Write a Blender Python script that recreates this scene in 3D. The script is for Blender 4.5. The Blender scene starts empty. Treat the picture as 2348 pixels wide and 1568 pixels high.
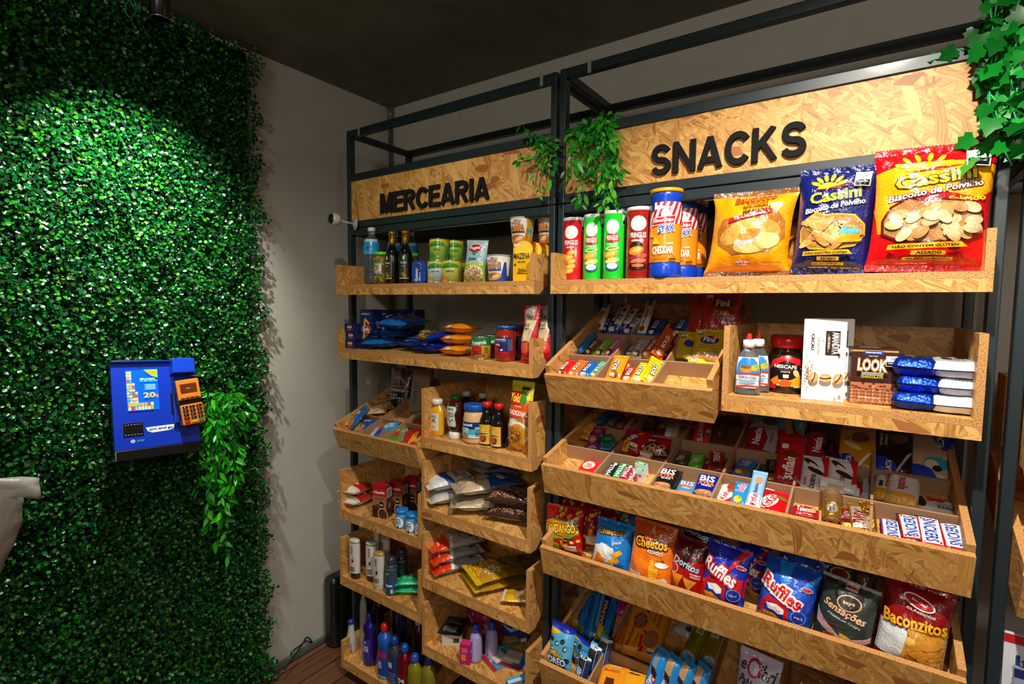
import bpy, bmesh, math, random
import numpy as np
from mathutils import Vector, Matrix, noise, geometry

random.seed(11)
PI = math.pi
H = 1.71            # camera height above the floor; most heights below are written relative to the eye
SC = bpy.context.scene
C = SC.collection

# ------------------------------------------------------------------ camera
YAW, PITCH, ROLL, FPX = 34.757, -4.058, -0.598, 1189.0
def _rotm():
    cx, sx = math.cos(math.radians(YAW)), math.sin(math.radians(YAW))
    cy, sy = math.cos(math.radians(PITCH)), math.sin(math.radians(PITCH))
    cz, sz = math.cos(math.radians(ROLL)), math.sin(math.radians(ROLL))
    Rz = Matrix(((cx, -sx, 0), (sx, cx, 0), (0, 0, 1)))
    Rx = Matrix(((1, 0, 0), (0, cy, -sy), (0, sy, cy)))
    Ry = Matrix(((cz, 0, sz), (0, 1, 0), (-sz, 0, cz)))
    return Rz @ Rx @ Ry
RM = _rotm()
cam_d = bpy.data.cameras.new('camera')
cam = bpy.data.objects.new('camera', cam_d); C.objects.link(cam)
cam_d.sensor_width = 36.0; cam_d.sensor_fit = 'HORIZONTAL'
cam_d.lens = FPX / 2348 * 36.0; cam_d.clip_start = 0.02
r_, f_, u_ = RM.col[0], RM.col[1], RM.col[2]
cam.matrix_world = Matrix(((r_[0], u_[0], -f_[0], 0), (r_[1], u_[1], -f_[1], 0), (r_[2], u_[2], -f_[2], H), (0, 0, 0, 1)))
SC.camera = cam

# ------------------------------------------------------------------ colour management, world, lights
SC.view_settings.view_transform = 'Standard'
SC.view_settings.look = 'None'
SC.view_settings.gamma = 1.0
SC.view_settings.use_curve_mapping = False
SC.view_settings.exposure = 0.15
w = bpy.data.worlds.new('world'); SC.world = w; w.use_nodes = True
w.node_tree.nodes['Background'].inputs[0].default_value = (0.80, 0.92, 0.95, 1)
w.node_tree.nodes['Background'].inputs[1].default_value = 0.045

def spot(name, loc, target, watt, angle, blend, size, col):
    l = bpy.data.lights.new(name, 'SPOT'); l.energy = watt; l.spot_size = math.radians(angle)
    l.spot_blend = blend; l.shadow_soft_size = size; l.color = col
    o = bpy.data.objects.new(name, l); C.objects.link(o)
    o.location = (loc[0], loc[1], loc[2] + H)
    d = Vector((target[0] - loc[0], target[1] - loc[1], target[2] - loc[2]))
    o.rotation_euler = d.to_track_quat('-Z', 'Y').to_euler()
    return o
LAMP_HEDGE = (-1.74, 0.70, 0.815)
spot('hedge_spot_light', (-1.74, 0.70, 0.80), (-2.16, 0.73, 0.20), 118, 86, 1.0, 0.015, (0.95, 1.0, 0.91))
spot('shelf_spot_light', (0.0, 0.62, 0.98), (-0.18, 1.50, -0.98), 165, 104, 1.0, 0.018, (1.0, 0.93, 0.82))
def fill_lamp(name, x, y, watt, size, col):  # unseen point light added behind the camera as fill, no real fixture
    l = bpy.data.lights.new(name, 'POINT'); l.energy = watt; l.shadow_soft_size = size; l.color = col
    o = bpy.data.objects.new(name, l); C.objects.link(o); o.location = (x, y, 0.80 + H); return o
fill_lamp('room_fill_light', 0.3, -1.75, 50, .2, (1.0, .94, .84))
fill_lamp('room_fill_light', 1.5, -0.4, 12, .2, (1.0, .95, .86))
spot('grocery_spot_light', (-0.95, 0.55, 0.98), (-1.45, 1.45, -0.62), 36, 100, 1.0, 0.02, (1.0, 0.90, 0.76))

# ------------------------------------------------------------------ colours and materials
_hx = {}
def hx(s):
    if s in _hx: return _hx[s]
    k_ = s
    s = s.lstrip('#')
    if len(s) == 3: s = ''.join(c * 2 for c in s)
    o = []
    for i in (0, 2, 4):
        c = int(s[i:i + 2], 16) / 255
        o.append(c / 12.92 if c <= 0.04045 else ((c + 0.055) / 1.055) ** 2.4)
    _hx[k_] = tuple(o)
    return _hx[k_]

def nt_new(name):
    m = bpy.data.materials.new(name); m.use_nodes = True
    nt = m.node_tree
    return m, nt, nt.nodes['Principled BSDF']
def N(nt, t, **k):
    n = nt.nodes.new(t)
    for a, v in k.items():
        if a.startswith('i_'): n.inputs[a[2:].replace('_', ' ')].default_value = v
        else: setattr(n, a, v)
    return n
_mats = {}
FIN = dict(  # rough, metal, coat, bump scale, bump strength, transmission, ior
    film=(0.20, 0.0, 0.7, 70, 0.55, 0, 1.5), matfilm=(0.42, 0.1, 0.15, 60, 0.5, 0, 1.5),
    foil=(0.24, 0.75, 0.3, 80, 0.8, 0, 1.5), card=(0.42, 0.0, 0.15, 0, 0, 0, 1.5), matcard=(0.7, 0.0, 0, 0, 0, 0, 1.5),
    plastic=(0.28, 0.0, 0.3, 0, 0, 0, 1.5), tin=(0.25, 0.9, 0.0, 0, 0, 0, 1.5), print=(0.30, 0.0, 0.35, 0, 0, 0, 1.5),
    clear=(0.06, 0.0, 0.0, 0, 0, 0.92, 1.42), tint=(0.10, 0.0, 0.3, 0, 0, 0.35, 1.45), glass=(0.06, 0.0, 0.5, 0, 0, 0.0, 1.5),
    food=(0.55, 0.0, 0.0, 0, 0, 0, 1.5), leaf=(0.33, 0.0, 0.0, 0, 0, 0, 1.5), matte=(0.95, 0, 0, 0, 0, 0, 1.5),
    steel=(0.38, 0.0, 0.1, 900, 0.05, 0, 1.5), poly=(0.35, 0.0, 0.1, 25, 0.6, 0, 1.5))
def mat(fin):
    if fin in _mats: return _mats[fin]
    if fin in ('osb', 'osb_edge', 'mdf', 'floor', 'ceiling', 'paint', 'screen'): return special(fin)
    ro, me, co, bs, bst, tr, ior = FIN[fin]
    m, nt, b = nt_new('mat_' + fin)
    a = N(nt, 'ShaderNodeAttribute', attribute_name='Col')
    nt.links.new(a.outputs['Color'], b.inputs['Base Color'])
    b.inputs['Roughness'].default_value = ro; b.inputs['Metallic'].default_value = me
    b.inputs['Coat Weight'].default_value = co; b.inputs['Coat Roughness'].default_value = 0.08
    b.inputs['Transmission Weight'].default_value = tr; b.inputs['IOR'].default_value = ior
    if bs:
        tc = N(nt, 'ShaderNodeTexCoord')
        n1 = N(nt, 'ShaderNodeTexNoise', i_Scale=float(bs), i_Detail=3.0, i_Roughness=0.55, i_Distortion=1.2)
        bp = N(nt, 'ShaderNodeBump', i_Strength=bst, i_Distance=0.004)
        nt.links.new(tc.outputs['Object'], n1.inputs['Vector'])
        nt.links.new(n1.outputs['Fac'], bp.inputs['Height'])
        nt.links.new(bp.outputs['Normal'], b.inputs['Normal'])
        if co: nt.links.new(bp.outputs['Normal'], b.inputs['Coat Normal'])
    if fin == 'leaf':
        b.inputs['Subsurface Weight'].default_value = 0.0
        tl = N(nt, 'ShaderNodeBsdfTranslucent'); mx = N(nt, 'ShaderNodeMixShader'); mx.inputs[0].default_value = 0.25
        nt.links.new(a.outputs['Color'], tl.inputs['Color'])
        nt.links.new(b.outputs[0], mx.inputs[1]); nt.links.new(tl.outputs[0], mx.inputs[2])
        nt.links.new(mx.outputs[0], nt.nodes['Material Output'].inputs['Surface'])
    _mats[fin] = m
    return m

def special(fin):
    m, nt, b = nt_new('mat_' + fin); L = nt.links.new
    if fin in ('osb', 'osb_edge'):
        uv = N(nt, 'ShaderNodeUVMap', uv_map='uv')
        if fin == 'osb':
            col = None; hgt = None
            ramp0 = [(0.0, (0.30, 0.115, 0.020)), (0.25, (0.51, 0.235, 0.052)), (0.6, (0.62, 0.315, 0.082)), (1.0, (0.75, 0.44, 0.145))]
            for k, (ang, sx, sy, thr) in enumerate(((12, 18, 90, 0), (63, 17, 100, .50), (-38, 15, 88, .5), (100, 20, 120, .5), (-14, 13, 70, .6), (38, 24, 140, .55), (82, 9, 48, .84))):
                mp = N(nt, 'ShaderNodeMapping'); mp.inputs['Rotation'].default_value = (0, 0, math.radians(ang))
                mp.inputs['Location'].default_value = (k * 3.7, k * 1.3, 0)
                wn = N(nt, 'ShaderNodeTexNoise', i_Scale=9.0, i_Detail=1.0); L(uv.outputs[0], wn.inputs['Vector'])
                ad = N(nt, 'ShaderNodeVectorMath', operation='MULTIPLY_ADD'); L(wn.outputs['Color'], ad.inputs[0])
                ad.inputs[1].default_value = (0.045, 0.045, 0); L(uv.outputs[0], ad.inputs[2])
                L(ad.outputs[0], mp.inputs['Vector'])
                sc = N(nt, 'ShaderNodeVectorMath', operation='MULTIPLY'); sc.inputs[1].default_value = (sx, sy, 1); L(mp.outputs[0], sc.inputs[0])
                vo = N(nt, 'ShaderNodeTexVoronoi', voronoi_dimensions='2D', i_Scale=1.0, i_Randomness=1.0); L(sc.outputs[0], vo.inputs['Vector'])
                se = N(nt, 'ShaderNodeSeparateColor'); L(vo.outputs['Color'], se.inputs[0])
                # fibres inside a flake
                fs = N(nt, 'ShaderNodeVectorMath', operation='MULTIPLY'); fs.inputs[1].default_value = (14, 420, 1); L(mp.outputs[0], fs.inputs[0])
                fn = N(nt, 'ShaderNodeTexNoise', noise_dimensions='2D', i_Scale=1.0, i_Detail=2.0); L(fs.outputs[0], fn.inputs['Vector'])
                mr = N(nt, 'ShaderNodeMath', operation='MULTIPLY_ADD'); mr.inputs[1].default_value = 1.1; L(fn.outputs['Fac'], mr.inputs[0])
                sb = N(nt, 'ShaderNodeMath', operation='SUBTRACT'); sb.inputs[1].default_value = 0.78; sb.operation = 'MULTIPLY_ADD'; sb.inputs[2].default_value = -0.43; L(se.outputs[0], sb.inputs[0]); L(sb.outputs[0], mr.inputs[2])
                cr = N(nt, 'ShaderNodeValToRGB')
                e = cr.color_ramp.elements
                while len(e) < 4: e.new(0.5)
                for q, (p, c) in enumerate(ramp0): e[q].position = p; e[q].color = (*c, 1)
                L(mr.outputs[0], cr.inputs[0])
                cc_ = cr.outputs[0]
                if k in (1, 2, 4, 5):
                    ve = N(nt, 'ShaderNodeTexVoronoi', voronoi_dimensions='2D', feature='DISTANCE_TO_EDGE', i_Scale=1.0); L(sc.outputs[0], ve.inputs['Vector'])
                    mr2 = N(nt, 'ShaderNodeMapRange'); mr2.inputs[1].default_value = 0.0; mr2.inputs[2].default_value = 0.07; mr2.inputs[3].default_value = 0.66; mr2.inputs[4].default_value = 1.0; L(ve.outputs['Distance'], mr2.inputs[0])
                    mm = N(nt, 'ShaderNodeMix', data_type='RGBA', blend_type='MULTIPLY'); mm.inputs[0].default_value = 1.0; L(cr.outputs[0], mm.inputs[6]); L(mr2.outputs[0], mm.inputs[7]); cc_ = mm.outputs[2]
                if col is None: col = cc_; hgt = se.outputs[2]
                else:
                    gt = N(nt, 'ShaderNodeMath', operation='GREATER_THAN'); gt.inputs[1].default_value = thr; L(se.outputs[1], gt.inputs[0])
                    mx = N(nt, 'ShaderNodeMix', data_type='RGBA'); L(gt.outputs[0], mx.inputs[0]); L(col, mx.inputs[6]); L(cc_, mx.inputs[7]); col = mx.outputs[2]
                    mh = N(nt, 'ShaderNodeMix', data_type='FLOAT'); L(gt.outputs[0], mh.inputs[0]); L(hgt, mh.inputs[2]); L(se.outputs[2], mh.inputs[3]); hgt = mh.outputs[0]
            # rare dark strands
            dm = N(nt, 'ShaderNodeMapping'); dm.inputs['Rotation'].default_value = (0, 0, 0.5); dm.inputs['Scale'].default_value = (20, 52, 1); L(uv.outputs[0], dm.inputs['Vector'])
            dv = N(nt, 'ShaderNodeTexVoronoi', voronoi_dimensions='2D', i_Scale=1.0); L(dm.outputs[0], dv.inputs['Vector'])
            ds = N(nt, 'ShaderNodeSeparateColor'); L(dv.outputs['Color'], ds.inputs[0])
            dg = N(nt, 'ShaderNodeMath', operation='GREATER_THAN'); dg.inputs[1].default_value = 0.982; L(ds.outputs[0], dg.inputs[0])
            dx = N(nt, 'ShaderNodeMix', data_type='RGBA'); L(dg.outputs[0], dx.inputs[0]); L(col, dx.inputs[6]); dx.inputs[7].default_value = (0.34, 0.12, 0.025, 1)
            col = dx.outputs[2]
            L(col, b.inputs['Base Color'])
            bp = N(nt, 'ShaderNodeBump', i_Strength=0.35, i_Distance=0.0012); L(hgt, bp.inputs['Height']); L(bp.outputs[0], b.inputs['Normal'])
            b.inputs['Roughness'].default_value = 0.5
        else:
            mp = N(nt, 'ShaderNodeVectorMath', operation='MULTIPLY'); mp.inputs[1].default_value = (60, 60, 1); L(uv.outputs[0], mp.inputs[0])
            n1 = N(nt, 'ShaderNodeTexNoise', i_Scale=6.0, i_Detail=4.0); L(mp.outputs[0], n1.inputs['Vector'])
            cr = N(nt, 'ShaderNodeValToRGB'); e = cr.color_ramp.elements
            e[0].position = .34; e[0].color = (0.17, 0.075, 0.025, 1); e[1].position = .5; e[1].color = (0.56, 0.27, 0.08, 1)
            L(n1.outputs['Fac'], cr.inputs[0]); L(cr.outputs[0], b.inputs['Base Color']); b.inputs['Roughness'].default_value = 0.7
    elif fin == 'mdf':
        tc = N(nt, 'ShaderNodeTexCoord'); n1 = N(nt, 'ShaderNodeTexNoise', i_Scale=300.0, i_Detail=2.0); L(tc.outputs['Object'], n1.inputs['Vector'])
        cr = N(nt, 'ShaderNodeValToRGB'); e = cr.color_ramp.elements; e[0].color = (0.26, 0.14, 0.07, 1); e[1].color = (0.42, 0.24, 0.13, 1)
        L(n1.outputs['Fac'], cr.inputs[0]); L(cr.outputs[0], b.inputs['Base Color']); b.inputs['Roughness'].default_value = 0.6
    elif fin == 'floor':
        tc = N(nt, 'ShaderNodeTexCoord'); br = N(nt, 'ShaderNodeTexBrick', i_Scale=1.0)
        br.inputs['Brick Width'].default_value = 1.6; br.inputs['Row Height'].default_value = 0.12; br.inputs['Mortar Size'].default_value = 0.003
        br.inputs['Color1'].default_value = (0.16, 0.062, 0.028, 1); br.inputs['Color2'].default_value = (0.10, 0.04, 0.018, 1); br.inputs['Mortar'].default_value = (0.015, 0.008, 0.005, 1)
        mp = N(nt, 'ShaderNodeMapping'); mp.inputs['Rotation'].default_value = (0, 0, PI / 2); L(tc.outputs['Object'], mp.inputs[0]); L(mp.outputs[0], br.inputs['Vector'])
        m2 = N(nt, 'ShaderNodeMapping'); m2.inputs['Scale'].default_value = (30, 2, 1); L(tc.outputs['Object'], m2.inputs[0])
        n1 = N(nt, 'ShaderNodeTexNoise', i_Scale=2.0, i_Detail=5.0); L(m2.outputs[0], n1.inputs['Vector'])
        mx = N(nt, 'ShaderNodeMix', data_type='RGBA', blend_type='OVERLAY'); mx.inputs[0].default_value = 0.7
        L(br.outputs[0], mx.inputs[6]); L(n1.outputs['Fac'], mx.inputs[7]); L(mx.outputs[2], b.inputs['Base Color'])
        b.inputs['Roughness'].default_value = 0.45
    elif fin == 'ceiling':
        tc = N(nt, 'ShaderNodeTexCoord'); n1 = N(nt, 'ShaderNodeTexNoise', i_Scale=2.3, i_Detail=8.0, i_Roughness=0.65, i_Distortion=1.5); L(tc.outputs['Object'], n1.inputs['Vector'])
        cr = N(nt, 'ShaderNodeValToRGB'); e = cr.color_ramp.elements; e[0].position = .3; e[0].color = (0.11, 0.105, 0.09, 1); e[1].position = .75; e[1].color = (0.21, 0.20, 0.17, 1)
        L(n1.outputs['Fac'], cr.inputs[0]); L(cr.outputs[0], b.inputs['Base Color']); b.inputs['Roughness'].default_value = 0.8
    elif fin == 'paint':
        tc = N(nt, 'ShaderNodeTexCoord'); n1 = N(nt, 'ShaderNodeTexNoise', i_Scale=9.0, i_Detail=6.0, i_Roughness=0.6); L(tc.outputs['Object'], n1.inputs['Vector'])
        cr = N(nt, 'ShaderNodeValToRGB'); e = cr.color_ramp.elements; e[0].position = .2; e[0].color = (0.43, 0.405, 0.35, 1); e[1].position = .8; e[1].color = (0.48, 0.45, 0.39, 1)
        L(n1.outputs['Fac'], cr.inputs[0]); L(cr.outputs[0], b.inputs['Base Color']); b.inputs['Roughness'].default_value = 0.85
        n2 = N(nt, 'ShaderNodeTexNoise', i_Scale=160.0, i_Detail=2.0); L(tc.outputs['Object'], n2.inputs['Vector'])
        bp = N(nt, 'ShaderNodeBump', i_Strength=0.12, i_Distance=0.002); L(n2.outputs['Fac'], bp.inputs['Height']); L(bp.outputs[0], b.inputs['Normal'])
    elif fin == 'screen':
        a = N(nt, 'ShaderNodeAttribute', attribute_name='Col'); L(a.outputs['Color'], b.inputs['Base Color']); L(a.outputs['Color'], b.inputs['Emission Color'])
        b.inputs['Emission Strength'].default_value = 0.75; b.inputs['Roughness'].default_value = 0.15
    _mats[fin] = m
    return m

# ------------------------------------------------------------------ mesh building
class MB:
    """collects faces with a colour each; build() links them as one mesh object"""
    def __init__(s): s.v = []; s.f = []; s.c = []; s.m = []; s.uv = {}; s.sm = []
    def add(s, vs, fs, col, m=0, smooth=True):
        o = len(s.v); s.v += vs
        if isinstance(col, str): col = hx(col)
        for f in fs: s.f.append(tuple(i + o for i in f)); s.c.append(col); s.m.append(m); s.sm.append(smooth)
        return s
    def build(s, name, fins, parent=None, loc=None):
        me = bpy.data.meshes.new(name)
        me.from_pydata([tuple(v) for v in s.v], [], s.f)
        if isinstance(fins, str): fins = [fins]
        for f in fins: me.materials.append(mat(f))
        n = len(s.f)
        me.polygons.foreach_set('material_index', s.m); me.polygons.foreach_set('use_smooth', s.sm)
        at = me.attributes.new('Col', 'BYTE_COLOR', 'CORNER')
        cc = np.repeat(np.array(s.c, dtype=np.float32), [len(f) for f in s.f], axis=0)
        cc = np.concatenate([cc, np.ones((len(cc), 1), np.float32)], 1)
        at.data.foreach_set('color', cc.ravel())
        me.update()
        o = bpy.data.objects.new(name, me); C.objects.link(o)
        if parent: o.parent = parent
        if loc: o.location = loc
        return o
def tag(o, label=None, cat=None, group=None, kind=None):
    if label: o['label'] = label
    if cat: o['category'] = cat
    if group: o['group'] = group
    if kind: o['kind'] = kind
    return o
def thing(name, label, cat, loc=(0, 0, 0), rz=0, group=None):
    o = bpy.data.objects.new(name, None); C.objects.link(o)
    o.empty_display_size = 0.05
    o.location = (loc[0], loc[1], loc[2] + H); o.rotation_euler = (0, 0, rz)
    return tag(o, label, cat, group)
def boxgeo(x0, y0, z0, x1, y1, z1):
    v = [(x0, y0, z0), (x1, y0, z0), (x1, y1, z0), (x0, y1, z0), (x0, y0, z1), (x1, y0, z1), (x1, y1, z1), (x0, y1, z1)]
    return v, [(0, 3, 2, 1), (4, 5, 6, 7), (0, 1, 5, 4), (1, 2, 6, 5), (2, 3, 7, 6), (3, 0, 4, 7)]
def bevel(o, w=0.002, seg=2):
    b = o.modifiers.new('bevel', 'BEVEL'); b.width = w; b.segments = seg; b.limit_method = 'ANGLE'; b.angle_limit = 0.7; return o
_bs = [0]
def board(name, b, parent=None, fin='osb', label=None):
    """a sheet of OSB; b = x0,y0,z0,x1,y1,z1; faces on the thin side show the edge grain"""
    v, f = boxgeo(*b)
    return sheet(name, v, f, parent, fin, label)
def prism(name, prof, x0, x1, parent=None, fin='osb', label=None):
    n = len(prof)
    v = [(x0, y, z) for y, z in prof] + [(x1, y, z) for y, z in prof]
    f = [tuple(range(n)), tuple(reversed(range(n, 2 * n)))] + [(i + n, (i + 1) % n + n, (i + 1) % n, i) for i in range(n)]
    return sheet(name, v, f, parent, fin, label)
def sheet(name, v, f, parent, fin, label=None):
    me = bpy.data.meshes.new(name); me.from_pydata(v, [], f)
    bm = bmesh.new(); bm.from_mesh(me); bmesh.ops.recalc_face_normals(bm, faces=bm.faces); bm.to_mesh(me); bm.free()
    me.materials.append(mat(fin)); me.materials.append(mat('osb_edge' if fin == 'osb' else fin))
    uvl = me.uv_layers.new(name='uv')
    _bs[0] += 1; rnd = random.Random(_bs[0]); ox, oy = rnd.uniform(0, 9), rnd.uniform(0, 9)
    P = [Vector(q) for q in v]
    for p in me.polygons:
        nn = p.normal; a = max(range(3), key=lambda i: abs(nn[i]))
        e = [(me.vertices[p.vertices[i]].co - me.vertices[p.vertices[i - 1]].co).length for i in range(len(p.vertices))]
        thin = min(e) < 0.0201 and len(e) == 4
        p.material_index = 1 if thin else 0
        for li in p.loop_indices:
            c = me.vertices[me.loops[li].vertex_index].co
            q = (c[1], c[2]) if a == 0 else ((c[0], c[2]) if a == 1 else (c[0], c[1]))
            uvl.data[li].uv = (q[0] + ox, q[1] + oy)
    o = bpy.data.objects.new(name, me); C.objects.link(o)
    if parent: o.parent = parent
    if label: o['label'] = label
    return o

# ------------------------------------------------------------------ printing: flat artwork laid on a surface
_tx = {}
def text2d(s, off=0.0):
    k = (s, off)
    if k in _tx: return _tx[k]
    cu = bpy.data.curves.new('t', 'FONT'); cu.body = s; cu.size = 1.0; cu.offset = off; cu.resolution_u = 2; cu.fill_mode = 'FRONT'
    ob = bpy.data.objects.new('t', cu); me = bpy.data.meshes.new_from_object(ob)
    v = [(p.co.x, p.co.y) for p in me.vertices]; f = [tuple(p.vertices) for p in me.polygons]
    bpy.data.objects.remove(ob); bpy.data.curves.remove(cu); bpy.data.meshes.remove(me)
    tr = []
    for q in f:
        for i in range(1, len(q) - 1): tr.append((q[0], q[i], q[i + 1]))
    bb = (min(p[0] for p in v), min(p[1] for p in v), max(p[0] for p in v), max(p[1] for p in v)) if v else (0, 0, 1, 1)
    _tx[k] = (v, tr, bb); return _tx[k]
def tess(poly):
    t = geometry.tessellate_polygon([[Vector((x, y, 0)) for x, y in poly]])
    return poly, [tuple(x) for x in t]
def subdiv(v, tr, mx):
    v = list(v)
    for _ in range(6):
        mids = {}; out = []; ch = False
        def mid(a, b):
            k = (a, b) if a < b else (b, a)
            if k not in mids:
                dx = v[a][0] - v[b][0]; dy = v[a][1] - v[b][1]
                if dx * dx + dy * dy > mx * mx: v.append(((v[a][0] + v[b][0]) / 2, (v[a][1] + v[b][1]) / 2)); mids[k] = len(v) - 1
                else: mids[k] = None
            return mids[k]
        for a, b, c in tr:
            x, y, z = mid(a, b), mid(b, c), mid(c, a)
            if x is None and y is None and z is None: out.append((a, b, c)); continue
            ch = True
            poly = [a] + ([x] if x else []) + [b] + ([y] if y else []) + [c] + ([z] if z else [])
            if x and y and z: out += [(a, x, z), (x, b, y), (z, y, c), (x, y, z)]
            elif len(poly) == 5:
                if not x: out += [(a, b, y), (a, y, z), (z, y, c)]
                elif not y: out += [(b, c, z), (b, z, x), (x, z, a)]
                else: out += [(c, a, x), (c, x, y), (y, x, b)]
            else:
                if x: out += [(a, x, c), (x, b, c)]
                elif y: out += [(b, y, a), (y, c, a)]
                else: out += [(c, z, b), (z, a, b)]
        tr = out
        if not ch: break
    return v, tr
def ell(cx, cy, rx, ry, n=22, a0=0, a1=2 * PI):
    full = abs(a1 - a0) > 6.28
    return [(cx + rx * math.cos(a0 + (a1 - a0) * i / (n if full else n - 1)), cy + ry * math.sin(a0 + (a1 - a0) * i / (n if full else n - 1))) for i in range(n)]
def rot2(pts, cx, cy, a):
    c, s = math.cos(a), math.sin(a)
    return [(cx + (x - cx) * c - (y - cy) * s, cy + (x - cx) * s + (y - cy) * c) for x, y in pts]
def art(mb, els, F, W, Hh, step=0.008, h0=0.0006, dh=0.00022, m=0):
    """els are drawn in order, each a hair above the last. u in [-1,1] across W, v in [0,1] up Hh"""
    h = h0
    for e in els:
        k = e[0]
        X = lambda u: u * W / 2
        Z = lambda v: v * Hh
        jobs = []
        if k == 'r': jobs.append((tess([(X(e[1]), Z(e[2])), (X(e[3]), Z(e[2])), (X(e[3]), Z(e[4])), (X(e[1]), Z(e[4]))]), e[5]))
        elif k == 'e': jobs.append((tess(ell(X(e[1]), Z(e[2]), e[3] * W / 2, e[4] * Hh)), e[5]))
        elif k == 'ra':   # rotated rectangle / ellipse: cu,cv,w(m),h(m),deg,col
            x, y = X(e[1]), Z(e[2]); jobs.append((tess(rot2([(x - e[3] / 2, y - e[4] / 2), (x + e[3] / 2, y - e[4] / 2), (x + e[3] / 2, y + e[4] / 2), (x - e[3] / 2, y + e[4] / 2)], x, y, math.radians(e[5]))), e[6]))
        elif k == 'ea':
            x, y = X(e[1]), Z(e[2]); jobs.append((tess(rot2(ell(x, y, e[3] / 2, e[4] / 2, 16), x, y, math.radians(e[5]))), e[6]))
        elif k == 'p': jobs.append((tess([(X(u), Z(v)) for u, v in e[1]]), e[2]))
        elif k == 't':    # 't', text, cu, cv, w, h, colour, rot deg, outline colour, outline size, slant
            s, cu_, cv_, tw, th, col = e[1:7]; rot = e[7] if len(e) > 7 else 0; oc = e[8] if len(e) > 8 else None
            os_ = e[9] if len(e) > 9 else 0.09; sl = e[10] if len(e) > 10 else 0
            _, _, bb = text2d(s, 0.026)
            if 45 < rot % 180 < 135: tw_, th_ = th * Hh, tw * W / 2
            else: tw_, th_ = tw * W / 2, th * Hh
            sx, sy = tw_ / (bb[2] - bb[0]), th_ / (bb[3] - bb[1])
            for off, cc in (((os_, oc),) if oc else ()) + ((0.026, col),):
                vv, tt, _ = text2d(s, off)
                pts = [((x - (bb[0] + bb[2]) / 2) * sx, (y - (bb[1] + bb[3]) / 2) * sy) for x, y in vv]
                if sl: pts = [(x + y * sl, y) for x, y in pts]
                a = math.radians(rot); ca, sa = math.cos(a), math.sin(a)
                pts = [(X(cu_) + x * ca - y * sa, Z(cv_) + x * sa + y * ca) for x, y in pts]
                jobs.append(((pts, tt), cc))
        for (pv, pt), col in jobs:
            if not pt: continue
            if step: pv, pt = subdiv(pv, pt, step)
            P = [F(x, y, h) for x, y in pv]
            # keep the faces turned to the front
            fl = []
            for a, b, c in pt:
                ar = (pv[b][0] - pv[a][0]) * (pv[c][1] - pv[a][1]) - (pv[b][1] - pv[a][1]) * (pv[c][0] - pv[a][0])
                fl.append((a, b, c) if ar > 0 else (a, c, b))
            mb.add(P, fl, col, m); h += dh
    return mb
def lines(u0, v0, u1, v1, n, col, rag=0.25, seed=1):
    """small print: n thin bars"""
    r = random.Random(seed); o = []
    dv = (v1 - v0) / max(n, 1)
    for i in range(n):
        a = u0 + (u1 - u0) * r.uniform(0, rag) * .5; b_ = u1 - (u1 - u0) * r.uniform(0, rag) * .5
        o.append(('r', a, v0 + dv * i, b_, v0 + dv * i + dv * 0.45, col))
    return o
def seal_box(u, v, w_, h_):
    """the black 'high in' magnifier label"""
    return [('r', u - w_, v - h_, u + w_, v + h_, 'e8e8e4'), ('r', u - w_ * .88, v - h_ * .9, u + w_ * .88, v - h_ * .1, '151515'),
            ('t', 'ALTO EM', u + w_ * .1, v + h_ * .45, w_ * .55, h_ * .5, '222'), ('r', u - w_ * .6, v - h_ * .45, u + w_ * .6, v - h_ * .3, 'ddd')]

# ------------------------------------------------------------------ pixels to points (to read places off the photograph)
def ray(px, py):
    return RM @ Vector(((px - 1174) / FPX, 1.0, -(py - 784) / FPX))
def atY(px, py, Y): r = ray(px, py); return r * (Y / r[1])
def atZ(px, py, Z): r = ray(px, py); return r * (Z / r[2])
def atX(px, py, X): r = ray(px, py); return r * (X / r[0])
# ================================================================== THE ROOM
def struct(name, o): o['kind'] = 'structure'; return o
def slab(name, b, fin):
    mb = MB(); v, f = boxgeo(*b); mb.add(v, f, '888', smooth=False); o = mb.build(name, fin); o['kind'] = 'structure'; return o
XW, YW, ZC = -2.21, 2.0, 1.058
slab('floor', (XW - .1, -2.2, -0.1, 2.6, YW + .1, 0.0), 'floor')
slab('ceiling', (XW - .1, -2.2, ZC + H, 2.6, YW + .1, ZC + H + .1), 'ceiling')
slab('wall_left', (XW - .1, -2.2, 0, XW, YW, ZC + H), 'paint')
slab('wall_back', (XW, YW, 0, 2.6, YW + .1, ZC + H), 'paint')
slab('wall_right', (2.5, -2.2, 0, 2.6, YW, ZC + H), 'paint')
slab('wall_front', (XW, -2.2, 0, 2.5, -2.1, ZC + H), 'paint')
def baseboard(name, b):
    mb = MB(); v, f = boxgeo(*b); mb.add(v, f, '4f5a52', smooth=False); o = bevel(mb.build(name, 'plastic'), .012, 3); o['kind'] = 'structure'
baseboard('baseboard_left', (XW, 1.0, 0, XW + .02, YW - .001, .035))
baseboard('baseboard_back', (XW + .021, YW - .02, 0, 2.4, YW, .035))

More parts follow.
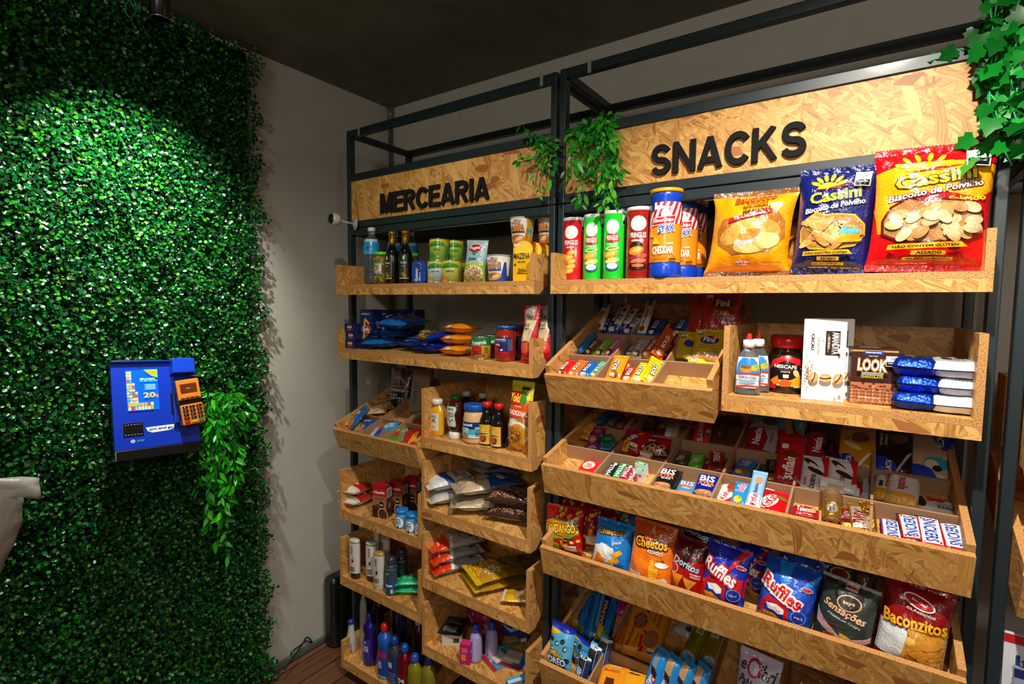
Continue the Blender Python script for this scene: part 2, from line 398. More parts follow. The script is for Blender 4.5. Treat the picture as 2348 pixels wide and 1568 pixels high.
# conduit running up the corner
t = thing('conduit_pipe', 'thin pale grey conduit running up the wall corner to the ceiling', 'pipe', (-2.178, 1.972, 0.0))
def tube(pts, r, n=8, caps=True):
    P = [Vector(p) for p in pts]; v = []; f = []
    up = Vector((0.13, 0.21, 0.97)); 
    for i, p in enumerate(P):
        d = (P[min(i + 1, len(P) - 1)] - P[max(i - 1, 0)]).normalized()
        a = d.cross(up)
        if a.length < 0.15: a = d.cross(Vector((1, 0, 0)))
        a.normalize(); b_ = d.cross(a)
        rr = r[i] if isinstance(r, (list, tuple)) else r
        for k in range(n): v.append(tuple(p + rr * (math.cos(2 * PI * k / n) * a + math.sin(2 * PI * k / n) * b_)))
    for i in range(len(P) - 1):
        for k in range(n):
            k2 = (k + 1) % n
            f.append((i * n + k, i * n + k2, (i + 1) * n + k2, (i + 1) * n + k))
    if caps: f.append(tuple(reversed(range(n)))); f.append(tuple((len(P) - 1) * n + k for k in range(n)))
    return v, f
mb = MB(); mb.add(*tube([(0, 0, -1.6), (0, 0, .98)], .011), '4d5a52'); mb.build('pipe', 'plastic', t)
mb = MB(); mb.add(*tube([(0, 0, .98), (0, 0, 1.055)], .016), '5d6b62'); mb.build('pipe_coupling', 'plastic', t)

# ================================================================== STEEL RACKS
STEEL = '1d292e'
def bar(mb, x0, y0, z0, x1, y1, z1): v, f = boxgeo(x0, y0, z0, x1, y1, z1); mb.add(v, f, STEEL, smooth=False)
PW, PD = 0.022, 0.030
def frame(name, label, x0, x1, z0, z1, sign=False):
    """one welded frame of square tube: posts, end rails, long rails"""
    t = thing(name, label, 'rack frame', ((x0 + x1) / 2, 1.5, z0), 0, None)
    hw = (x1 - x0) / 2; hh = z1 - z0; D = 0.38
    def part(n, b):
        mb = MB(); bar(mb, *b); return bevel(mb.build(n, 'steel', t), .0025, 2)
    for sx in (-1, 1):
        a = -hw if sx < 0 else hw - PW
        part('front_post', (a, 0, 0, a + PW, PD, hh))
        part('rear_post', (a, D - PD, 0, a + PW, D, hh))
        for zz in (0, hh - PD): part('side_rail', (a + .001, PD + .0005, zz + .001, a + PW - .001, D - PD - .0005, zz + PD - .001))
    for zz in (0, hh - PD):
        part('front_rail', (-hw + PW + .0005, .001, zz + .0005, hw - PW - .0005, PD - .001, zz + PD - .0005))
        part('rear_rail', (-hw + PW + .0005, D - PD + .001, zz + .0005, hw - PW - .0005, D - .001, zz + PD - .0005))
    if sign:
        z = .535 - z0
        part('front_rail', (-hw + PW + .0005, .001, z, hw - PW - .0005, PD - .001, z + PD))
    return t, part
LX0, LX1, RX0, RX1 = -1.940, -0.875, -0.8635, 0.2225
ZJ = 0.330
f1, _ = frame('upper_rack_frame', 'black steel upper frame carrying the MERCEARIA sign on left rack', LX0, LX1, ZJ + .002, .755, True)
f2, _ = frame('upper_rack_frame', 'black steel upper frame carrying the SNACKS sign on right rack', RX0, RX1, ZJ + .002, .757, True)
f3, _ = frame('lower_rack_frame', 'tall black steel frame holding the grocery boxes, left rack', LX0, LX1, -H, ZJ)
f4, _ = frame('lower_rack_frame', 'tall black steel frame holding the snack trays, right rack', RX0, RX1, -H, ZJ)
f5, _ = frame('lower_rack_frame', 'black steel frame of the next rack, cut by right picture edge', 0.246, 1.30, -H, ZJ)
f6, _ = frame('upper_rack_frame', 'black steel upper frame of next rack behind the ivy', 0.246, 1.30, ZJ + .002, .757, True)

def sign(word, label, x0, x1, bx0, bx1, bz0, bz1, tx0, tx1):
    t = thing('sign_board', label, 'sign', ((x0 + x1) / 2, 1.506, bz0))
    hw = (x1 - x0) / 2
    board('board', (-hw, 0, 0, hw, .012, bz1 - bz0), t)
    v, tr, bb = text2d(word, 0.022)
    return t
def arc(cx, cy, rx, ry, a0, a1, n=12): return [(cx + rx * math.cos(math.radians(a0 + (a1 - a0) * i / n)), cy + ry * math.sin(math.radians(a0 + (a1 - a0) * i / n))) for i in range(n + 1)]
S_ = .185; h_ = S_ / 2
GL = {  # strokes of a bold grotesque; box height 1, first number = width
 'M': (.86, [[(h_, 0), (h_, 1)], [(.86 - h_, 0), (.86 - h_, 1)], [(h_ + .02, 1), (.43, .0)], [(.84 - h_, 1), (.43, .0)]]),
 'E': (.68, [[(h_, 0), (h_, 1)], [(h_, 1 - h_), (.67, 1 - h_)], [(h_, .52), (.63, .52)], [(h_, h_), (.68, h_)]]),
 'R': (.76, [[(h_, 0), (h_, 1)], [(h_, 1 - h_), (.42, 1 - h_)] + arc(.44, .72, .20, .1875, 90, -90)[1:] + [(h_, .5325)], [(.36, .50), (.65, 0)]]),
 'C': (.76, [arc(.42, .5, .325, .41, 38, 322, 24)]),
 'A': (.80, [[(.08, 0), (.40, 1)], [(.72, 0), (.40, 1)], [(.2, .27), (.6, .27)]]),
 'I': (.19, [[(h_, 0), (h_, 1)]]),
 'S': (.70, [arc(.35, .70, .25, .21, 20, 270, 18) + arc(.35, .29, .26, .20, 90, -165, 18)]),
 'N': (.78, [[(h_, 0), (h_, 1)], [(.78 - h_, 0), (.78 - h_, 1)], [(h_ + .0, .98), (.78 - h_, .02)]]),
 'K': (.78, [[(h_, 0), (h_, 1)], [(.16, .42), (.62, 1)], [(.30, .56), (.68, 0)]])}
def ribbon(p, s):
    L, R = [], []
    for i in range(len(p)):
        a = Vector(p[max(i - 1, 0)]); b_ = Vector(p[i]); c = Vector(p[min(i + 1, len(p) - 1)])
        d = ((b_ - a).normalized() if i else Vector((0, 0))) + ((c - b_).normalized() if i < len(p) - 1 else Vector((0, 0))); d.normalize()
        nn = Vector((-d.y, d.x)); L.append((b_ + nn * s / 2)); R.append((b_ - nn * s / 2))
    return L, R
def letters(word, t, x0, x1, z0, z1, cx, bz, y=-.0005, dep=.010):
    """each raised letter is its own part"""
    gap = .085; tot = sum(GL[c][0] for c in word) + gap * (len(word) - 1); sx = (x1 - x0) / tot; sz = z1 - z0; u = 0
    for c in word:
        mb = MB()
        for q, st in enumerate(GL[c][1]):
            L, R = ribbon(st, S_ * (1.0 if abs(st[0][0] - st[-1][0]) < .02 or len(st) > 2 or c in 'E' else .98)); n = len(L); e = q * .00015
            fr = [(x0 - cx + (u + p.x) * sx, y - dep - e, z0 - bz + min(1, max(0, p.y)) * sz) for p in L + R]
            bk = [(a, y, b_) for a, _, b_ in fr]
            fs = []
            for i in range(n - 1):
                fs += [(i, n + i, n + i + 1, i + 1), (2 * n + i, 2 * n + i + 1, 3 * n + i + 1, 3 * n + i), (i, i + 1, 2 * n + i + 1, 2 * n + i), (n + i + 1, n + i, 3 * n + i, 3 * n + i + 1)]
            fs += [(0, 2 * n, 3 * n, n), (n - 1, 2 * n - 1, 4 * n - 1, 3 * n - 1)]
            mb.add(fr + bk, fs, '030303', smooth=False)
        mb.build('letter', 'matte', t); u += GL[c][0] + gap
sz0, sz1 = ZJ + .002 + PD + .0005, .5345
t = sign('MERCEARIA', 'OSB sign board with raised black letters MERCEARIA', LX0 + PW + .001, LX1 - PW - .001, 0, 0, sz0, sz1, 0, 0)
cx = (LX0 + LX1) / 2
pA, pB = atY(873, 495, 1.5), atY(1121, 465, 1.5); pT = atY(873, 457, 1.5)
letters('MERCEARIA', t, pA.x, pB.x, .378, .459, cx, sz0)
t = sign('SNACKS', 'large OSB sign board with raised black letters SNACKS', RX0 + PW + .001, RX1 - PW - .001, 0, 0, sz0, sz1, 0, 0)
pA, pB = atY(1493, 418, 1.5), atY(1847, 370, 1.5)
letters('SNACKS', t, pA.x, pB.x, .380, .466, (RX0 + RX1) / 2, sz0)

# ================================================================== OSB DISPLAY BOXES
TH = 0.015
YF = 1.42
def display_box(label, x0, x1, zf, zt, back=True, D=0.40, backh=None, name='display_box'):
    """zf: underside of lip, zt: top of sides; board sits .028 above lip bottom"""
    t = thing(name, label, 'display box', ((x0 + x1) / 2, YF, zf))
    hw = (x1 - x0) / 2; hh = zt - zf
    lip = .028
    board('front_lip', (-hw, 0, 0, hw, TH, lip - .0003), t)
    board('base_board', (-hw, .0, lip, hw, D - .001, lip + TH), t)
    prof = [(0, lip + TH + .0003), (D, lip + TH + .0003), (D, hh), (0, hh)]
    for s in (-1, 1):
        a = -hw if s < 0 else hw - TH
        prism('side_panel', prof, a, a + TH, t)
        prism('gusset', [(TH + .0003, 0), (TH + .0003, lip - .0003), (.075, lip - .0003), (.035, 0)], a, a + TH, t)
    if back: board('back_panel', (-hw + TH + .0003, D - TH, lip + TH + .0003, hw - TH - .0003, D - .0005, backh if backh else hh), t)
    return zf + lip + TH + .0008
Z1R = display_box('long OSB shelf box with crisp cans and big bags, top of right rack', -.840, .197, .037, .1655, D=.42)
Z1L = display_box('long OSB shelf box with bottles and cans, top of left rack', -1.9165, -.902, .037, .1665, back=False, D=.42)
Z2L = display_box('long OSB shelf box with pasta and tomato sauce, second on left rack', -1.9165, -.902, -.238, -.109, back=False, D=.42)
ZZR = display_box('OSB box with sweetener, coffee and wafers, right of protein bar tray', -.315, .197, -.270, -.048)
ZCO = display_box('OSB box holding ketchup, mustard and mayonnaise', -1.405, -.902, -.550, -.322)
ZRI = display_box('OSB box holding rice and bean bags below the condiments', -1.405, -.902, -.829, -.606)
ZCN = display_box('OSB box holding flour and popcorn bags', -1.405, -.902, -1.110, -.890)
ZHY = display_box('OSB box holding toiletries, lowest visible in its column', -1.405, -.902, -1.385, -1.175)
ZCH = display_box('OSB box with cocoa boxes and baking powder, under the nut tray', -1.9165, -1.412, -.959, -.740)
ZSH = display_box('OSB box holding shampoo bottles and aerosols', -1.9165, -1.412, -1.264, -1.048)
ZCL = display_box('OSB box holding cleaning bottles near the floor', -1.9165, -1.412, -1.655, -1.530, back=False)

class Tray: pass
def tray(label, x0, x1, yA, zA, tilt, fh, L, sh, rows, cols, name='display_tray', dn=.098, fl=.037):
    """tilted tray; (yA,zA) is the top front edge of the front board. rows/cols: fractions for dividers"""
    T = Tray(); a = math.radians(tilt); T.a = a
    # origin: front-bottom corner of the front board
    oy, oz = yA + fh * math.sin(a), zA - fh * math.cos(a)
    T.o = Vector(((x0 + x1) / 2, oy, oz)); T.x0, T.x1 = x0, x1
    T.M = Matrix.Translation((T.o.x, T.o.y, T.o.z + H)) @ Matrix.Rotation(a, 4, 'X')
    t = thing(name, label, 'display tray'); t.matrix_world = T.M
    hw = (x1 - x0) / 2; T.hw = hw; T.L = L; T.n0 = fl + TH
    board('front_board', (-hw, 0, 0, hw, TH, fh), t)
    board('base_board', (-hw + TH + .0003, TH + .0003, fl, hw - TH - .0003, L - TH - .0003, fl + TH), t)
    for s in (-1, 1):
        b0 = -hw if s < 0 else hw - TH
        prism('side_panel', [(TH + .0003, 0), (L, 0), (L, sh), (TH + .0003, sh)], b0, b0 + TH, t)
    board('back_panel', (-hw + TH + .0003, L - TH, 0, hw - TH - .0003, L, sh), t)
    g = .006; T.rows = list(rows); T.cols = [c - (x0 + x1) / 2 for c in cols]
    for r in T.rows:
        board('cross_divider', (-hw + TH + .0004, r, T.n0 + .0003, hw - TH - .0004, r + g, dn), t, 'mdf')
    ys = [TH] + T.rows + [L - TH]
    for c in T.cols:
        for i in range(len(ys) - 1):
            board('divider', (c, ys[i] + (g if i else 0) + .0004, T.n0 + .0003, c + g, ys[i + 1] - .0004, dn + .003), t, 'mdf')
    T.t = t
    return T
TB = tray('tilted OSB tray of protein bars and gummy sweets', -.840, -.333, 1.388, -.217, 23.5, .100, .525, .125, (.143, .303), (-.674, -.500))
TC = tray("wide tilted OSB tray of chocolates and sweets", -.840, .197, 1.378, -.502, 14.5, .100, .53, .118, (.143, .303), (-.665, -.493, -.328, -.152, .017))
TP = tray('wide tilted OSB tray of crisp bags', -.840, .197, 1.378, -.771, 14.5, .100, .53, .118, (), (), fl=.012)
TK = tray('tilted OSB tray of biscuits at bottom edge of picture', -.840, .197, 1.382, -1.160, 15, .100, .53, .118, (.143,), (-.67, -.35), fl=.02)
TN = tray('small tilted OSB tray of nuts and cereal bars on left rack', -1.9165, -1.412, 1.391, -.548, 21, .098, .49, .115, (.143, .303), (-1.757, -1.615), dn=.092)
TR = tray('tilted OSB tray at the right picture edge on the next rack', .270, .78, 1.388, -.525, 18, .100, .45, .12, (), ())
# ================================================================== GREENERY
def leafmesh(name, pos, nrm, up, ln, wd, cols, fin='leaf', parent=None, shape='round', cup=.25, rng=None):
    """many leaves in one mesh: arrays (n,3) pos, nrm, up (leaf direction), ln, wd lengths"""
    n = len(pos)
    if shape == 'round': prof = [(0, 0, 0), (.30, .5, .5), (.68, .55, .6), (1, .1, .0), (.68, -.55, .6), (.30, -.5, .5)]; mid = [(.45, 0, 0)]
    else: prof = [(0, 0, 0), (.22, .38, .3), (.5, .5, .5), (.78, .28, .3), (1, 0, -.5), (.78, -.28, .3), (.5, -.5, .5), (.22, -.38, .3)]; mid = [(.5, 0, 0)]
    up = up - nrm * np.sum(up * nrm, 1, keepdims=True); up /= np.linalg.norm(up, axis=1, keepdims=True) + 1e-9
    sd = np.cross(up, nrm)
    pr = np.array(prof + mid); k = len(pr)
    V = (pos[:, None, :] + up[:, None, :] * (pr[None, :, 0:1] * ln[:, None, None]) + sd[:, None, :] * (pr[None, :, 1:2] * wd[:, None, None])
         + nrm[:, None, :] * (pr[None, :, 2:3] * (cup * wd)[:, None, None]))
    m = k - 1
    F = np.array([(i, (i + 1) % m, k - 1) for i in range(m)])
    FF = (F[None] + (np.arange(n) * k)[:, None, None]).reshape(-1, 3)
    me = bpy.data.meshes.new(name); nv = n * k; nf = len(FF)
    me.vertices.add(nv); me.vertices.foreach_set('co', V.reshape(-1).astype(np.float32))
    me.loops.add(nf * 3); me.loops.foreach_set('vertex_index', FF.reshape(-1).astype(np.int32))
    me.polygons.add(nf); me.polygons.foreach_set('loop_start', np.arange(0, nf * 3, 3, dtype=np.int32))
    me.update(calc_edges=True)
    me.polygons.foreach_set('use_smooth', [True] * nf)
    at = me.attributes.new('Col', 'BYTE_COLOR', 'CORNER')
    cc = np.repeat(cols, m * 3, axis=0); cc = np.concatenate([cc, np.ones((len(cc), 1))], 1).astype(np.float32)
    at.data.foreach_set('color', cc.ravel())
    me.materials.append(mat(fin))
    o = bpy.data.objects.new(name, me); C.objects.link(o)
    if parent: o.parent = parent
    return o
def unit(a): return a / (np.linalg.norm(a, axis=1, keepdims=True) + 1e-9)
R_ = np.random.RandomState(5)
hedge = thing('hedge_panel', 'tall artificial boxwood hedge covering the left wall', 'hedge', (XW, .62, -H))
HB0, HB1 = -.10, 1.215
mb = MB(); v, f = boxgeo(.001, HB0 - .62, .02, .022, HB1 - .62 - .02, 2.74); mb.add(v, f, '03140a', smooth=False); mb.build('backing_mesh', 'matte', hedge)
n = 82000
pos = np.stack([.022 + .055 * R_.uniform(0, 1, n) ** .8, R_.uniform(HB0, HB1, n) - .62, R_.uniform(.01, 2.748, n)], 1)
pos[:, 0] += .012 * np.sin(pos[:, 1] * 23) * np.sin(pos[:, 2] * 19)
pos[:, 1] += np.where(pos[:, 1] > HB1 - .62 - .05, .018 * np.sin(pos[:, 2] * 31) + .012 * np.sin(pos[:, 2] * 77) + R_.uniform(-.01, .014, n), 0)
nrm = unit(np.stack([np.full(n, 1.0), R_.normal(0, .55, n), R_.normal(.25, .6, n)], 1))
up = unit(R_.normal(0, 1, (n, 3)) + np.array([.3, 0, .3]))
ln = R_.uniform(.0085, .0165, n)
base = np.array([hx('047420'), hx('088c2c'), hx('04663c'), hx('26a41a'), hx('66bc14'), hx('045018')])
ci = R_.choice(6, n, p=[.26, .2, .18, .17, .07, .12])
cl = base[ci] * R_.uniform(.22, .75, (n, 1))
leafmesh('foliage', pos, nrm, up, ln, ln * .8, cl, parent=hedge, cup=.3)['kind'] = 'stuff'
# ================================================================== PACKAGES: builders
def sgn(v): return -1 if v < 0 else 1
def bag_fn(W, Hh, T, pu=2.6, pw=2.8, seal=.07, pull=.05, wr=.004, seed=0, belly=.2, lean=0.0, curl=0.0):
    ph = seed * 1.7
    def F(x, z, h, side=-1):
        u = max(-1, min(1, x / (W / 2))); t = z / Hh
        w_ = max(-1.0, min(1.0, (t - .5) / (.5 - seal)))
        inn = max(0.0, 1 - abs(w_) ** pw)
        d = T / 2 * (max(0.0, 1 - abs(u) ** pu)) ** .6 * inn ** .6 * (1 + belly * (.5 - t) * 2)
        es = min(t, 1 - t) / max(seal, .01)
        rad = math.exp(-max(0, es - 1) * .8) if es > 1 else 0
        q = wr * (noise.noise(Vector((x * 26 + ph, z * 20, side))) * 1.1 + .5 * noise.noise(Vector((x * 60 + ph, z * 45, side)))) * (inn ** .3)
        q += wr * .6 * rad * math.sin(x * 150 + 2.5 * math.sin(z * 40) + ph)
        q *= (1 - abs(u) ** 8)
        xx = x * (1 - pull * (inn ** .7)) + lean * (t - .5) * Hh
        e = .0009
        y = side * (d + e + h + q)
        y += curl * (max(0, t - .8) / .2) ** 2
        if wr > 0: y += wr * .8 * math.sin(x * 22 + ph) * (1 - inn) ** 2
        return (xx, y, z)
    return F
def grid(F, x0, x1, z0, z1, nx, nz, side, col, mb, saw=0):
    vs = []; dx = (x1 - x0) / nx; dz = (z1 - z0) / nz
    for j in range(nz + 1):
        for i in range(nx + 1):
            v = F(x0 + dx * i, z0 + dz * j, 0, side)
            if saw and ((j == nz and saw > 0) or (j == 0 and saw < 0)): v = (v[0], v[1], v[2] + (.0014 if i % 2 else -.0014 * (saw > 0)))
            vs.append(v)
    fs = []
    for j in range(nz):
        for i in range(nx):
            a = j * (nx + 1) + i
            q = (a, a + 1, a + nx + 2, a + nx + 1)
            fs.append(q if side < 0 else tuple(reversed(q)))
    mb.add(vs, fs, col)
def zones(bands, default):
    """colour by height fraction: [(v_top, colour), ...]"""
    return bands
def bag(name, label, cat, W, Hh, T, col, els=(), fin='film', seal=.07, sealcol=None, back=None, parts=True, pu=2.6, pw=2.8, pull=.05,
        wr=.004, seed=None, group=None, step=.009, belly=.2, lean=0., curl=0., els_back=None, band=None):
    """a sealed film bag standing at z=0, its front to -Y"""
    if seed is None: _bs[0] += 1; seed = _bs[0] % 37
    F = bag_fn(W, Hh, T, pu, pw, seal, pull, wr, seed, belly, lean, curl)
    nx = max(10, min(36, int(W / .006))); nz = max(8, min(44, int(Hh / .007)))
    sealcol = sealcol or col
    root = thing(name, label, cat, group=group) if parts else None
    mb = MB(); s0, s1 = seal * Hh, (1 - seal) * Hh
    if band:   # coloured bands of the body: list of (v0,v1,col)
        for v0, v1, cc in band:
            k = max(2, int(nz * (v1 - v0)))
            grid(F, -W / 2, W / 2, max(s0, v0 * Hh), min(s1, v1 * Hh), nx, k, -1, cc, mb); grid(F, -W / 2, W / 2, max(s0, v0 * Hh), min(s1, v1 * Hh), nx, k, 1, cc, mb)
    else:
        grid(F, -W / 2, W / 2, s0, s1, nx, nz, -1, col, mb); grid(F, -W / 2, W / 2, s0, s1, nx, nz, 1, back or col, mb)
    art(mb, els, lambda x, z, h: F(x, z, h, -1), W, Hh, step, h0=.0008)
    if els_back: art(mb, els_back, lambda x, z, h: (lambda q: (-q[0], q[1], q[2]))(F(-x, z, h, 1)), W, Hh, step, h0=.0008)
    def seals(m, top):
        a, b_ = (s1, Hh) if top else (0, s0)
        for sd in (-1, 1): grid(F, -W / 2, W / 2, a, b_, nx * 2, 2, sd, sealcol, m, 1 if top else -1)
    if parts:
        mb.build('pouch', fin, root)
        for tp in (1, 0):
            m2 = MB(); seals(m2, tp); m2.build('top_seal' if tp else 'bottom_seal', fin, root)
    else:
        seals(mb, 1); seals(mb, 0)
        root = mb.build(name, fin); tag(root, label, cat, group)
    return root
def flow(name, label, cat, W, L, T, col, els=(), fin='film', group=None, parts=False, sealcol=None, **k):
    """flow-wrapped bar, boxy, crimped at both ends"""
    a = dict(seal=.055 if L > .1 else .08, pu=7, pw=9, pull=.0, wr=.0012, belly=0, step=.012); a.update(k)
    return bag(name, label, cat, W, L, T, col, els, fin, sealcol=sealcol, parts=parts, group=group, **a)
def carton(name, label, cat, W, D, Hh, col, els=(), side=(), top=(), fin='card', group=None, sidecol=None, topcol=None, parts=True, left=()):
    """folding box: front at y=-D/2; side = artwork of the +X face, top = artwork of the lid"""
    mb = MB(); v, f = boxgeo(-W / 2, -D / 2, 0, W / 2, D / 2, Hh)
    fc = [col, topcol or col, col, sidecol or col, col, sidecol or col]
    for q, c in zip(f, fc): mb.add([v[i] for i in q], [(0, 1, 2, 3)], c, smooth=False)
    art(mb, els, lambda x, z, h: (x, -D / 2 - h, z), W, Hh, 0, h0=.0003, dh=.00012)
    art(mb, side, lambda x, z, h: (W / 2 + h, x, z), D, Hh, 0, h0=.0003, dh=.00012)
    art(mb, left, lambda x, z, h: (-W / 2 - h, -x, z), D, Hh, 0, h0=.0003, dh=.00012)
    art(mb, top, lambda x, z, h: (x, -D / 2 + z, Hh + h), W, D, 0, h0=.0003, dh=.00012)
    mb.sm = [False] * len(mb.sm)
    if parts:
        root = thing(name, label, cat, group=group); mb.build('carton', fin, root)
        m2 = MB(); v, f = boxgeo(-W / 2 + .002, -D / 2 + .004, Hh + .0002, W / 2 - .002, D / 2 - .001, Hh + .0009)
        if not top: m2.add(v, f, topcol or col, smooth=False); m2.build('top_flap', fin, root)
    else: root = tag(mb.build(name, fin), label, cat, group)
    return root
def lathe(mb, prof, col, n=26, sx=1.0, sy=1.0, cap0=True, cap1=True):
    vs = []; fs = []; cs = []
    for z, r in prof:
        for k in range(n): a = 2 * PI * k / n; vs.append((r * sx * math.sin(a), -r * sy * math.cos(a), z))
    for j in range(len(prof) - 1):
        for k in range(n):
            k2 = (k + 1) % n; fs.append((j * n + k, j * n + k2, (j + 1) * n + k2, (j + 1) * n + k))
    if cap0: fs.append(tuple(reversed(range(n))))
    if cap1: fs.append(tuple((len(prof) - 1) * n + k for k in range(n)))
    mb.add(vs, fs, col); return mb
def prof_r(prof, z):
    for (z0, r0), (z1, r1) in zip(prof, prof[1:]):
        if z0 <= z <= z1 and z1 > z0: return r0 + (r1 - r0) * (z - z0) / (z1 - z0)
    return prof[-1][1] if z > prof[-1][0] else prof[0][1]
def cylF(prof, zoff=0, sx=1.0, sy=1.0):
    def F(x, z, h):
        r = prof_r(prof, z + zoff) + h; a = x / max(r, .001) / ((sx + sy) / 2)
        return (r * sx * math.sin(a), -r * sy * math.cos(a), z + zoff)
    return F
def smooth_prof(pts, k=4):
    """Catmull-Rom through (z, r)"""
    o = []
    P = [pts[0]] + list(pts) + [pts[-1]]
    for i in range(1, len(P) - 2):
        for j in range(k):
            t = j / k
            r = .5 * (2 * P[i][1] + (P[i + 1][1] - P[i - 1][1]) * t + (2 * P[i - 1][1] - 5 * P[i][1] + 4 * P[i + 1][1] - P[i + 2][1]) * t * t + (3 * P[i][1] - P[i - 1][1] - 3 * P[i + 1][1] + P[i + 2][1]) * t ** 3)
            o.append((P[i][0] + (P[i + 1][0] - P[i][0]) * t, max(.0004, min(r, max(P[i][1], P[i + 1][1]) * 1.04))))
    o.append(pts[-1]); return o
def bottle(name, label, cat, prof, col, fin='plastic', caps=(), lab=None, els=(), n=26, sx=1.0, sy=1.0, group=None, body='bottle_body', inner=None, step=.006, extra=None, labfin='print', art_body=None):
    """prof: (z, r) pairs. caps: (part name, prof, colour, finish). lab: (z0, z1, width arc in m or None for all round, colour)"""
    root = thing(name, label, cat, group=group)
    mb = MB(); lathe(mb, prof, col, n, sx, sy)
    if art_body:
        Hh = prof[-1][0]; art(mb, art_body, cylF(prof, 0, sx, sy), 2 * max(r for z, r in prof), Hh, step, h0=.0004)
    mb.build(body, fin, root)
    if inner:   # contents seen through clear walls
        m2 = MB(); lathe(m2, [(z, max(.001, r - .0018)) for z, r in prof if inner[0] <= z <= inner[1]], inner[2], n, sx, sy); m2.build(inner[4] if len(inner) > 4 else 'contents', inner[3], root)
    for cn, cp, cc, cf in caps:
        m3 = MB(); lathe(m3, cp, cc, n, sx if cn not in ('cap', 'spout') else 1, sy if cn not in ('cap', 'spout') else 1); m3.build(cn, cf, root)
    if lab:
        z0, z1, wa, lc = lab; m4 = MB(); zz = [z0 + (z1 - z0) * i / 6 for i in range(7)]
        F = cylF(prof, z0, sx, sy)
        if wa is None:
            lathe(m4, [(z, prof_r(prof, z) + .0006) for z in zz], lc, n, sx, sy, False, False); wa_ = 2 * prof_r(prof, (z0 + z1) / 2)
        else:
            nx = 12; vs = [F(-wa / 2 + wa * i / nx, z - z0, .0006) for z in zz for i in range(nx + 1)]
            m4.add(vs, [(j * 13 + i, j * 13 + i + 1, (j + 1) * 13 + i + 1, (j + 1) * 13 + i) for j in range(6) for i in range(12)], lc); wa_ = wa
        art(m4, els, F, wa_, z1 - z0, step, h0=.0010, dh=.0002)
        m4.build('label', labfin, root)
    return root
def put(o, x, y, z, rz=0, rx=0, ry=0):
    o.rotation_mode = 'XYZ'
    o.location = (x, y, z + H); o.rotation_euler = (-math.radians(rx), math.radians(ry), math.radians(rz)); return o
def span(px0, px1, pt, pb, Y):
    a, b_ = atY(px0, pb, Y), atY(px1, pb, Y); t = atY((px0 + px1) / 2, pt, Y); q = atY((px0 + px1) / 2, pb, Y)
    return (a.x + b_.x) / 2, b_.x - a.x, t.z - q.z
def cyl_at(px0, px1, pt, pb, Y, z):
    """centre x, radius and height of an upright round thing whose front touches plane Y"""
    a, b_ = atY(px0, (pt + pb) / 2, Y + .03), atY(px1, (pt + pb) / 2, Y + .03); xc = (a.x + b_.x) / 2
    r = (b_.x - a.x) / 2 * math.cos(math.atan2(xc, Y + .03))
    t = atY((px0 + px1) / 2, pt, Y + r); return xc, Y + r, r, t.z - z
def in_tray(T, px, py, n=0.0):
    """point of the tray's own floor plane (raised by n) behind a pixel"""
    r = ray(px, py); nv = Vector((0, -math.sin(T.a), math.cos(T.a)))
    o = T.o + nv * (T.n0 + n); k = o.dot(nv) / r.dot(nv); p = r * k - T.o
    return p.x, p.y * math.cos(T.a) + p.z * math.sin(T.a)
def prop(T, p0, p1, n):
    """ends of a package in tray coordinates; one longer than its compartment is propped up on the divider"""
    x0, v0 = in_tray(T, *p0, n); v0 = max(v0, TH + .004); n1 = n; row = min([r for r in list(T.rows) + [T.L - .03] if r > v0 + .02] or [T.L - .03])
    while True:
        x1, v1 = in_tray(T, *p1, n1)
        if v1 <= row - .004 or n1 > n + .11: return x0, v0, x1, v1, n1
        n1 += .003
def lay(T, o, p0, p1, n, Hh, pitch=0, roll=0, zc=None):
    """lay a package (built standing, front to -Y) on its back in a tray: p0 pixel of its lower end, p1 towards its upper end; n = height of its middle"""
    x0, v0, x1, v1, n1 = prop(T, p0, p1, n)
    a = math.atan2(-(x1 - x0), v1 - v0); pt = math.atan2(n1 - n, math.hypot(x1 - x0, v1 - v0))
    M = T.M @ Matrix.Translation((x0, v0, T.n0 + n)) @ Matrix.Rotation(a, 4, 'Z') @ Matrix.Rotation(pt, 4, 'X') @ Matrix.Rotation(math.radians(roll), 4, 'Y') @ Matrix.Rotation(-PI / 2, 4, 'X')
    o.matrix_world = M; return o
def laymid(T, o, pc, ang, n, Hh, pitch=0, roll=0):
    """same, but by the pixel of its middle and its turn in degrees"""
    x0, v0 = in_tray(T, *pc, n)
    M = T.M @ Matrix.Translation((x0, v0, T.n0 + n)) @ Matrix.Rotation(math.radians(ang), 4, 'Z') @ Matrix.Rotation(math.radians(pitch), 4, 'X') @ Matrix.Rotation(math.radians(roll), 4, 'Y') @ Matrix.Rotation(-PI / 2, 4, 'X') @ Matrix.Translation((0, 0, -Hh / 2))
    o.matrix_world = M; return o
def flat(o, x, y, z, ang=0, Hh=0, pitch=0, roll=0):
    """lie flat on a level board, centre at x,y, middle height z; ang turns it (0 = its top points away)"""
    z += abs(math.sin(math.radians(pitch))) * Hh * .4
    o.matrix_world = Matrix.Translation((x, y, z + H)) @ Matrix.Rotation(math.radians(ang), 4, 'Z') @ Matrix.Rotation(math.radians(pitch), 4, 'X') @ Matrix.Rotation(math.radians(roll), 4, 'Y') @ Matrix.Rotation(-PI / 2, 4, 'X') @ Matrix.Translation((0, 0, -Hh / 2))
    return o
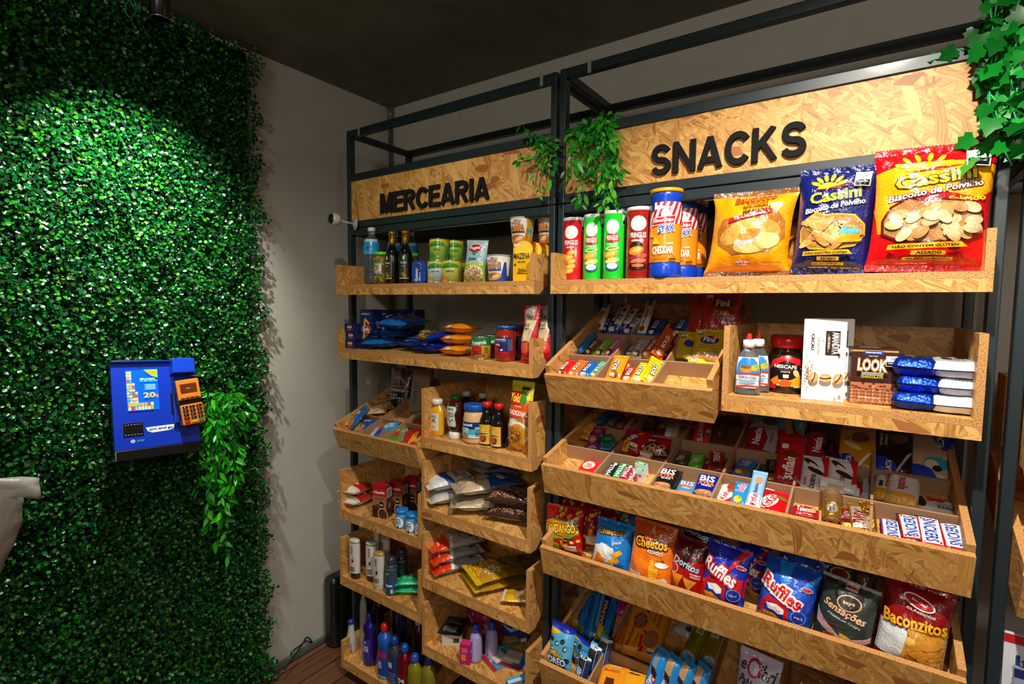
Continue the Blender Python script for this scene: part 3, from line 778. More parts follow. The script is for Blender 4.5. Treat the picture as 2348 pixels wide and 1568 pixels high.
def twin(o, label=None, M=None, loc=None, group=None, cat=None, rz=None):
    """a copy of a thing with copies of its parts"""
    c = o.copy(); C.objects.link(c)
    for ch in o.children:
        d = ch.copy(); C.objects.link(d); d.parent = c; d.matrix_parent_inverse = ch.matrix_parent_inverse
        for g in ch.children: e = g.copy(); C.objects.link(e); e.parent = d
    if label: c['label'] = label
    if group: c['group'] = group
    if loc: c.location = (loc[0], loc[1], loc[2] + H)
    if rz is not None: c.rotation_euler = (0, 0, math.radians(rz))
    if M is not None: c.matrix_world = M
    return c
def shifted(o, dx, dy, dz): M = o.matrix_world.copy() if o.rotation_mode else None; m = o.matrix_basis.copy(); return Matrix.Translation((dx, dy, dz)) @ m
def lumps(mb, n, F, W, Hh, col, rmin, rmax, seed=1, zone=(-.8, .1, .8, .9), cols=None, flat_=.6):
    """small food pieces printed or seen through a window: little ellipses as raised domes"""
    r = random.Random(seed)
    for i in range(n):
        x = r.uniform(zone[0], zone[2]) * W / 2; z = r.uniform(zone[1], zone[3]) * Hh
        a = r.uniform(0, PI); A, B = r.uniform(rmin, rmax), r.uniform(rmin, rmax) * .7; c = r.choice(cols) if cols else col
        pts = rot2(ell(x, z, A, B, 9), x, z, a)
        vs = [F(p[0], p[1], .0007) for p in pts] + [F(x + (p[0] - x) * .6, z + (p[1] - z) * .6, .0007 + flat_ * B) for p in pts] + [F(x, z, .0007 + flat_ * B * 1.15)]
        fs = [(k, (k + 1) % 9, 9 + (k + 1) % 9, 9 + k) for k in range(9)] + [(9 + k, 9 + (k + 1) % 9, 18) for k in range(9)]
        mb.add(vs, fs, c)

def tl(T, p0, p1, n):
    x0, v0, x1, v1, n1 = prop(T, p0, p1, n); return math.sqrt((x0 - x1) ** 2 + (v0 - v1) ** 2 + (n1 - n) ** 2)
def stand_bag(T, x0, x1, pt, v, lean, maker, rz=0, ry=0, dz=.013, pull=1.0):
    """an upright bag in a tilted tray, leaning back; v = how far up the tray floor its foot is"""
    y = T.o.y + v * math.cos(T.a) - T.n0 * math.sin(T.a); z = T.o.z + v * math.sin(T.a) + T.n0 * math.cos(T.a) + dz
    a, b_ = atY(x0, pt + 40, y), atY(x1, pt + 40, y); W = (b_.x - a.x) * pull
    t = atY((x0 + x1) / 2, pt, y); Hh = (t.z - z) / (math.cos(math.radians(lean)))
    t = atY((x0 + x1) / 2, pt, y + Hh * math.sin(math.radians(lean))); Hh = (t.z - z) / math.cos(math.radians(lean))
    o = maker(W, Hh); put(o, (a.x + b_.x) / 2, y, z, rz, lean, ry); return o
# ================================================================== TOP SHELF, RIGHT RACK
# moustached crisp cans: the drawn face itself is a mascot and is left out, the plain oval stays
def crisp_can(label, col, txt, els, R=.0365, Hh=.205):
    prof = [(0, R * .97), (.003, R), (Hh - .012, R)]
    W = 2 * R
    e = [('e', 0, .76, .62, .105, 'f4f2ee')] + ([('p', [(-.72, .56), (-.55, .655), (.55, .655), (.72, .56), (0, .525)], 'c01a20')] if col == '18c02a' else [])
    e += [('t', 'PRINGLES', 0, .60, 1.25 if col != '18c02a' else 1.1, .075, 'f8f4f0', 0, '5a0a0a' if col != '18c02a' else 'c01a20', .06),
          ('r', .95, .78, 1.35, .93, 'ddddda'), ('r', 1.0, .79, 1.3, .85, '222222')] + els
    o = bottle('crisp_can', label, 'can', prof, col, 'print', caps=(('base_rim', [(-.0005, R * .99), (.003, R * 1.015), (.0045, R * 1.0)], 'b8b8b8', 'tin'),
        ('lid', [(Hh - .012, R * 1.0), (Hh - .011, R * 1.035), (Hh - .003, R * 1.035), (Hh - .001, R * 1.0), (Hh - .001, R * .9), (Hh - .003, R * .88)], 'dcdcdc', 'plastic')), body='can_body', art_body=None)
    b = o.children[0]
    # artwork on the body itself
    mb = MB(); lathe(mb, prof, col, 30)
    art(mb, e, cylF(prof), W, Hh, .006, h0=.0004)
    me = b.data; bpy.data.objects.remove(b)
    nb = mb.build('can_body', 'print', o)
    return o
def saddle(u, v, s, c='e89a2c', c2='f6c15c'): return [('ea', u, v, .032 * s, .017 * s, 12, c), ('ea', u + .05, v + .008, .022 * s, .009 * s, 14, c2)]
def cans_r():
    els_o = [('t', 'ORIGINAL', -.05, .525, .75, .03, 'fff0e0')]
    for k, (u, v) in enumerate(((.05, .44), (-.2, .36), (.1, .30), (0, .22), (-.1, .15))): els_o += saddle(u, v, 1.15 if k % 2 else .95)
    els_g = [('t', 'CREME E CEBOLA', 0, .505, 1.1, .024, 'd6f5c8'), ('ea', .0, .45, .044, .014, 4, 'c9e88c'), ('ea', .02, .452, .03, .007, 4, '5cae38')] + saddle(-.15, .36, 1.35) + \
        [('ea', .05, .27, .045, .017, 10, 'cfe07a'), ('e', .05, .185, .62, .062, '1c4a90'), ('e', .05, .195, .52, .046, 'e8eef2'), ('ea', .0, .20, .004, .002, 40, '4a8a3a'), ('ea', .18, .19, .004, .002, -20, '4a8a3a')]
    els_c = [('t', 'CHURRASCO', -.05, .525, .95, .028, 'fff0e0'), ('ea', -.1, .46, .038, .02, 0, '2a1512')] + saddle(-.15, .385, 1.45, 'e07f22', 'f3b04a') + \
        [('ea', .12, .30, .045, .017, 12, 'b1503c'), ('ea', -.1, .27, .04, .015, -8, '8e2e22'), ('ea', .05, .24, .046, .014, 5, 'c46a50'), ('ea', 0, .17, .054, .02, 0, '24100c'), ('ea', .02, .18, .036, .01, 0, 'd9662a')]
    px = ((1288, 1341, 500, 648), (1337, 1385, 495, 648), (1383, 1434, 491, 648), (1434, 1495, 483, 647))
    spec = [('bright red crisp can, leftmost on the top snack shelf', 'c8101a', els_o), ('bright green crisp can standing next to the red one at shelf end', '18c02a', els_g),
            ('bright green crisp can beside the dark red barbecue one', '18c02a', els_g), ('dark red barbecue crisp can beside the tall blue canister', '8e150f', els_c)]
    Ys = (1.495, 1.475, 1.452, 1.432)
    for i, (p, (lb, c, e)) in enumerate(zip(px, spec)):
        xc, yc, r, hh = cyl_at(*p, Ys[i], Z1R)
        o = crisp_can(lb, c, '', e, min(r, .0385), .205)
        put(o, xc, yc, Z1R, 10 if i < 3 else 14)
        if i in (1, 2): o['group'] = 'green crisp cans'
        if i == 3: twin(o, 'second dark red crisp can, mostly hidden behind the front one', loc=(xc + .0, yc + .085, Z1R), rz=20)
    # tall blue canisters
    def stax(label):
        R = .0435; Hh = .236
        prof = smooth_prof([(0, R * .93), (.004, R * .99), (.03, R), (.038, R * .96), (.05, R * .975), (.18, R * .975), (.19, R * .93), (.218, R * .97), (.226, R * .985), (.232, R * .96)], 3)
        els = [('r', -1.5, 0, 1.5, .64, 'f08a14')]
        for k in range(9): els.append(('p', [(-1.5 + k * .42, .64), (-1.29 + k * .42, .64), (-.75 + k * .42, 1.0), (-.96 + k * .42, 1.0)], 'c01828'))
        els += [('r', -1.5, .86, -.75, 1.0, '1a2c70'), ('p', [(-1.2, .42), (-.98, .62), (-.72, .42)], 'f6b030'),
                ('e', .0, .80, .28, .085, 'f5ece8'), ('e', .02, .80, .22, .065, 'f5ece8'), ('p', [(-.92, .60), (.62, .64), (.72, .78), (-.8, .74)], 'f8f0ec'), ('p', [(-.86, .615), (.58, .65), (.66, .765), (-.76, .73)], 'c41824'),
                ('t', 'ElmaChips', -.1, .688, 1.28, .075, 'ffffff', 3), ('t', 'STAX', .08, .55, 1.05, .115, '1440b8', 10, 'e8ecf4', .1, .15),
                ('p', [(-.82, .30), (-.62, .44), (-.28, .30)], 'ffb428'), ('t', 'SABOR', .35, .305, .42, .03, 'fff'), ('t', 'CHEDDAR', -.12, .20, 1.36, .13, 'ffffff', 1)] + \
            lines(-.85, .06, .25, .11, 3, 'b85c10') + [('t', '156g', .62, .09, .2, .03, '402000'), ('r', .3, .035, .8, .058, '3a2208')]
        return bottle('crisp_canister', label, 'canister', prof, '0c3cb4', 'plastic', caps=(('lid', [(.2325, R * .99), (.2335, R * 1.03), (.242, R * 1.03), (.243, R * .98)], 'e8a010', 'plastic'),), lab=(.042, .205, None, 'f4efe8'), els=els, n=34, body='canister_body')
    xc, yc, r, hh = cyl_at(1497, 1568, 442, 645, 1.43, Z1R)
    o = stax('tall blue cheddar crisp canister with orange lid, frontmost of three'); yc = 1.455; xc -= .006; put(o, xc, yc, Z1R, 16)
    twin(o, 'blue cheddar crisp canister directly behind the frontmost one', loc=(xc + .012, yc + .12, Z1R), rz=14)
    twin(o, 'rearmost of the three blue cheddar crisp canisters', loc=(xc + .013, yc + .215, Z1R), rz=18)
    # bread bag
    br = [('p', [(-.72, .66), (.62, .74), (.86, .60), (.9, .42), (.55, .25), (-.35, .23), (-.78, .36), (-.84, .52)], '9c6020')]
    br += [('ea', -.45, .45, .06, .045, 20, 'c08c40'), ('ea', -.1, .55, .085, .04, 8, 'd99a4c'), ('ea', .45, .52, .07, .045, -18, 'c98a3c'), ('ea', .1, .33, .09, .04, 4, 'c8a058'),
           ('ea', .05, .44, .085, .05, 14, 'e7a04c'), ('ea', .07, .405, .085, .022, 14, 'f6e0b4'), ('ea', .1, .385, .08, .014, 14, 'e8a0a0'), ('ea', .5, .38, .06, .04, 10, 'edbd74'), ('ea', .03, .455, .06, .026, 14, 'd47a28')]
    br += [('t', 'Bauducco', .05, .885, .98, .085, 'c8401c', 5, None, 0, .2), ('t', 'BISNAGUINHA', .12, .825, .5, .022, '5a2a08', 4), ('t', 'fermentação', .08, .785, .6, .045, '5a2a08', 5), ('t', 'natural', .12, .735, .66, .07, '5a2a08', 5),
           ('p', [(-.55, .60), (.5, .70), (.5, .755), (-.55, .655)], 'd01818'), ('t', 'TRADICIONAL', -.02, .678, .82, .034, 'fff', 8),
           ('r', -.22, .12, .12, .165, 'd82020'), ('t', 'muito leve', -.05, .155, .34, .03, 'fff', 0, 'd82020', .08), ('t', '& macio', -.05, .128, .26, .022, 'fff'), ('t', 'PESO LIQ 200g', .64, .14, .42, .022, '7a4a0c')]
    o = bag('bread_bag', 'yellow film bag of small milk rolls with a clear window', 'bread bag', .205, .222, .09, 'e89408', br, seal=.06, sealcol='7a4a20', wr=.006, pull=.10, pu=2.2, lean=.08)
    x, W, hh = span(1618, 1812, 450, 643, 1.47); put(o, x + .005, 1.468, Z1R, 4, 4)
    for k, (dx, dy, rz, lb) in enumerate(((.13, .10, -12, 'brownish yellow bread bag slumped in shade behind the front one'), (.03, .19, 8, 'rearmost yellow bread bag of milk rolls'))):
        q = twin(o, lb); put(q, x + dx, 1.52 + dy, Z1R, rz, 12)
        q.scale = (.75, .9, .72) if k == 0 else (1, 1, .85)
    # manioc biscuit bags
    def cassini(label, main, red):
        W, Hh = (.160, .252) if not red else (.215, .272)
        cw = 'd8b07c'
        e = []
        if red: e += [('p', [(-1, .80), (-.5, .86), (.4, .86), (1, .82), (1, .62), (.75, .56), (.3, .60), (-.3, .62), (-.98, .45)], 'f29a10'), ('p', [(-1, .5), (-.6, .6), (-.5, .3), (-.9, .3)], 'f29a10')]
        for k in range(6):
            a = math.radians(20 + k * 28); e.append(('ea', -.2 + .42 * math.cos(a) * (1 if red else .9), .815 + .085 * math.sin(a), .022, .009, math.degrees(a), 'f8b818' if red else 'f2d22a'))
        e += [('p', [(-.55, .79)] + [(-.2 + .3 * math.cos(t_), .795 + .055 * math.sin(t_)) for t_ in [PI - i * PI / 8 for i in range(9)]] + [(.15, .79)], 'f8b818' if red else 'f2d22a'),
              ('p', [(-.5, .775), (0, .81), (.5, .82), (0, .79)], 'd81818'),
              ('t', 'Cassini', .0, .725, 1.36, .105, 'f6d21c', 8, '4a2410' if red else '20306a', .07),
              ('t', 'Biscoito de Polvilho', .02, .625, 1.6, .05, 'f4f0ec', 10, '5a2a1c' if red else '0c1450', .09, .2)]
        blob = [(-.82, .40), (-.7, .50), (-.42, .56), (-.2, .53), (.1, .54), (.55, .53), (.82, .45), (.84, .36), (.62, .27), (.1, .235), (-.5, .24), (-.8, .30)]
        if red: e += [('t', 'Salgado', .55, .55, .62, .055, 'f6d21c', 4, 'b85c10', .06)]
        e += [('p', [(u * 1.06, .39 + (v - .39) * 1.1) for u, v in blob], '5a1410' if red else 'e8a018'), ('p', blob, 'a87444')]
        r = random.Random(3 if red else 8)
        for k in range(34 if red else 22):
            u, v = r.uniform(-.68, .72), r.uniform(.27, .49)
            e.append(('ea', u, v, .034 if red else .045, .021 if red else .016, r.uniform(-50, 60), r.choice((cw, 'cc9c62', 'e2c090', 'c08c54') if red else ('c89450', 'b8803c', 'd8a868'))))
        if not red: e += [('p', [(.2, .28), (.75, .30), (.78, .38), (.3, .41)], 'ee9a1c'), ('p', [(.22, .36), (.74, .37), (.74, .41), (.3, .44)], '5aa8c8'), ('t', 'Queijo', .45, .435, .52, .05, 'f0d060', -6, '5a3010', .08), ('t', 'Sabor', .3, .475, .26, .022, 'f6e8b0')]
        e += [('p', [(-.72, .165), (.62, .185), (.5, .225), (-.7, .205)], 'e8b020'), ('t', 'NÃO CONTÉM GLÚTEN', -.08, .195, 1.1, .022, '3a1a0c', 2),
              ('r', -.3, .125, .28, .158, 'e8b020'), ('t', 'ASSADO', 0, .142, .42, .022, '3a1a0c'), ('r', -.42, .085, .4, .108, 'e8b020'), ('t', '100% AMIDO DE MANDIOCA', 0, .097, .74, .013, '3a1a0c')]
        e += seal_box(.66, .86, .2, .065) + [('t', 'PESO LÍQUIDO 100 g', .45, .06, .7, .018, 'f2d22a' if not red else '8a0c0c'), ('t', 'Tradição desde 1968', -.25, .062, .5, .012, 'e8e8f0')]
        return bag('biscuit_bag', label, 'biscuit bag', W, Hh, .085 if red else .07, main, e, seal=.055, wr=.006 if red else .005, pull=.07, pu=2.3, step=.008, belly=.15)
    o = cassini('dark blue bag of cheese manioc biscuits beside the big red bag', '10185c', False)
    x, W, hh = span(1822, 1975, 392, 635, 1.46); put(o, x, 1.462, Z1R, 0, 1, 3)
    o = cassini('large glossy red and orange bag of manioc biscuits, right end of top shelf', 'd40810', True)
    x, W, hh = span(1985, 2248, 345, 630, 1.46); put(o, x + .004, 1.456, Z1R, 5, 2, 2)
    q = twin(o, 'red biscuit bag lying flat in the shade behind the standing ones'); flat(q, x - .09, 1.68, Z1R + .035, 70, .272); q.scale = (.8, .6, .75)
cans_r()
# steel sweetener bottles, coffee, wafers: box at the right
def zc():
    z = ZZR
    prof = smooth_prof([(0, .026), (.004, .031), (.03, .031), (.07, .030), (.10, .0235), (.122, .0125), (.126, .0125)], 4)
    els = [('r', -1, 0, 1, .45, 'c6dcec'), ('p', [(-1, .45), (-.85, .8), (-.4, .98), (.4, .98), (.85, .8), (1, .45)], '2c86d0'), ('e', -.1, .62, .5, .11, 'e88a1c'), ('e', -.1, .68, .46, .05, '8a4a1c'), ('ea', .55, .66, .016, .016, 0, 'd8b030'), ('ea', .72, .72, .012, .012, 0, '8ab030'),
           ('p', [(-1, .40), (0, .45), (1, .42), (1, .5), (0, .5), (-1, .46)], 'd83020'), ('r', -1, .26, 1, .41, 'dbe8f2'), ('t', 'ZERO-CAL', 0, .345, 1.5, .085, '1a2a66'), ('t', 'SUGAR', .5, .28, .4, .02, '3a5a8a')] + lines(-.7, .14, .7, .26, 4, '6a8aa8') + \
          [('p', [(-1, .06), (0, .12), (1, .08), (1, .02), (0, .06), (-1, 0)], 'd83828'), ('r', 0, .0, .7, .045, 'f0f0f0')] + [('r', .05 + k * .08, .0, .09 + k * .08, .04, '333333') for k in range(8)]
    o = bottle('sweetener_bottle', 'clear sweetener bottle with white cap and red tip, nearest the front', 'bottle', prof, 'dfe8f0', 'clear', caps=(('cap', [(.122, .0125), (.1225, .0145), (.142, .0145), (.143, .010)], 'f2f2f0', 'plastic'), ('tip', [(.143, .007), (.152, .0065), (.158, .0045), (.159, .0045)], 'd8201c', 'plastic')),
        lab=(.018, .098, .052, 'dbe8f2'), els=els, sx=1.0, sy=.62, inner=(.002, .095, 'c8d4dc', 'clear', 'liquid'))
    p = atZ(1713, 903, z); put(o, p.x, max(p.y, 1.455), z, 6)
    twin(o, 'second clear sweetener bottle, half hidden behind the first', loc=(p.x + .012, max(p.y, 1.455) + .065, z), rz=4)
    # coffee jar
    prof = smooth_prof([(0, .036), (.004, .040), (.05, .041), (.078, .038), (.095, .031), (.104, .030)], 4)
    els = [('r', -1, 0, 1, 1, '15100f'), ('p', [(-1.0, .55), (-.8, .85), (0, 1.0), (.8, .9), (1, .6), (.8, .72), (0, .86), (-.75, .66)], 'c41820'), ('t', 'NESCAFE', 0, .68, 1.25, .10, 'ffffff', -2), ('ra', .62, .76, .012, .003, 50, 'd82020'),
           ('t', 'TRADIÇÃO', .0, .59, .8, .035, 'b85030'), ('t', 'FORTE', .02, .53, .5, .04, 'e8e0d8'), ('r', -1, .02, -.5, .22, 'c41820'), ('r', -.45, .12, .55, .30, 'e2c08c'), ('p', [(-.9, .26), (-.4, .42), (-.3, .2), (-.6, .14)], 'e87c14'),
           ('p', [(.3, .30), (.85, .46), (.95, .1), (.5, .08)], 'e0a020'), ('p', [(-.35, .22), (0, .34), (.4, .24), (.3, .12), (-.2, .1)], 'd05a14'), ('r', -.1, .36, .2, .46, 'f0e4d0'), ('ea', .6, .5, .012, .018, 30, 'e8c48c'), ('t', '100 g', .72, .1, .4, .06, 'f4e4a0')]
    def jar(lb): return bottle('coffee_jar', lb, 'jar', prof, '180a05', 'glass', caps=(('cap', smooth_prof([(.1035, .031), (.105, .0345), (.112, .036), (.124, .036), (.13, .033), (.131, .027)], 2), 'cc1018', 'plastic'),), lab=(.008, .088, .078, '15100f'), els=els, body='jar_body', n=28)
    o = jar('glass jar of instant coffee with red cap beside the white wafer box'); p = atZ(1802, 897, z); o.scale = (1.15,) * 3; put(o, p.x, max(p.y, 1.475), z, 2)
    twin(o, 'second coffee jar, only its dark edge showing behind the front one', loc=(p.x - .014, max(p.y, 1.475) + .085, z), rz=0)
    # wafer boxes
    els = [('r', .05, .56, .72, .86, '2a140c'), ('t', 'AMANDITA', .52, .71, .34, .27, 'f4ece4', 270), ('t', 'RECHEADA', .2, .71, .11, .15, 'e8dcc8', 270), ('r', .16, .60, .19, .63, 'c8a050'), ('r', .16, .79, .19, .82, 'c8a050'),
           ('t', 'CREME COM', -.28, .68, .13, .20, 'c4b4ac', 270), ('t', 'DE', -.08, .74, .09, .04, 'c4b4ac', 270), ('t', 'CACAU', -.55, .72, .15, .20, '2c2420', 270)]
    r = random.Random(4)
    for k in range(60): els.append(('ea', r.gauss(-.72, .10), r.gauss(.32, .07), .003, .002, r.uniform(0, 90), r.choice(('a86a40', '7a4020', 'c08a60'))))
    for u, a in ((-.45, 78), (.12, 4), (.70, 62)): els += [('ea', u, .285, .026, .021, a, 'dba66c'), ('ea', u, .285, .026, .006, a, '5a2a14'), ('ea', u - .02, .296, .018, .004, a, 'ecc898')]
    els += [('e', .8, .12, .07, .03, 'f6e6d4'), ('e', .6, .09, .05, .02, 'f8eadc'), ('e', .7, .62, .06, .03, 'f4ead8')]
    sd = lines(-.6, .12, .6, .7, 16, 'b0a8a0', seed=3)
    o = carton('wafer_box', 'tall white wafer box with brown name panel and round biscuits', 'box', .090, .052, .200, 'f0ebe6', els, sd, group=None)
    p = atZ(1880, 917, z); put(o, p.x + .002, max(p.y, 1.45) + .022, z, 4)
    twin(o, 'second tall white wafer box right behind the front one', loc=(p.x + .016, max(p.y, 1.45) + .082, z), rz=2)
    els = [('r', -1, 0, 1, .38, 'b4704a'), ('r', -1, .93, 1, .96, 'c89a3c'), ('r', -.45, .885, .35, .95, '1a4ab0'), ('t', 'Itamaraty', -.05, .918, .68, .035, 'fff'), ('t', 'Stick Wafer', -.05, .855, .42, .02, 'e8d8c8')]
    r = random.Random(9)
    for k in range(13):
        u = -.9 + k * .15; hh = r.uniform(.26, .38); els += [('r', u - .062, .03, u + .062, hh, 'b06a40' if k % 2 else 'c4845a'), ('e', u, hh, .07, .018, '5a2818')] + [('ra', u, q, .012, .0011, 20, '5a2818') for q in (.1, .16, .22, .28) if q < hh - .02]
    els += [('t', 'LOOK', -.12, .70, 1.25, .21, 'f6eee4', -2, 'a8741c', .10)] + lines(-.6, .52, .4, .585, 3, 'e8dcd0', .1) + [('t', 'CHOCOLATE', -.12, .49, .95, .04, 'e8d018')] + seal_box(.68, .78, .24, .09) + [('t', 'NET WEIGHT: 1.94 Oz', -.2, .12, .9, .025, 'f6e4d0', -2)]
    o = carton('wafer_box', 'dark brown chocolate wafer stick box beside the stacked cookie packs', 'box', .092, .060, .134, '3c1410', els, [('r', -1, 0, 1, .38, 'a8643e')] + seal_box(-.2, .76, .5, .09) + [('ra', u, .2, .009, .036, 0, 'c4845a') for u in (-.6, -.2, .2, .6)], topcol='3a1410', top=[('t', 'LOOK', -.1, .5, .9, .4, 'e8dccc')])
    p = atZ(1998, 925, z); put(o, p.x - .004, max(p.y, 1.45) + .022, z, 10)
    # cookie packs
    def pack(lb, c1, c2, g):
        e = [('r', -.9, .12, .9, .88, c2), ('e', 0, .55, .5, .25, 'e8e4de'), ('e', -.3, .5, .25, .16, '4a2a1a'), ('e', .25, .58, .26, .16, '3a2014'), ('t', 'GOLD', .1, .30, .8, .12, '1c3aa0')]
        return flow('cookie_pack', lb, 'cookie pack', .080, .125, .036, c1, e, fin='foil' if c1 == '0a3cc0' else 'film', sealcol='0a3cc0', parts=True, wr=.0022, pw=16, pu=9, seal=.06)
    for col, c1, xs in ((0, '0a3cc0', 2100), (1, 'dfe3e6', 2194)):
        o = None
        for lv, (py, w_) in enumerate(((946, 'bottom'), (908, 'middle'), (868, 'top'))):
            lb = ('shiny blue' if col == 0 else 'white and blue') + ' cookie pack, ' + {'bottom': 'lowest', 'middle': 'middle one', 'top': 'uppermost'}[w_] + ' of its stack by box end'
            p = atY(xs, 900, 1.44)
            if o is None: o = pack(lb, c1, 'cfd6dc' if col else '1848c8', 0); q = o
            else: q = twin(o, lb)
            flat(q, p.x + (.0, .004, -.003)[lv], 1.505 + (.0, .006, .002)[lv], ZZR + .0205 + .0385 * lv, (-3, 2, -2)[lv] + (4 if col else 0), .125)
            if w_ == 'bottom' and col: q.location.x -= .003
zc()
# ================================================================== PROTEIN BAR TRAY
def c6(x, y): return (1230 + x / 4.43, 660 + y / 4.43)
def bar_els(col, pic, wave, name='BOLD', oc='151515', tc='f6f6f2', w=.62, h=.42, v=.5):
    e = []
    for k in range(4): e.append(('r', -.86 + k * .12, .08, -.83 + k * .12, .92, wave))
    for k in range(2): e.append(('r', .86 - k * .12, .08, .89 - k * .12, .92, wave))
    e += [('e', .1, .14, .55, .10, pic), ('e', -.1, .12, .35, .06, 'f0dcb0')]
    e += [('t', name, -.05, v, w, h, tc, 90, oc, .10), ('r', .35, .82, .75, .92, 'e4e4e0')]
    return e
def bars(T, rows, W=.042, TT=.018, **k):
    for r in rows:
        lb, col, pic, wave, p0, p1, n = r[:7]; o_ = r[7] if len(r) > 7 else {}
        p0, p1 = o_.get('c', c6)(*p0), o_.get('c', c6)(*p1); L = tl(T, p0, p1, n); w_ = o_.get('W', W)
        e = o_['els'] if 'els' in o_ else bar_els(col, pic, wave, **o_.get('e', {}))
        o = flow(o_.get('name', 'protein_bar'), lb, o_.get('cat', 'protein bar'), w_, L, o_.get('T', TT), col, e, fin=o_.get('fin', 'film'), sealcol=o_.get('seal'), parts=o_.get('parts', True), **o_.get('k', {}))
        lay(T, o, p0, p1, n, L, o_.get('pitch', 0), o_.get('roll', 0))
WH = [('r', -1, .1, 1, .9, 'd8cfc0'), ('t', 'Wheyfer', 0, .42, .7, .5, '2a1a14', 90), ('r', -1, .74, 1, .92, '2478b8'), ('e', 0, .14, .6, .06, '6a4028')]
MK = [('r', -1, .0, 1, .26, '1c3cb0'), ('r', -1, .26, -.1, 1, '241814'), ('r', -.1, .26, 1, 1, 'd8d4cc'), ('t', 'Mukebar', -.5, .62, .5, .5, 'f0ece4', 90), ('t', '77', .45, .5, .75, .22, '15306a', 90), ('r', .2, .7, .8, .8, '3a2a22'), ('e', -.1, .10, .5, .07, 'e8e0d4')]
bars(TB, [
 ('red protein bar at left end of the front compartment row', 'd41418', '7a3418', 'a80c10', (225, 900), (375, 735), .012),
 ('orange protein bar between the red and the blue one, front row', 'f0701c', 'c87838', 'd05810', (345, 910), (490, 742), .012),
 ('blue protein bar in front left compartment beside the mint one', '1460c0', '8ab8e8', '0c48a0', (455, 920), (600, 757), .012),
 ('mint green protein bar next to the front compartment divider', '3ccaa0', 'a07040', '28a888', (570, 925), (715, 757), .012),
 ('large orange protein bar standing up over the front divider', 'f0921a', '8a4a24', 'd87c10', (770, 930), (870, 690), .030, dict(pitch=14, W=.048)),
 ('small red and orange protein bar lying under the yellow ones', 'd8301c', 'f0a880', 'b01c10', (900, 960), (1005, 810), .012),
 ('yellow protein bar with black wave lines, front middle compartment', 'f0cc14', 'f4e4a0', '9a8010', (1000, 975), (1125, 765), .022),
 ('second yellow protein bar turned on edge against the divider', 'e2bc10', 'd8c050', '8a7008', (1125, 970), (1235, 722), .026, dict(roll=40)),
 ('narrow orange bar poking up behind the large orange one', 'e07814', '8a4a24', 'c06010', (880, 850), (935, 765), .012, dict(W=.03)),
 ('bright blue wafer bar leaning on the left side panel', '1470c0', '2a1a14', '0c58a8', (415, 670), (595, 455), .024, dict(W=.036, roll=-35)),
 ('brown protein bar in middle row beside the blue wafer bar', '7a5a30', '402818', '5a4020', (515, 680), (650, 528), .012),
 ('lime green protein bar in the middle left compartment', '88b820', '4a3018', '6a9410', (620, 695), (760, 522), .012),
 ('pink protein bar beside the middle divider', 'c86a98', '402028', 'a84c7c', (720, 700), (885, 508), .014),
 ('dark grey protein bar half hidden under the silver one', '50505a', '806850', '38383f', (935, 700), (1010, 590), .010),
 ('silver protein bar in the middle row, central compartment', 'a09a94', '604838', '807a74', (1000, 708), (1110, 508), .018),
 ('orange brown protein bar beside the silver one', 'a85c20', 'd08030', '8a4814', (1100, 715), (1265, 500), .018),
 ('rust orange bar standing on edge at the compartment divider', 'c0481a', 'e87830', '8a2c0c', (1215, 700), (1370, 425), .032, dict(roll=50)),
 ('dark red protein bar lying by the gummy compartment', '8a1c14', '602018', '6a100c', (1295, 710), (1400, 570), .010),
 ('wafer bar with blue top, far left of the back row', 'c8c0b4', '2478b8', '2478b8', (625, 440), (735, 145), .020, dict(els=WH, W=.034, seal='1c6cb0')),
 ('dark blue bar between the wafer bar and the white ones', '16429c', '10286a', '10307c', (690, 450), (770, 290), .010, dict(W=.035)),
 ('black and white protein bar rising above others, back row', 'cfc8bc', '241814', '241814', (760, 465), (915, 172), .024, dict(els=MK, W=.044)),
 ('black and white protein bar just behind the first one', 'b8b0a4', '241814', '241814', (840, 440), (1000, 205), .016, dict(els=MK, W=.044)),
 ('lower black and white protein bar near the tall wafer bar', 'cfc8bc', '241814', '241814', (915, 478), (1060, 255), .014, dict(els=MK, W=.044)),
 ('tall thin wafer bar with bright blue tip, back row', 'd4ccc0', '2478b8', '2478b8', (1060, 485), (1190, 100), .026, dict(els=WH, W=.032, seal='1c78c0', pitch=8)),
 ('navy protein bar in the back middle compartment', '124a90', '0c2c60', '0c3470', (1165, 495), (1270, 312), .016, dict(W=.052)),
 ('dark red protein bar between two blue ones, back row', '7a1818', '501010', '5c1010', (1300, 500), (1375, 360), .012),
 ('blue protein bar leaning on the right back divider', '1860b4', '0c3470', '0c4890', (1415, 500), (1535, 300), .022, dict(W=.05)),
])
FY = [('e', .1, .62, .62, .13, '1c2c80'), ('ea', .3, .72, .012, .012, 0, 'd82020'), ('ea', .45, .70, .010, .010, 0, 'e8a020'), ('t', 'Fini', .1, .62, .75, .15, 'f4f0ec', -6, '101c60', .05),
      ('t', 'MINHOCA', .0, .42, 1.45, .10, 'e8c010', -6, '403008', .08)]
o = bag('gummy_bag', 'yellow gummy worm bag lying open face up beside the bars', 'sweets bag', .092, .125, .03, 'c8b01a', FY + seal_box(-.55, .85, .24, .07) + [('p', [(-.9, .2), (.8, .3), (.8, .06), (-.6, .06)], 'b87a50')] + [('ea', -.5 + .12 * k, .16 + .02 * (k % 3), .016, .005, k * 40, c) for k, c in enumerate(('d84c3c', 'e8d040', '58a848', 'e0803c', 'c83860', '70b850', 'e8c040', 'd05040', '58b0a0'))], wr=.003)
lay(TB, o, c6(1700, 770), c6(1780, 440), .022, .125, 8)
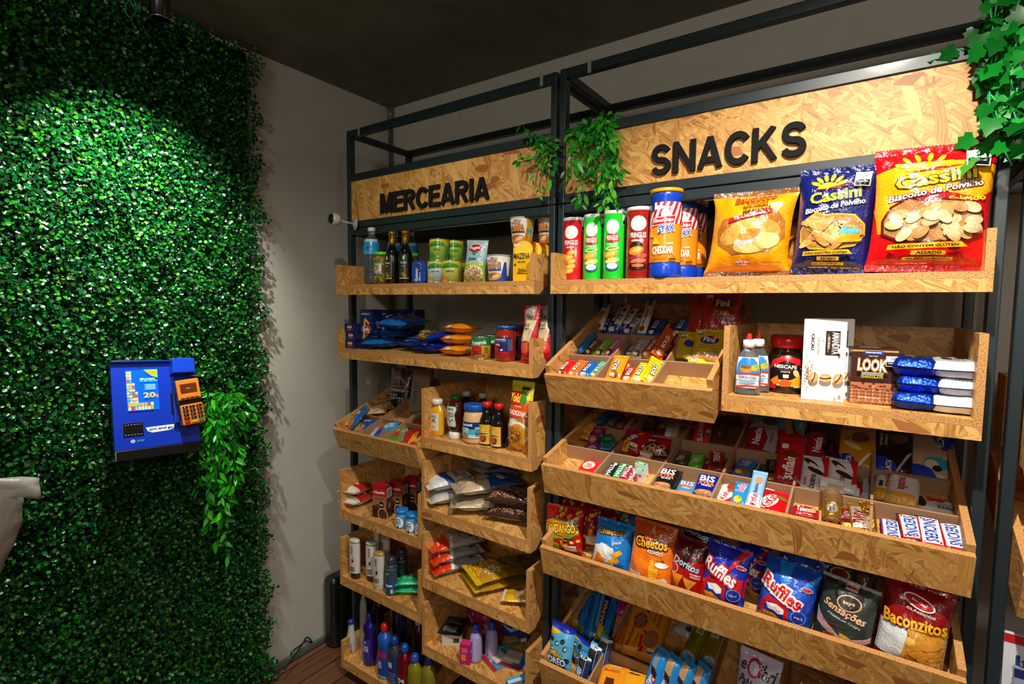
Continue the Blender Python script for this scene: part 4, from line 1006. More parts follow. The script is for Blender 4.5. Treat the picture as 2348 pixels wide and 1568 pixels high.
q = bag('gummy_bag', 'yellow gummy bag half hidden left of the worm bag', 'sweets bag', .062, .10, .024, 'b8a018', seal_box(-.2, .75, .35, .09) + [('e', .5, .5, .5, .12, '1c2c80')], wr=.003)
lay(TB, q, c6(1470, 720), c6(1540, 480), .016, .1, 4)
q = flow('gummy_pack', 'small yellow and white gummy pack leaning on the cross divider', 'sweets pack', .036, .095, .016, 'e8d41c', [('r', -1, .3, 1, .7, 'f0f0e8'), ('t', 'regaliz', 0, .5, .7, .5, '303080', 90)], parts=True)
lay(TB, q, c6(1735, 765), c6(1520, 680), .026, .095)
FT = [('e', .12, .80, .52, .09, '1a2668'), ('t', 'Fini', .12, .80, .66, .12, 'f0eef0', 0, '101848', .05), ('t', 'TUBES', .1, .63, .75, .08, 'e0b820', 0, '5a0808', .07), ('t', 'MORANGO', .1, .565, .4, .03, '802020'), ('p', [(-.3, .12), (.5, .12), (.5, .36), (.3, .44), (-.1, .42), (-.3, .36)], '9c2c34')] + seal_box(-.55, .9, .16, .045)
for k, (x, n, lb) in enumerate(((1648, .0, 'red gummy tube bag standing at the back of the bar tray'), (1618, .028, 'second red gummy tube bag, tucked behind the first at left'))):
    q = bag('gummy_tube_bag', lb, 'sweets bag', .125, .185, .028, 'a80c18', FT, wr=.004, seal=.05)
    p = atY(x, 760, 1.71 + n); put(q, p.x, 1.715 + n, -.135 + n * .42, 2, 6)

# ================================================================== CHOCOLATE TRAY
def c7(x, y): return (1230 + x / 4.43, 920 + y / 4.43)
def c8(x, y): return (1700 + x / 4.193, 940 + y / 4.193)
def t_(s, col, rot=90, v=.5, w=.6, h=.6, u=0, oc=None): return ('t', s, u, v, w, h, col, rot, oc)
K7 = dict(c=c7, name='chocolate_bar', cat='chocolate bar'); K8 = dict(c=c8, name='chocolate_bar', cat='chocolate bar')
def k(base, **a): d = dict(base); d.update(a); return d
BIS = lambda bl, x: [('t', 'BIS', 0, .70, 1.3, .22, 'f4f4f0', 0, '10206a' if bl else '101010', .06), ('t', 'XTRA', 0, .52, 1.4, .14, 'e84818', 0, 'f0ece8', .05), ('t', x, .1, .42, .9, .06, 'f0f0f0'), ('e', 0, .16, .8, .09, 'a06a44'), ('e', .1, .2, .6, .05, 'c08a5c')]
KK = [('ea', -.1, .42, .062, .036, 70, 'f4f0ec'), ('t', 'KitKat', -.1, .42, .6, .50, 'd01018', 78), ('r', -.75, .82, -.1, .92, 'e4dcd4'), ('ea', .5, .66, .03, .012, -20, '7a4220'), ('ea', .55, .60, .03, .012, -20, '9c5a2c')]
SN = [('r', -.92, .10, .92, .90, 'b81828'), ('r', -.80, .13, .80, .87, 'f2f2f0'), ('t', 'SNICKERS', 0, .5, 1.05, .66, '1c3c9c', 90), ('r', -1, .0, 1, .05, '2c1c18')]
HALLS = lambda c: [('t', 'HALLS', 0, .42, 1.1, .56, 'f4f4f4', 90, None), ('r', -1, .82, 1, .9, 'c8d0d0'), ('e', .4, .75, .4, .07, 'd8e8e0')]
bars(TC, [
 ('red square biscuit pack alone in the first front compartment', 'e02818', 'f', 'f', (455, 790), (590, 600), .012, k(K7, W=.062, els=[('e', 0, .58, .62, .2, 'f4ece4'), ('t', 'mais', 0, .64, .6, .1, 'd82818', 0), ('t', 'LEVE', 0, .52, .7, .12, 'd82818'), ('e', .2, .12, .3, .07, 'f0c040')], name='biscuit_pack', cat='biscuit pack')),
 ('black menthol drop roll, leftmost of the rolls', '20282a', 'f', 'f', (700, 800), (820, 635), .012, k(K7, W=.026, T=.024, els=HALLS(0), name='drop_roll', cat='sweets roll')),
 ('green menthol drop roll between the black and cherry rolls', '18a058', 'f', 'f', (795, 820), (905, 640), .012, k(K7, W=.026, T=.024, els=HALLS(0), name='drop_roll', cat='sweets roll')),
 ('cherry red drop roll beside the green one', 'a81838', 'f', 'f', (870, 825), (965, 665), .014, k(K7, W=.028, T=.026, els=HALLS(0), name='drop_roll', cat='sweets roll')),
 ('second cherry red drop roll, lower down', '981430', 'f', 'f', (945, 850), (1000, 735), .012, k(K7, W=.026, T=.024, els=HALLS(0), name='drop_roll', cat='sweets roll')),
 ('black thick chocolate wafer pack in third front compartment', '16181a', 'f', 'f', (1255, 940), (1385, 700), .022, k(K7, W=.062, T=.034, els=BIS(0, 'BLACK'))),
 ('light blue chocolate wafer pack between the black and navy ones', '3c90c4', 'f', 'f', (1480, 990), (1560, 820), .012, k(K7, W=.056, T=.02, els=BIS(1, 'OREO'))),
 ('navy chocolate wafer pack reading ORIGINAL', '141e86', 'f', 'f', (1680, 1010), (1770, 755), .020, k(K7, W=.060, T=.028, els=BIS(1, 'ORIGINAL'))),
 ('white and red wafer bar at left of the fourth compartment', 'd02020', 'f', 'f', (1900, 1070), (1975, 850), .014, k(K7, W=.044, els=[('r', -1, .1, -.2, .9, 'f0e8e0'), ('ea', -.3, .28, .02, .03, 20, 'e8b860')] + KK)),
 ('blue milk candy bar with yellow duckling colours', '2490d0', 'f', 'f', (2040, 1075), (2105, 830), .022, k(K7, W=.040, els=[t_('Lollo', 'e83088', 78, .68, .9, .34, 0, 'f4f4f4'), ('e', -.1, .2, .5, .12, 'f0cc28'), ('e', .1, .26, .2, .05, 'f08a28')])),
 ('pale blue and white wafer bar leaning over the cross divider', '88b8dc', 'f', 'f', (2190, 1090), (2280, 715), .034, k(K7, W=.036, pitch=6, els=[('r', -1, .05, 1, .32, 'f0ecec'), t_('KitKat', 'c81828', 90, .2, .8, .26), ('e', .2, .7, .5, .10, 'c89070'), t_('Baixinho', '3a5aa0', 90, .48, .5, .22)])),
 ('large red wafer tablet at right of the fourth compartment', 'd40c18', 'f', 'f', (230, 1010), (350, 775), .020, k(K8, W=.078, els=KK)),
 ('small pack of red nut chocolate lying sideways', 'b01420', 'f', 'f', (480, 960), (745, 1010), .014, k(K8, W=.038, els=[('t', 'Talento', 0, .5, 1.1, .62, 'f4ece4', 90), ('e', 0, .8, .5, .1, 'e0b070'), ('r', -1, .1, -.6, .9, 'e8c890')])),
 ('small red and gold caramel bar left of the tall gold one', 'c8952c', 'f', 'f', (1030, 1160), (1000, 925), .014, k(K8, W=.032, fin='foil', els=[('r', -.8, .2, .8, .75, 'c02028'), t_('TWIX', 'f4e8d8', 75, .5, 1.1, .36)])),
 ('gold and red caramel bar with cut top, near the divider', 'd8a030', 'f', 'f', (1160, 1180), (1105, 900), .022, k(K8, W=.038, fin='foil', els=[('r', -.85, .1, .85, .78, 'f2e4c8'), t_('TWIX', 'd01c20', 78, .42, 1.3, .5)])),
 ('plain gold wrapped bar leaning on the divider', 'a8741c', 'f', 'f', (1230, 1180), (1205, 880), .016, k(K8, W=.032, fin='foil', els=[('r', -.6, .5, .6, .7, '7a5010')])),
 ('half hidden peanut bar with purple end, leftmost of four', '4a2c90', 'f', 'f', (1460, 1290), (1430, 1060), .016, k(K8, W=.042, els=SN, seal='3a2090')),
 ('upright peanut chocolate bar with blue lettering, second of four', '2c1c18', 'f', 'f', (1660, 1300), (1590, 1010), .026, k(K8, W=.042, els=SN, pitch=5)),
 ('peanut chocolate bar reading downwards, third of four', '2c1c18', 'f', 'f', (1850, 1360), (1780, 1030), .028, k(K8, W=.044, els=[e if e[0] != 't' else ('t', 'SNICKERS', 0, .5, 1.05, .66, '1c3c9c', 270) for e in SN], pitch=6)),
 ('peanut chocolate bar against the right side panel', '2c1c18', 'f', 'f', (2080, 1390), (1985, 1090), .020, k(K8, W=.042, els=SN)),
 # middle row
 ('blue tin foil sweets pack leaning in the mint compartment', '1c5ca4', 'f', 'f', (690, 500), (720, 430), .014, k(K7, W=.060, T=.024, els=[('t', 'dens', -.1, .5, .8, .3, 'd8e4f0')], name='gum_pack', cat='chewing gum')),
 ('green chewing gum pack beside the blue one', '0c6a48', 'f', 'f', (760, 470), (700, 350), .022, k(K7, W=.05, T=.022, els=[('t', 'mint', 0, .5, .9, .3, '60c090')], name='gum_pack', cat='chewing gum')),
 ('pink and purple chewing gum box next to the orange packs', '8a2848', 'f', 'f', (560, 495), (590, 370), .024, k(K7, W=.04, T=.034, els=[('e', 0, .5, .6, .3, 'e88a90'), ('t', 'Gum', 0, .5, .9, .3, 'f0e0e8')], name='gum_box', cat='chewing gum')),
 ('dark red chewing gum pack behind the pink one', '7a1c40', 'f', 'f', (620, 370), (650, 270), .024, k(K7, W=.042, T=.026, els=[('e', 0, .5, .6, .2, 'a84868')], name='gum_pack', cat='chewing gum')),
 ('navy chewing gum pack wedged between green and pink', '141c54', 'f', 'f', (600, 350), (680, 330), .030, k(K7, W=.03, T=.02, els=[('r', -.6, .2, .6, .8, '202c70')], name='gum_pack', cat='chewing gum')),
 ('dark brown cereal bar in the third middle compartment', '3a2a18', 'f', 'f', (1450, 650), (1505, 500), .014, k(K7, W=.044, els=[('r', -1, .1, 1, .9, '5c4830'), t_('TRIO', 'e0d8c0', 80, .3, .8, .35)])),
 ('bright green cereal bar next to the dark brown one', '50b020', 'f', 'f', (1600, 690), (1650, 530), .014, k(K7, W=.044, els=[('r', -.7, .3, .7, .7, '78cc40'), t_('TRIO', 'e8f4d8', 80, .35, .8, .35)])),
 ('dark red cereal bar with white lettering, upright', '8c1020', 'f', 'f', (1830, 720), (1835, 510), .022, k(K7, W=.046, els=[t_('TRENT', 'f0e8e4', 90, .6, .8, .5), ('e', 0, .2, .6, .1, '5a2018')])),
 ('dark red cereal bar lying behind the upright one', '701018', 'f', 'f', (1750, 700), (1790, 590), .012, k(K7, W=.044, els=[t_('TRENT', 'd8ccc8', 80, .5, .8, .5)])),
 ('small dark red cereal bar at the right of its compartment', '6a0c14', 'f', 'f', (1930, 730), (1960, 590), .012, k(K7, W=.04, els=[('e', 0, .3, .6, .12, 'a8785c')])),
 ('blue wafer bar in middle row left of the striped ones', '1470b4', 'f', 'f', (2070, 770), (2160, 590), .020, k(K7, W=.05, els=[t_('Lollo', '6a48a0', 80, .62, .8, .3, 0, 'd8e4f4'), ('e', -.3, .14, .4, .07, 'e8c018'), ('ra', .3, .2, .02, .03, 30, '8a5a30')])),
 ('grey striped chocolate bar, middle row, left of two', '50585c', 'f', 'f', (2170, 770), (2250, 640), .014, k(K7, W=.03, els=[('r', -.6, .05, -.3, .95, 'b8b0a0'), ('r', .1, .05, .4, .95, '2c2c30')])),
 ('grey striped chocolate bar beside its twin', '485054', 'f', 'f', (2230, 780), (2310, 640), .014, k(K7, W=.03, els=[('r', -.6, .05, -.3, .95, 'a8a090'), ('r', .1, .05, .4, .95, '2c2c30')])),
 ('black and gold foil bar next to the tall red tablet', '3c2c10', 'f', 'f', (290, 690), (300, 475), .016, k(K8, W=.034, fin='foil', seal='d0a020', els=[t_('STAR', 'd8cca8', 90, .6, .8, .4), ('r', -1, .05, 1, .25, 'a8842c')])),
 ('tall dark red aerated chocolate tablet leaning on the divider', 'a00c1c', 'f', 'f', (430, 710), (495, 270), .030, k(K8, W=.064, T=.014, pitch=6, els=[t_('suflair', 'f0e4e0', 88, .34, .9, .50), ('r', -.7, .72, -.2, .82, 'd0c8c0'), ('ea', .0, .62, .04, .02, 10, '5a2014')])),
 ('white and red hazelnut wafer bar, left of the pair', 'd8dce0', 'f', 'f', (680, 780), (720, 455), .024, k(K8, W=.066, T=.016, els=[('p', [(.35, 1), (1, 1), (1, .3), (.6, .2), (.7, .6)], 'c81820'), t_('bueno', '2c1c1c', 88, .24, .5, .36, -.1), t_('kinder', 'c82028', 88, .2, .25, .22, -.6), ('ea', -.3, .74, .045, .016, -40, '3c2018'), ('ea', .1, .52, .045, .016, -30, '3c2018'), ('ea', -.1, .66, .03, .012, -40, 'e8d4b0')])),
 ('white and red hazelnut wafer bar, right of the pair', 'd8dce0', 'f', 'f', (960, 800), (985, 480), .024, k(K8, W=.066, T=.016, els=[('p', [(.35, 1), (1, 1), (1, .3), (.6, .2), (.7, .6)], 'c81820'), t_('bueno', '2c1c1c', 88, .24, .5, .36, -.1), ('ea', -.3, .74, .045, .016, -40, '3c2018'), ('ea', .1, .48, .045, .016, -30, '3c2018'), ('ea', -.1, .66, .03, .012, -40, 'e8d4b0')])),
 ('thin red milk chocolate bar right of the hazelnut wafers', 'b81820', 'f', 'f', (1130, 850), (1150, 655), .014, k(K8, W=.034, els=[('r', -.9, .05, 0, .3, 'e8ecf0'), ('ea', 0, .7, .016, .03, 0, '8a5030')])),
 ('thin pale milk chocolate bar beside the thin red one', 'b4c4d4', 'f', 'f', (1215, 870), (1225, 660), .014, k(K8, W=.032, els=[t_('Kinder', 'c82028', 90, .7, .7, .25)])),
 ('hazelnut spread biscuit bag, left of two', 'cfcac4', 'f', 'f', (1375, 880), (1420, 640), .020, k(K8, W=.056, T=.03, seal='c88820', fin='matfilm', name='biscuit_bag', cat='biscuit bag', els=[('r', -1, .0, 1, .3, 'd8961c'), t_('nutella', 'b01820', 88, .62, .6, .45), ('r', -.6, .36, -.3, .6, '383838')])),
 ('hazelnut spread biscuit bag, right of two', 'd8d4ce', 'f', 'f', (1530, 920), (1570, 640), .026, k(K8, W=.066, T=.034, seal='a8701c', fin='matfilm', name='biscuit_bag', cat='biscuit bag', els=[('r', -1, .82, 1, 1, 'c88820'), ('r', -1, .0, 1, .24, 'e8a83c'), t_('nutella', 'b01820', 270, .55, .6, .42)])),
 ('milk chocolate bar pack with red and white front, right corner', 'e4e6e8', 'f', 'f', (1660, 880), (2080, 960), .014, k(K8, W=.056, T=.012, els=[('t', 'Kinder', .5, .72, .4, .35, '1c1c1c', 90), ('t', 'CHOCOLATE', .15, .7, .3, .45, '48a0c0', 90), ('r', -1, .05, -.6, .95, 'c01c24'), ('ea', -.2, .18, .04, .026, 10, 'd8a888'), ('ea', .05, .16, .046, .018, 10, '30201c'), ('ea', -.5, .4, .02, .02, 0, 'c82028'), ('ea', -.5, .6, .02, .02, 0, 'c82028')])),
 # back row
 ('blue mint roll lying at the back left', '1c5c8c', 'f', 'f', (610, 240), (790, 110), .022, k(K7, W=.028, T=.026, els=[('t', 'blue', 0, .5, .7, .4, '5aa0d0', 90)], name='mint_roll', cat='sweets roll')),
 ('dark mint roll with purple lettering, back left', '5a5c60', 'f', 'f', (740, 250), (860, 130), .020, k(K7, W=.028, T=.026, els=[t_('mentos', '302870', 90, .5, .9, .6)], name='mint_roll', cat='sweets roll')),
 ('dusky pink mint roll right of the dark one', '7a4050', 'f', 'f', (830, 275), (925, 165), .018, k(K7, W=.028, T=.024, els=[t_('mentos', '502048', 90, .5, .9, .6)], name='mint_roll', cat='sweets roll')),
 ('pale pink mint roll, rightmost of the rolls', '9a6c74', 'f', 'f', (910, 300), (1000, 190), .016, k(K7, W=.028, T=.024, els=[t_('mentos', 'd8d0d0', 90, .5, .9, .6)], name='mint_roll', cat='sweets roll')),
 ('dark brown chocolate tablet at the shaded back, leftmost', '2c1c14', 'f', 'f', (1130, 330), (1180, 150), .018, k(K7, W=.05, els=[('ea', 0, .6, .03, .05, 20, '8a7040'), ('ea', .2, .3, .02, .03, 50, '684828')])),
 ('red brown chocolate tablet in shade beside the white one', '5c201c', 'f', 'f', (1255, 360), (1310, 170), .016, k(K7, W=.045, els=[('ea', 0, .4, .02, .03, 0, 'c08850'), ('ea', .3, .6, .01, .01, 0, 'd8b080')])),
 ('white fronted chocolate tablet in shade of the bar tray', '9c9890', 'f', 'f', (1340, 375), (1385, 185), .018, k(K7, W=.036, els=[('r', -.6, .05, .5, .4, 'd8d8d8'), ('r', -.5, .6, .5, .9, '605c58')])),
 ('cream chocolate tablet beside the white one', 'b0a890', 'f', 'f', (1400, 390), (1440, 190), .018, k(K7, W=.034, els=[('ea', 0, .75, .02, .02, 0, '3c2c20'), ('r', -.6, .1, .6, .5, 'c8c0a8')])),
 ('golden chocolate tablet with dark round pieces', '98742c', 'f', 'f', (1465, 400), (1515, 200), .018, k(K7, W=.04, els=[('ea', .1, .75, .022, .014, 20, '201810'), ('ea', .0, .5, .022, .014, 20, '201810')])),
 ('orange red chocolate tablet reading downwards, back row', 'c03418', 'f', 'f', (1650, 420), (1690, 130), .020, k(K7, W=.076, T=.012, els=[('t', "HERSHEY'S", .05, .5, .42, .95, 'e8d8d0', 270), ('p', [(-1, .0), (-.4, .0), (-.5, .35), (-.9, .5)], '5a2014'), ('ea', -.6, .66, .02, .05, 10, '3a3c90')] + seal_box(.68, .3, .2, .10))),
 ('dark brown chocolate tablet with thin lettering', '4a2c14', 'f', 'f', (1900, 470), (1960, 150), .020, k(K7, W=.088, T=.012, els=[t_('ALPINO', '1c100a', 88, .4, .3, .34), ('r', -.5, .3, -.35, .42, 'b85058'), ('ea', .5, .75, .04, .03, 30, '1c100a'), ('ea', .3, .82, .03, .02, 0, '2c1810')])),
 ('red chocolate tablet with grey swirl and blue top', '8c0c20', 'f', 'f', (165, 430), (240, 60), .020, k(K8, W=.088, T=.012, els=[('p', [(-1, .82), (1, .7), (1, 1), (-1, 1)], '4a9cb8'), ('p', [(.2, .1), (1, .06), (1, .72), (-.6, .80), (-1, .62), (0, .66), (.4, .4)], '98989c'), t_('Nestle', 'f0e8e8', 88, .42, .5, .42, -.3), t_('classic', '8c1020', 88, .42, .25, .24, .6), ('ea', .35, .82, .045, .034, -20, '3c2014'), ('e', -.75, .03, .3, .04, 'c89020')])),
 ('blue and red chocolate tablet with biscuit picture', '90101c', 'f', 'f', (410, 430), (485, 80), .018, k(K8, W=.084, T=.012, els=[('r', -1, .55, 1, 1, '3c9cc0'), ('e', 0, .5, .95, .14, '98101c'), ('ra', .0, .72, .026, .055, 16, 'b08458'), ('ra', .28, .71, .008, .052, 16, '4a2a18'), t_('Galak', 'c8e4ee', 88, .78, .2, .2, .7)])),
 ('dark chocolate tablet with red rounded label', '2c0c10', 'f', 'f', (750, 480), (815, 115), .018, k(K8, W=.088, T=.012, els=[('p', [(-1, 0), (.2, 0), (.3, .3), (.1, .58), (-.3, .66), (-1, .62)], '90101e'), t_('Nestle', 'f0e8e8', 88, .34, .5, .38, -.25), ('ea', .6, .3, .05, .04, 20, '1c0c08'), t_('classic', '7a1420', 88, .3, .2, .22, .55)] + seal_box(-.6, .92, .22, .05))),
 ('golden chocolate tablet with blue corner', 'c8881c', 'f', 'f', (1110, 560), (1130, 165), .018, k(K8, W=.090, T=.012, els=[('p', [(-1, 0), (0, 0), (-.2, .2), (-.5, .28), (-1, .26)], '1438a0'), t_('LACTA', 'f0f0f4', 88, .12, .3, .22, -.45), ('p', [(-.1, 0), (.05, 0), (.75, .36), (.5, .32)], 'f0e8d8'), t_('SHOT', '8a3420', 88, .62, .24, .25, -.6), ('ea', .1, .70, .045, .04, 20, '6a3418'), ('ea', -.3, .48, .05, .018, -30, 'e8c890')] + seal_box(-.6, .93, .2, .04))),
 ('black chocolate tablet with blue corner and white ribbon', '14120f', 'f', 'f', (1470, 610), (1480, 200), .018, k(K8, W=.090, T=.012, els=[('p', [(-1, 0), (.3, 0), (0, .2), (-.5, .32), (-1, .32)], '1438a0'), t_('LACTA', 'f0f0f4', 88, .14, .3, .22, -.3), ('p', [(0, 0), (.12, 0), (.9, .5), (.6, .42)], 'a8a8a8'), t_('DIAMANTE', 'd8d4cc', 88, .72, .14, .3, -.7), t_('NEGRO', 'd8d4cc', 88, .72, .16, .24, -.45), ('ea', .2, .75, .04, .035, 30, '7a4a34')] + seal_box(-.5, .95, .2, .03))),
 ('pale chocolate tablet with blue top and biscuit picture', 'c0a888', 'f', 'f', (1850, 670), (1835, 230), .020, k(K8, W=.094, T=.012, els=[('p', [(-.1, 1), (1, 1), (1, .56), (.4, .62), (.1, .8)], '1430a0'), t_('LACTA', 'f0f0f4', 270, .82, .32, .32, .35), ('p', [(-1, 0), (.2, 0), (-.2, .22), (-1, .26)], '1438b0'), ('ea', .1, .30, .055, .045, 0, '2c9cb8'), ('ea', -.1, .28, .03, .03, 0, 'd8c4a4'), ('ea', .15, .2, .02, .02, 0, '201c1c'), t_('Laka', '282858', 270, .3, .25, .2, .7)])),
])
# candy cubes column of small orange / green / white packs (front, second compartment)
for kx, (col, lb) in enumerate((('18b070', 'green'), ('18b070', 'green'), ('f08018', 'orange'), ('f08018', 'orange'), ('f08018', 'orange'))):
    w = 'mint_box'
    o = carton(w, '%s and white mint box, %s in the slanting row of five' % (col[0] == '1' and 'green' or 'orange', ('first', 'second', 'third', 'fourth', 'last')[kx]), 'mint box', .036, .016, .036, 'f4f4f2', [('t', 'tic tac', 0, .6, 1.4, .3, '1c6a40' if kx < 2 else 'c04818')],
               top=[('r', -.96, .06, .96, .94, col), ('r', -.5, .3, .5, .7, 'f8f0e0'), ('t', 'tic tac', 0, .5, .8, .26, '206040' if kx < 2 else 'a04010')], side=[('r', -1, .0, 1, .7, 'e8e8e8' if kx < 2 else 'e06030')])
    x0, v0 = in_tray(TC, *c7(1050 + kx * 24, 800 - kx * 52), .0)
    o.matrix_world = TC.M @ Matrix.Translation((x0, v0, TC.n0 + .001 + .003 * kx)) @ Matrix.Rotation(math.radians(-14), 4, 'Z')
# orange caramel packs
for kx, (p, n) in enumerate((((355, 430), .012), ((380, 375), .02), ((460, 440), .014), ((500, 360), .03), ((520, 300), .036), ((550, 245), .04))):
    o = flow('caramel_pack', ('small gold and navy caramel pack in the corner', 'gold caramel pack with navy edge just behind the corner one', 'orange caramel pack beside the pink gum box', 'orange caramel pack, lowest of the leaning row', 'orange caramel pack, middle of the leaning row', 'orange caramel pack, top of the leaning row')[kx],
             'sweets pack', .036, .030, .014, ('c8881c', '2a3070', 'd08818', 'd88c1c', 'd88c1c', 'd88c1c')[kx], [('r', -.7, .3, .7, .7, 'e8a83c'), ('t', 'toffee', 0, .5, 1.1, .24, '7a3c10')], parts=True)
    laymid(TC, o, c7(*p), -12, n, .03, 10)
# red sweets bags
RB = [('ra', -.1, .25, .022, .05, 8, 'e8b020'), ('t', 'BALL', -.1, .25, .3, .34, '8a1018', 82), ('e', .1, .6, .4, .12, '382c90'), ('t', 'MINI', .1, .6, .5, .2, 'f0e8e0', 60, '2c2470', .06), ('ea', -.6, .2, .02, .02, 0, '5a2414'), ('ea', -.5, .4, .022, .022, 0, '6a3018'), ('ea', .4, .8, .02, .012, 30, 'e8a828')] + seal_box(.5, .22, .3, .10)
for kx, (pp0, pp1, lb, W_) in enumerate((((900, 520), (1060, 300), 'red chocolate ball bag filling the second middle compartment', .092), ((1190, 560), (1240, 350), 'red chocolate bag with ring sweets spilling over to the right', .085))):
    L = tl(TC, c7(*pp0), c7(*pp1), .02)
    o = bag('chocolate_bag', lb, 'sweets bag', W_, L, .034, 'b40c18', RB if kx == 0 else [('p', [(-1, 0), (1, 0), (.9, .35), (0, .5), (-1, .4)], '4a1c14')] + [('ea', -.5 + .35 * q, .18 + .1 * (q % 2), .026, .02, 20, 'c08a5c') for q in range(4)] + [('ea', -.5 + .35 * q, .18 + .1 * (q % 2), .011, .009, 20, '3a1810') for q in range(4)] + seal_box(-.3, .55, .25, .09), wr=.004, seal=.08)
    lay(TC, o, c7(*pp0), c7(*pp1), .022 + .006 * kx, L, 4)
# gold chocolate ball pack
root = thing('praline_pack', 'clear pack of gold wrapped pralines with oval cream label', 'praline pack')
mb = MB()
for q in range(3):
    lathe(mb, [(.022 + q * .036 + .017 * math.sin(a), .017 * math.cos(a) + .0002) for a in [(-80 + 16 * j) * PI / 180 for j in range(11)]], 'e0a838', 16)
    z0 = .022 + q * .036
mb.build('pralines', 'foil', root)
m2 = MB(); lathe(m2, [(.004, .0185), (.052, .0192), (.10, .0185)], 'e8d8b0', 20, 1, 1, False, False); m2.build('sleeve', 'clear', root)
m3 = MB(); F = cylF([(0, .0195), (.06, .0195)]); lathe(m3, [(.012, .0195), (.062, .0195)], 'c8901c', 24, 1, 1, False, False)
art(m3, [('ea', 0, .62, .026, .032, 0, 'f0e8d4'), ('t', 'FERRERO', .15, .62, .22, .42, '7a4a18', 270), ('t', 'ROCHER', -.2, .62, .22, .42, '7a4a18', 270)], F, .04, .06, .004); m3.build('label', 'foil', root)
m4 = MB(); grid(bag_fn(.052, .05, .008, wr=.003, seed=3), -.026, .026, 0, .05, 10, 8, -1, 'e8e4dc', m4); mo = m4.build('top_seal', 'clear', root); mo.location = (0, 0, .098)
lay(TC, root, c8(870, 1110), c8(870, 730), .040, .15, 10)
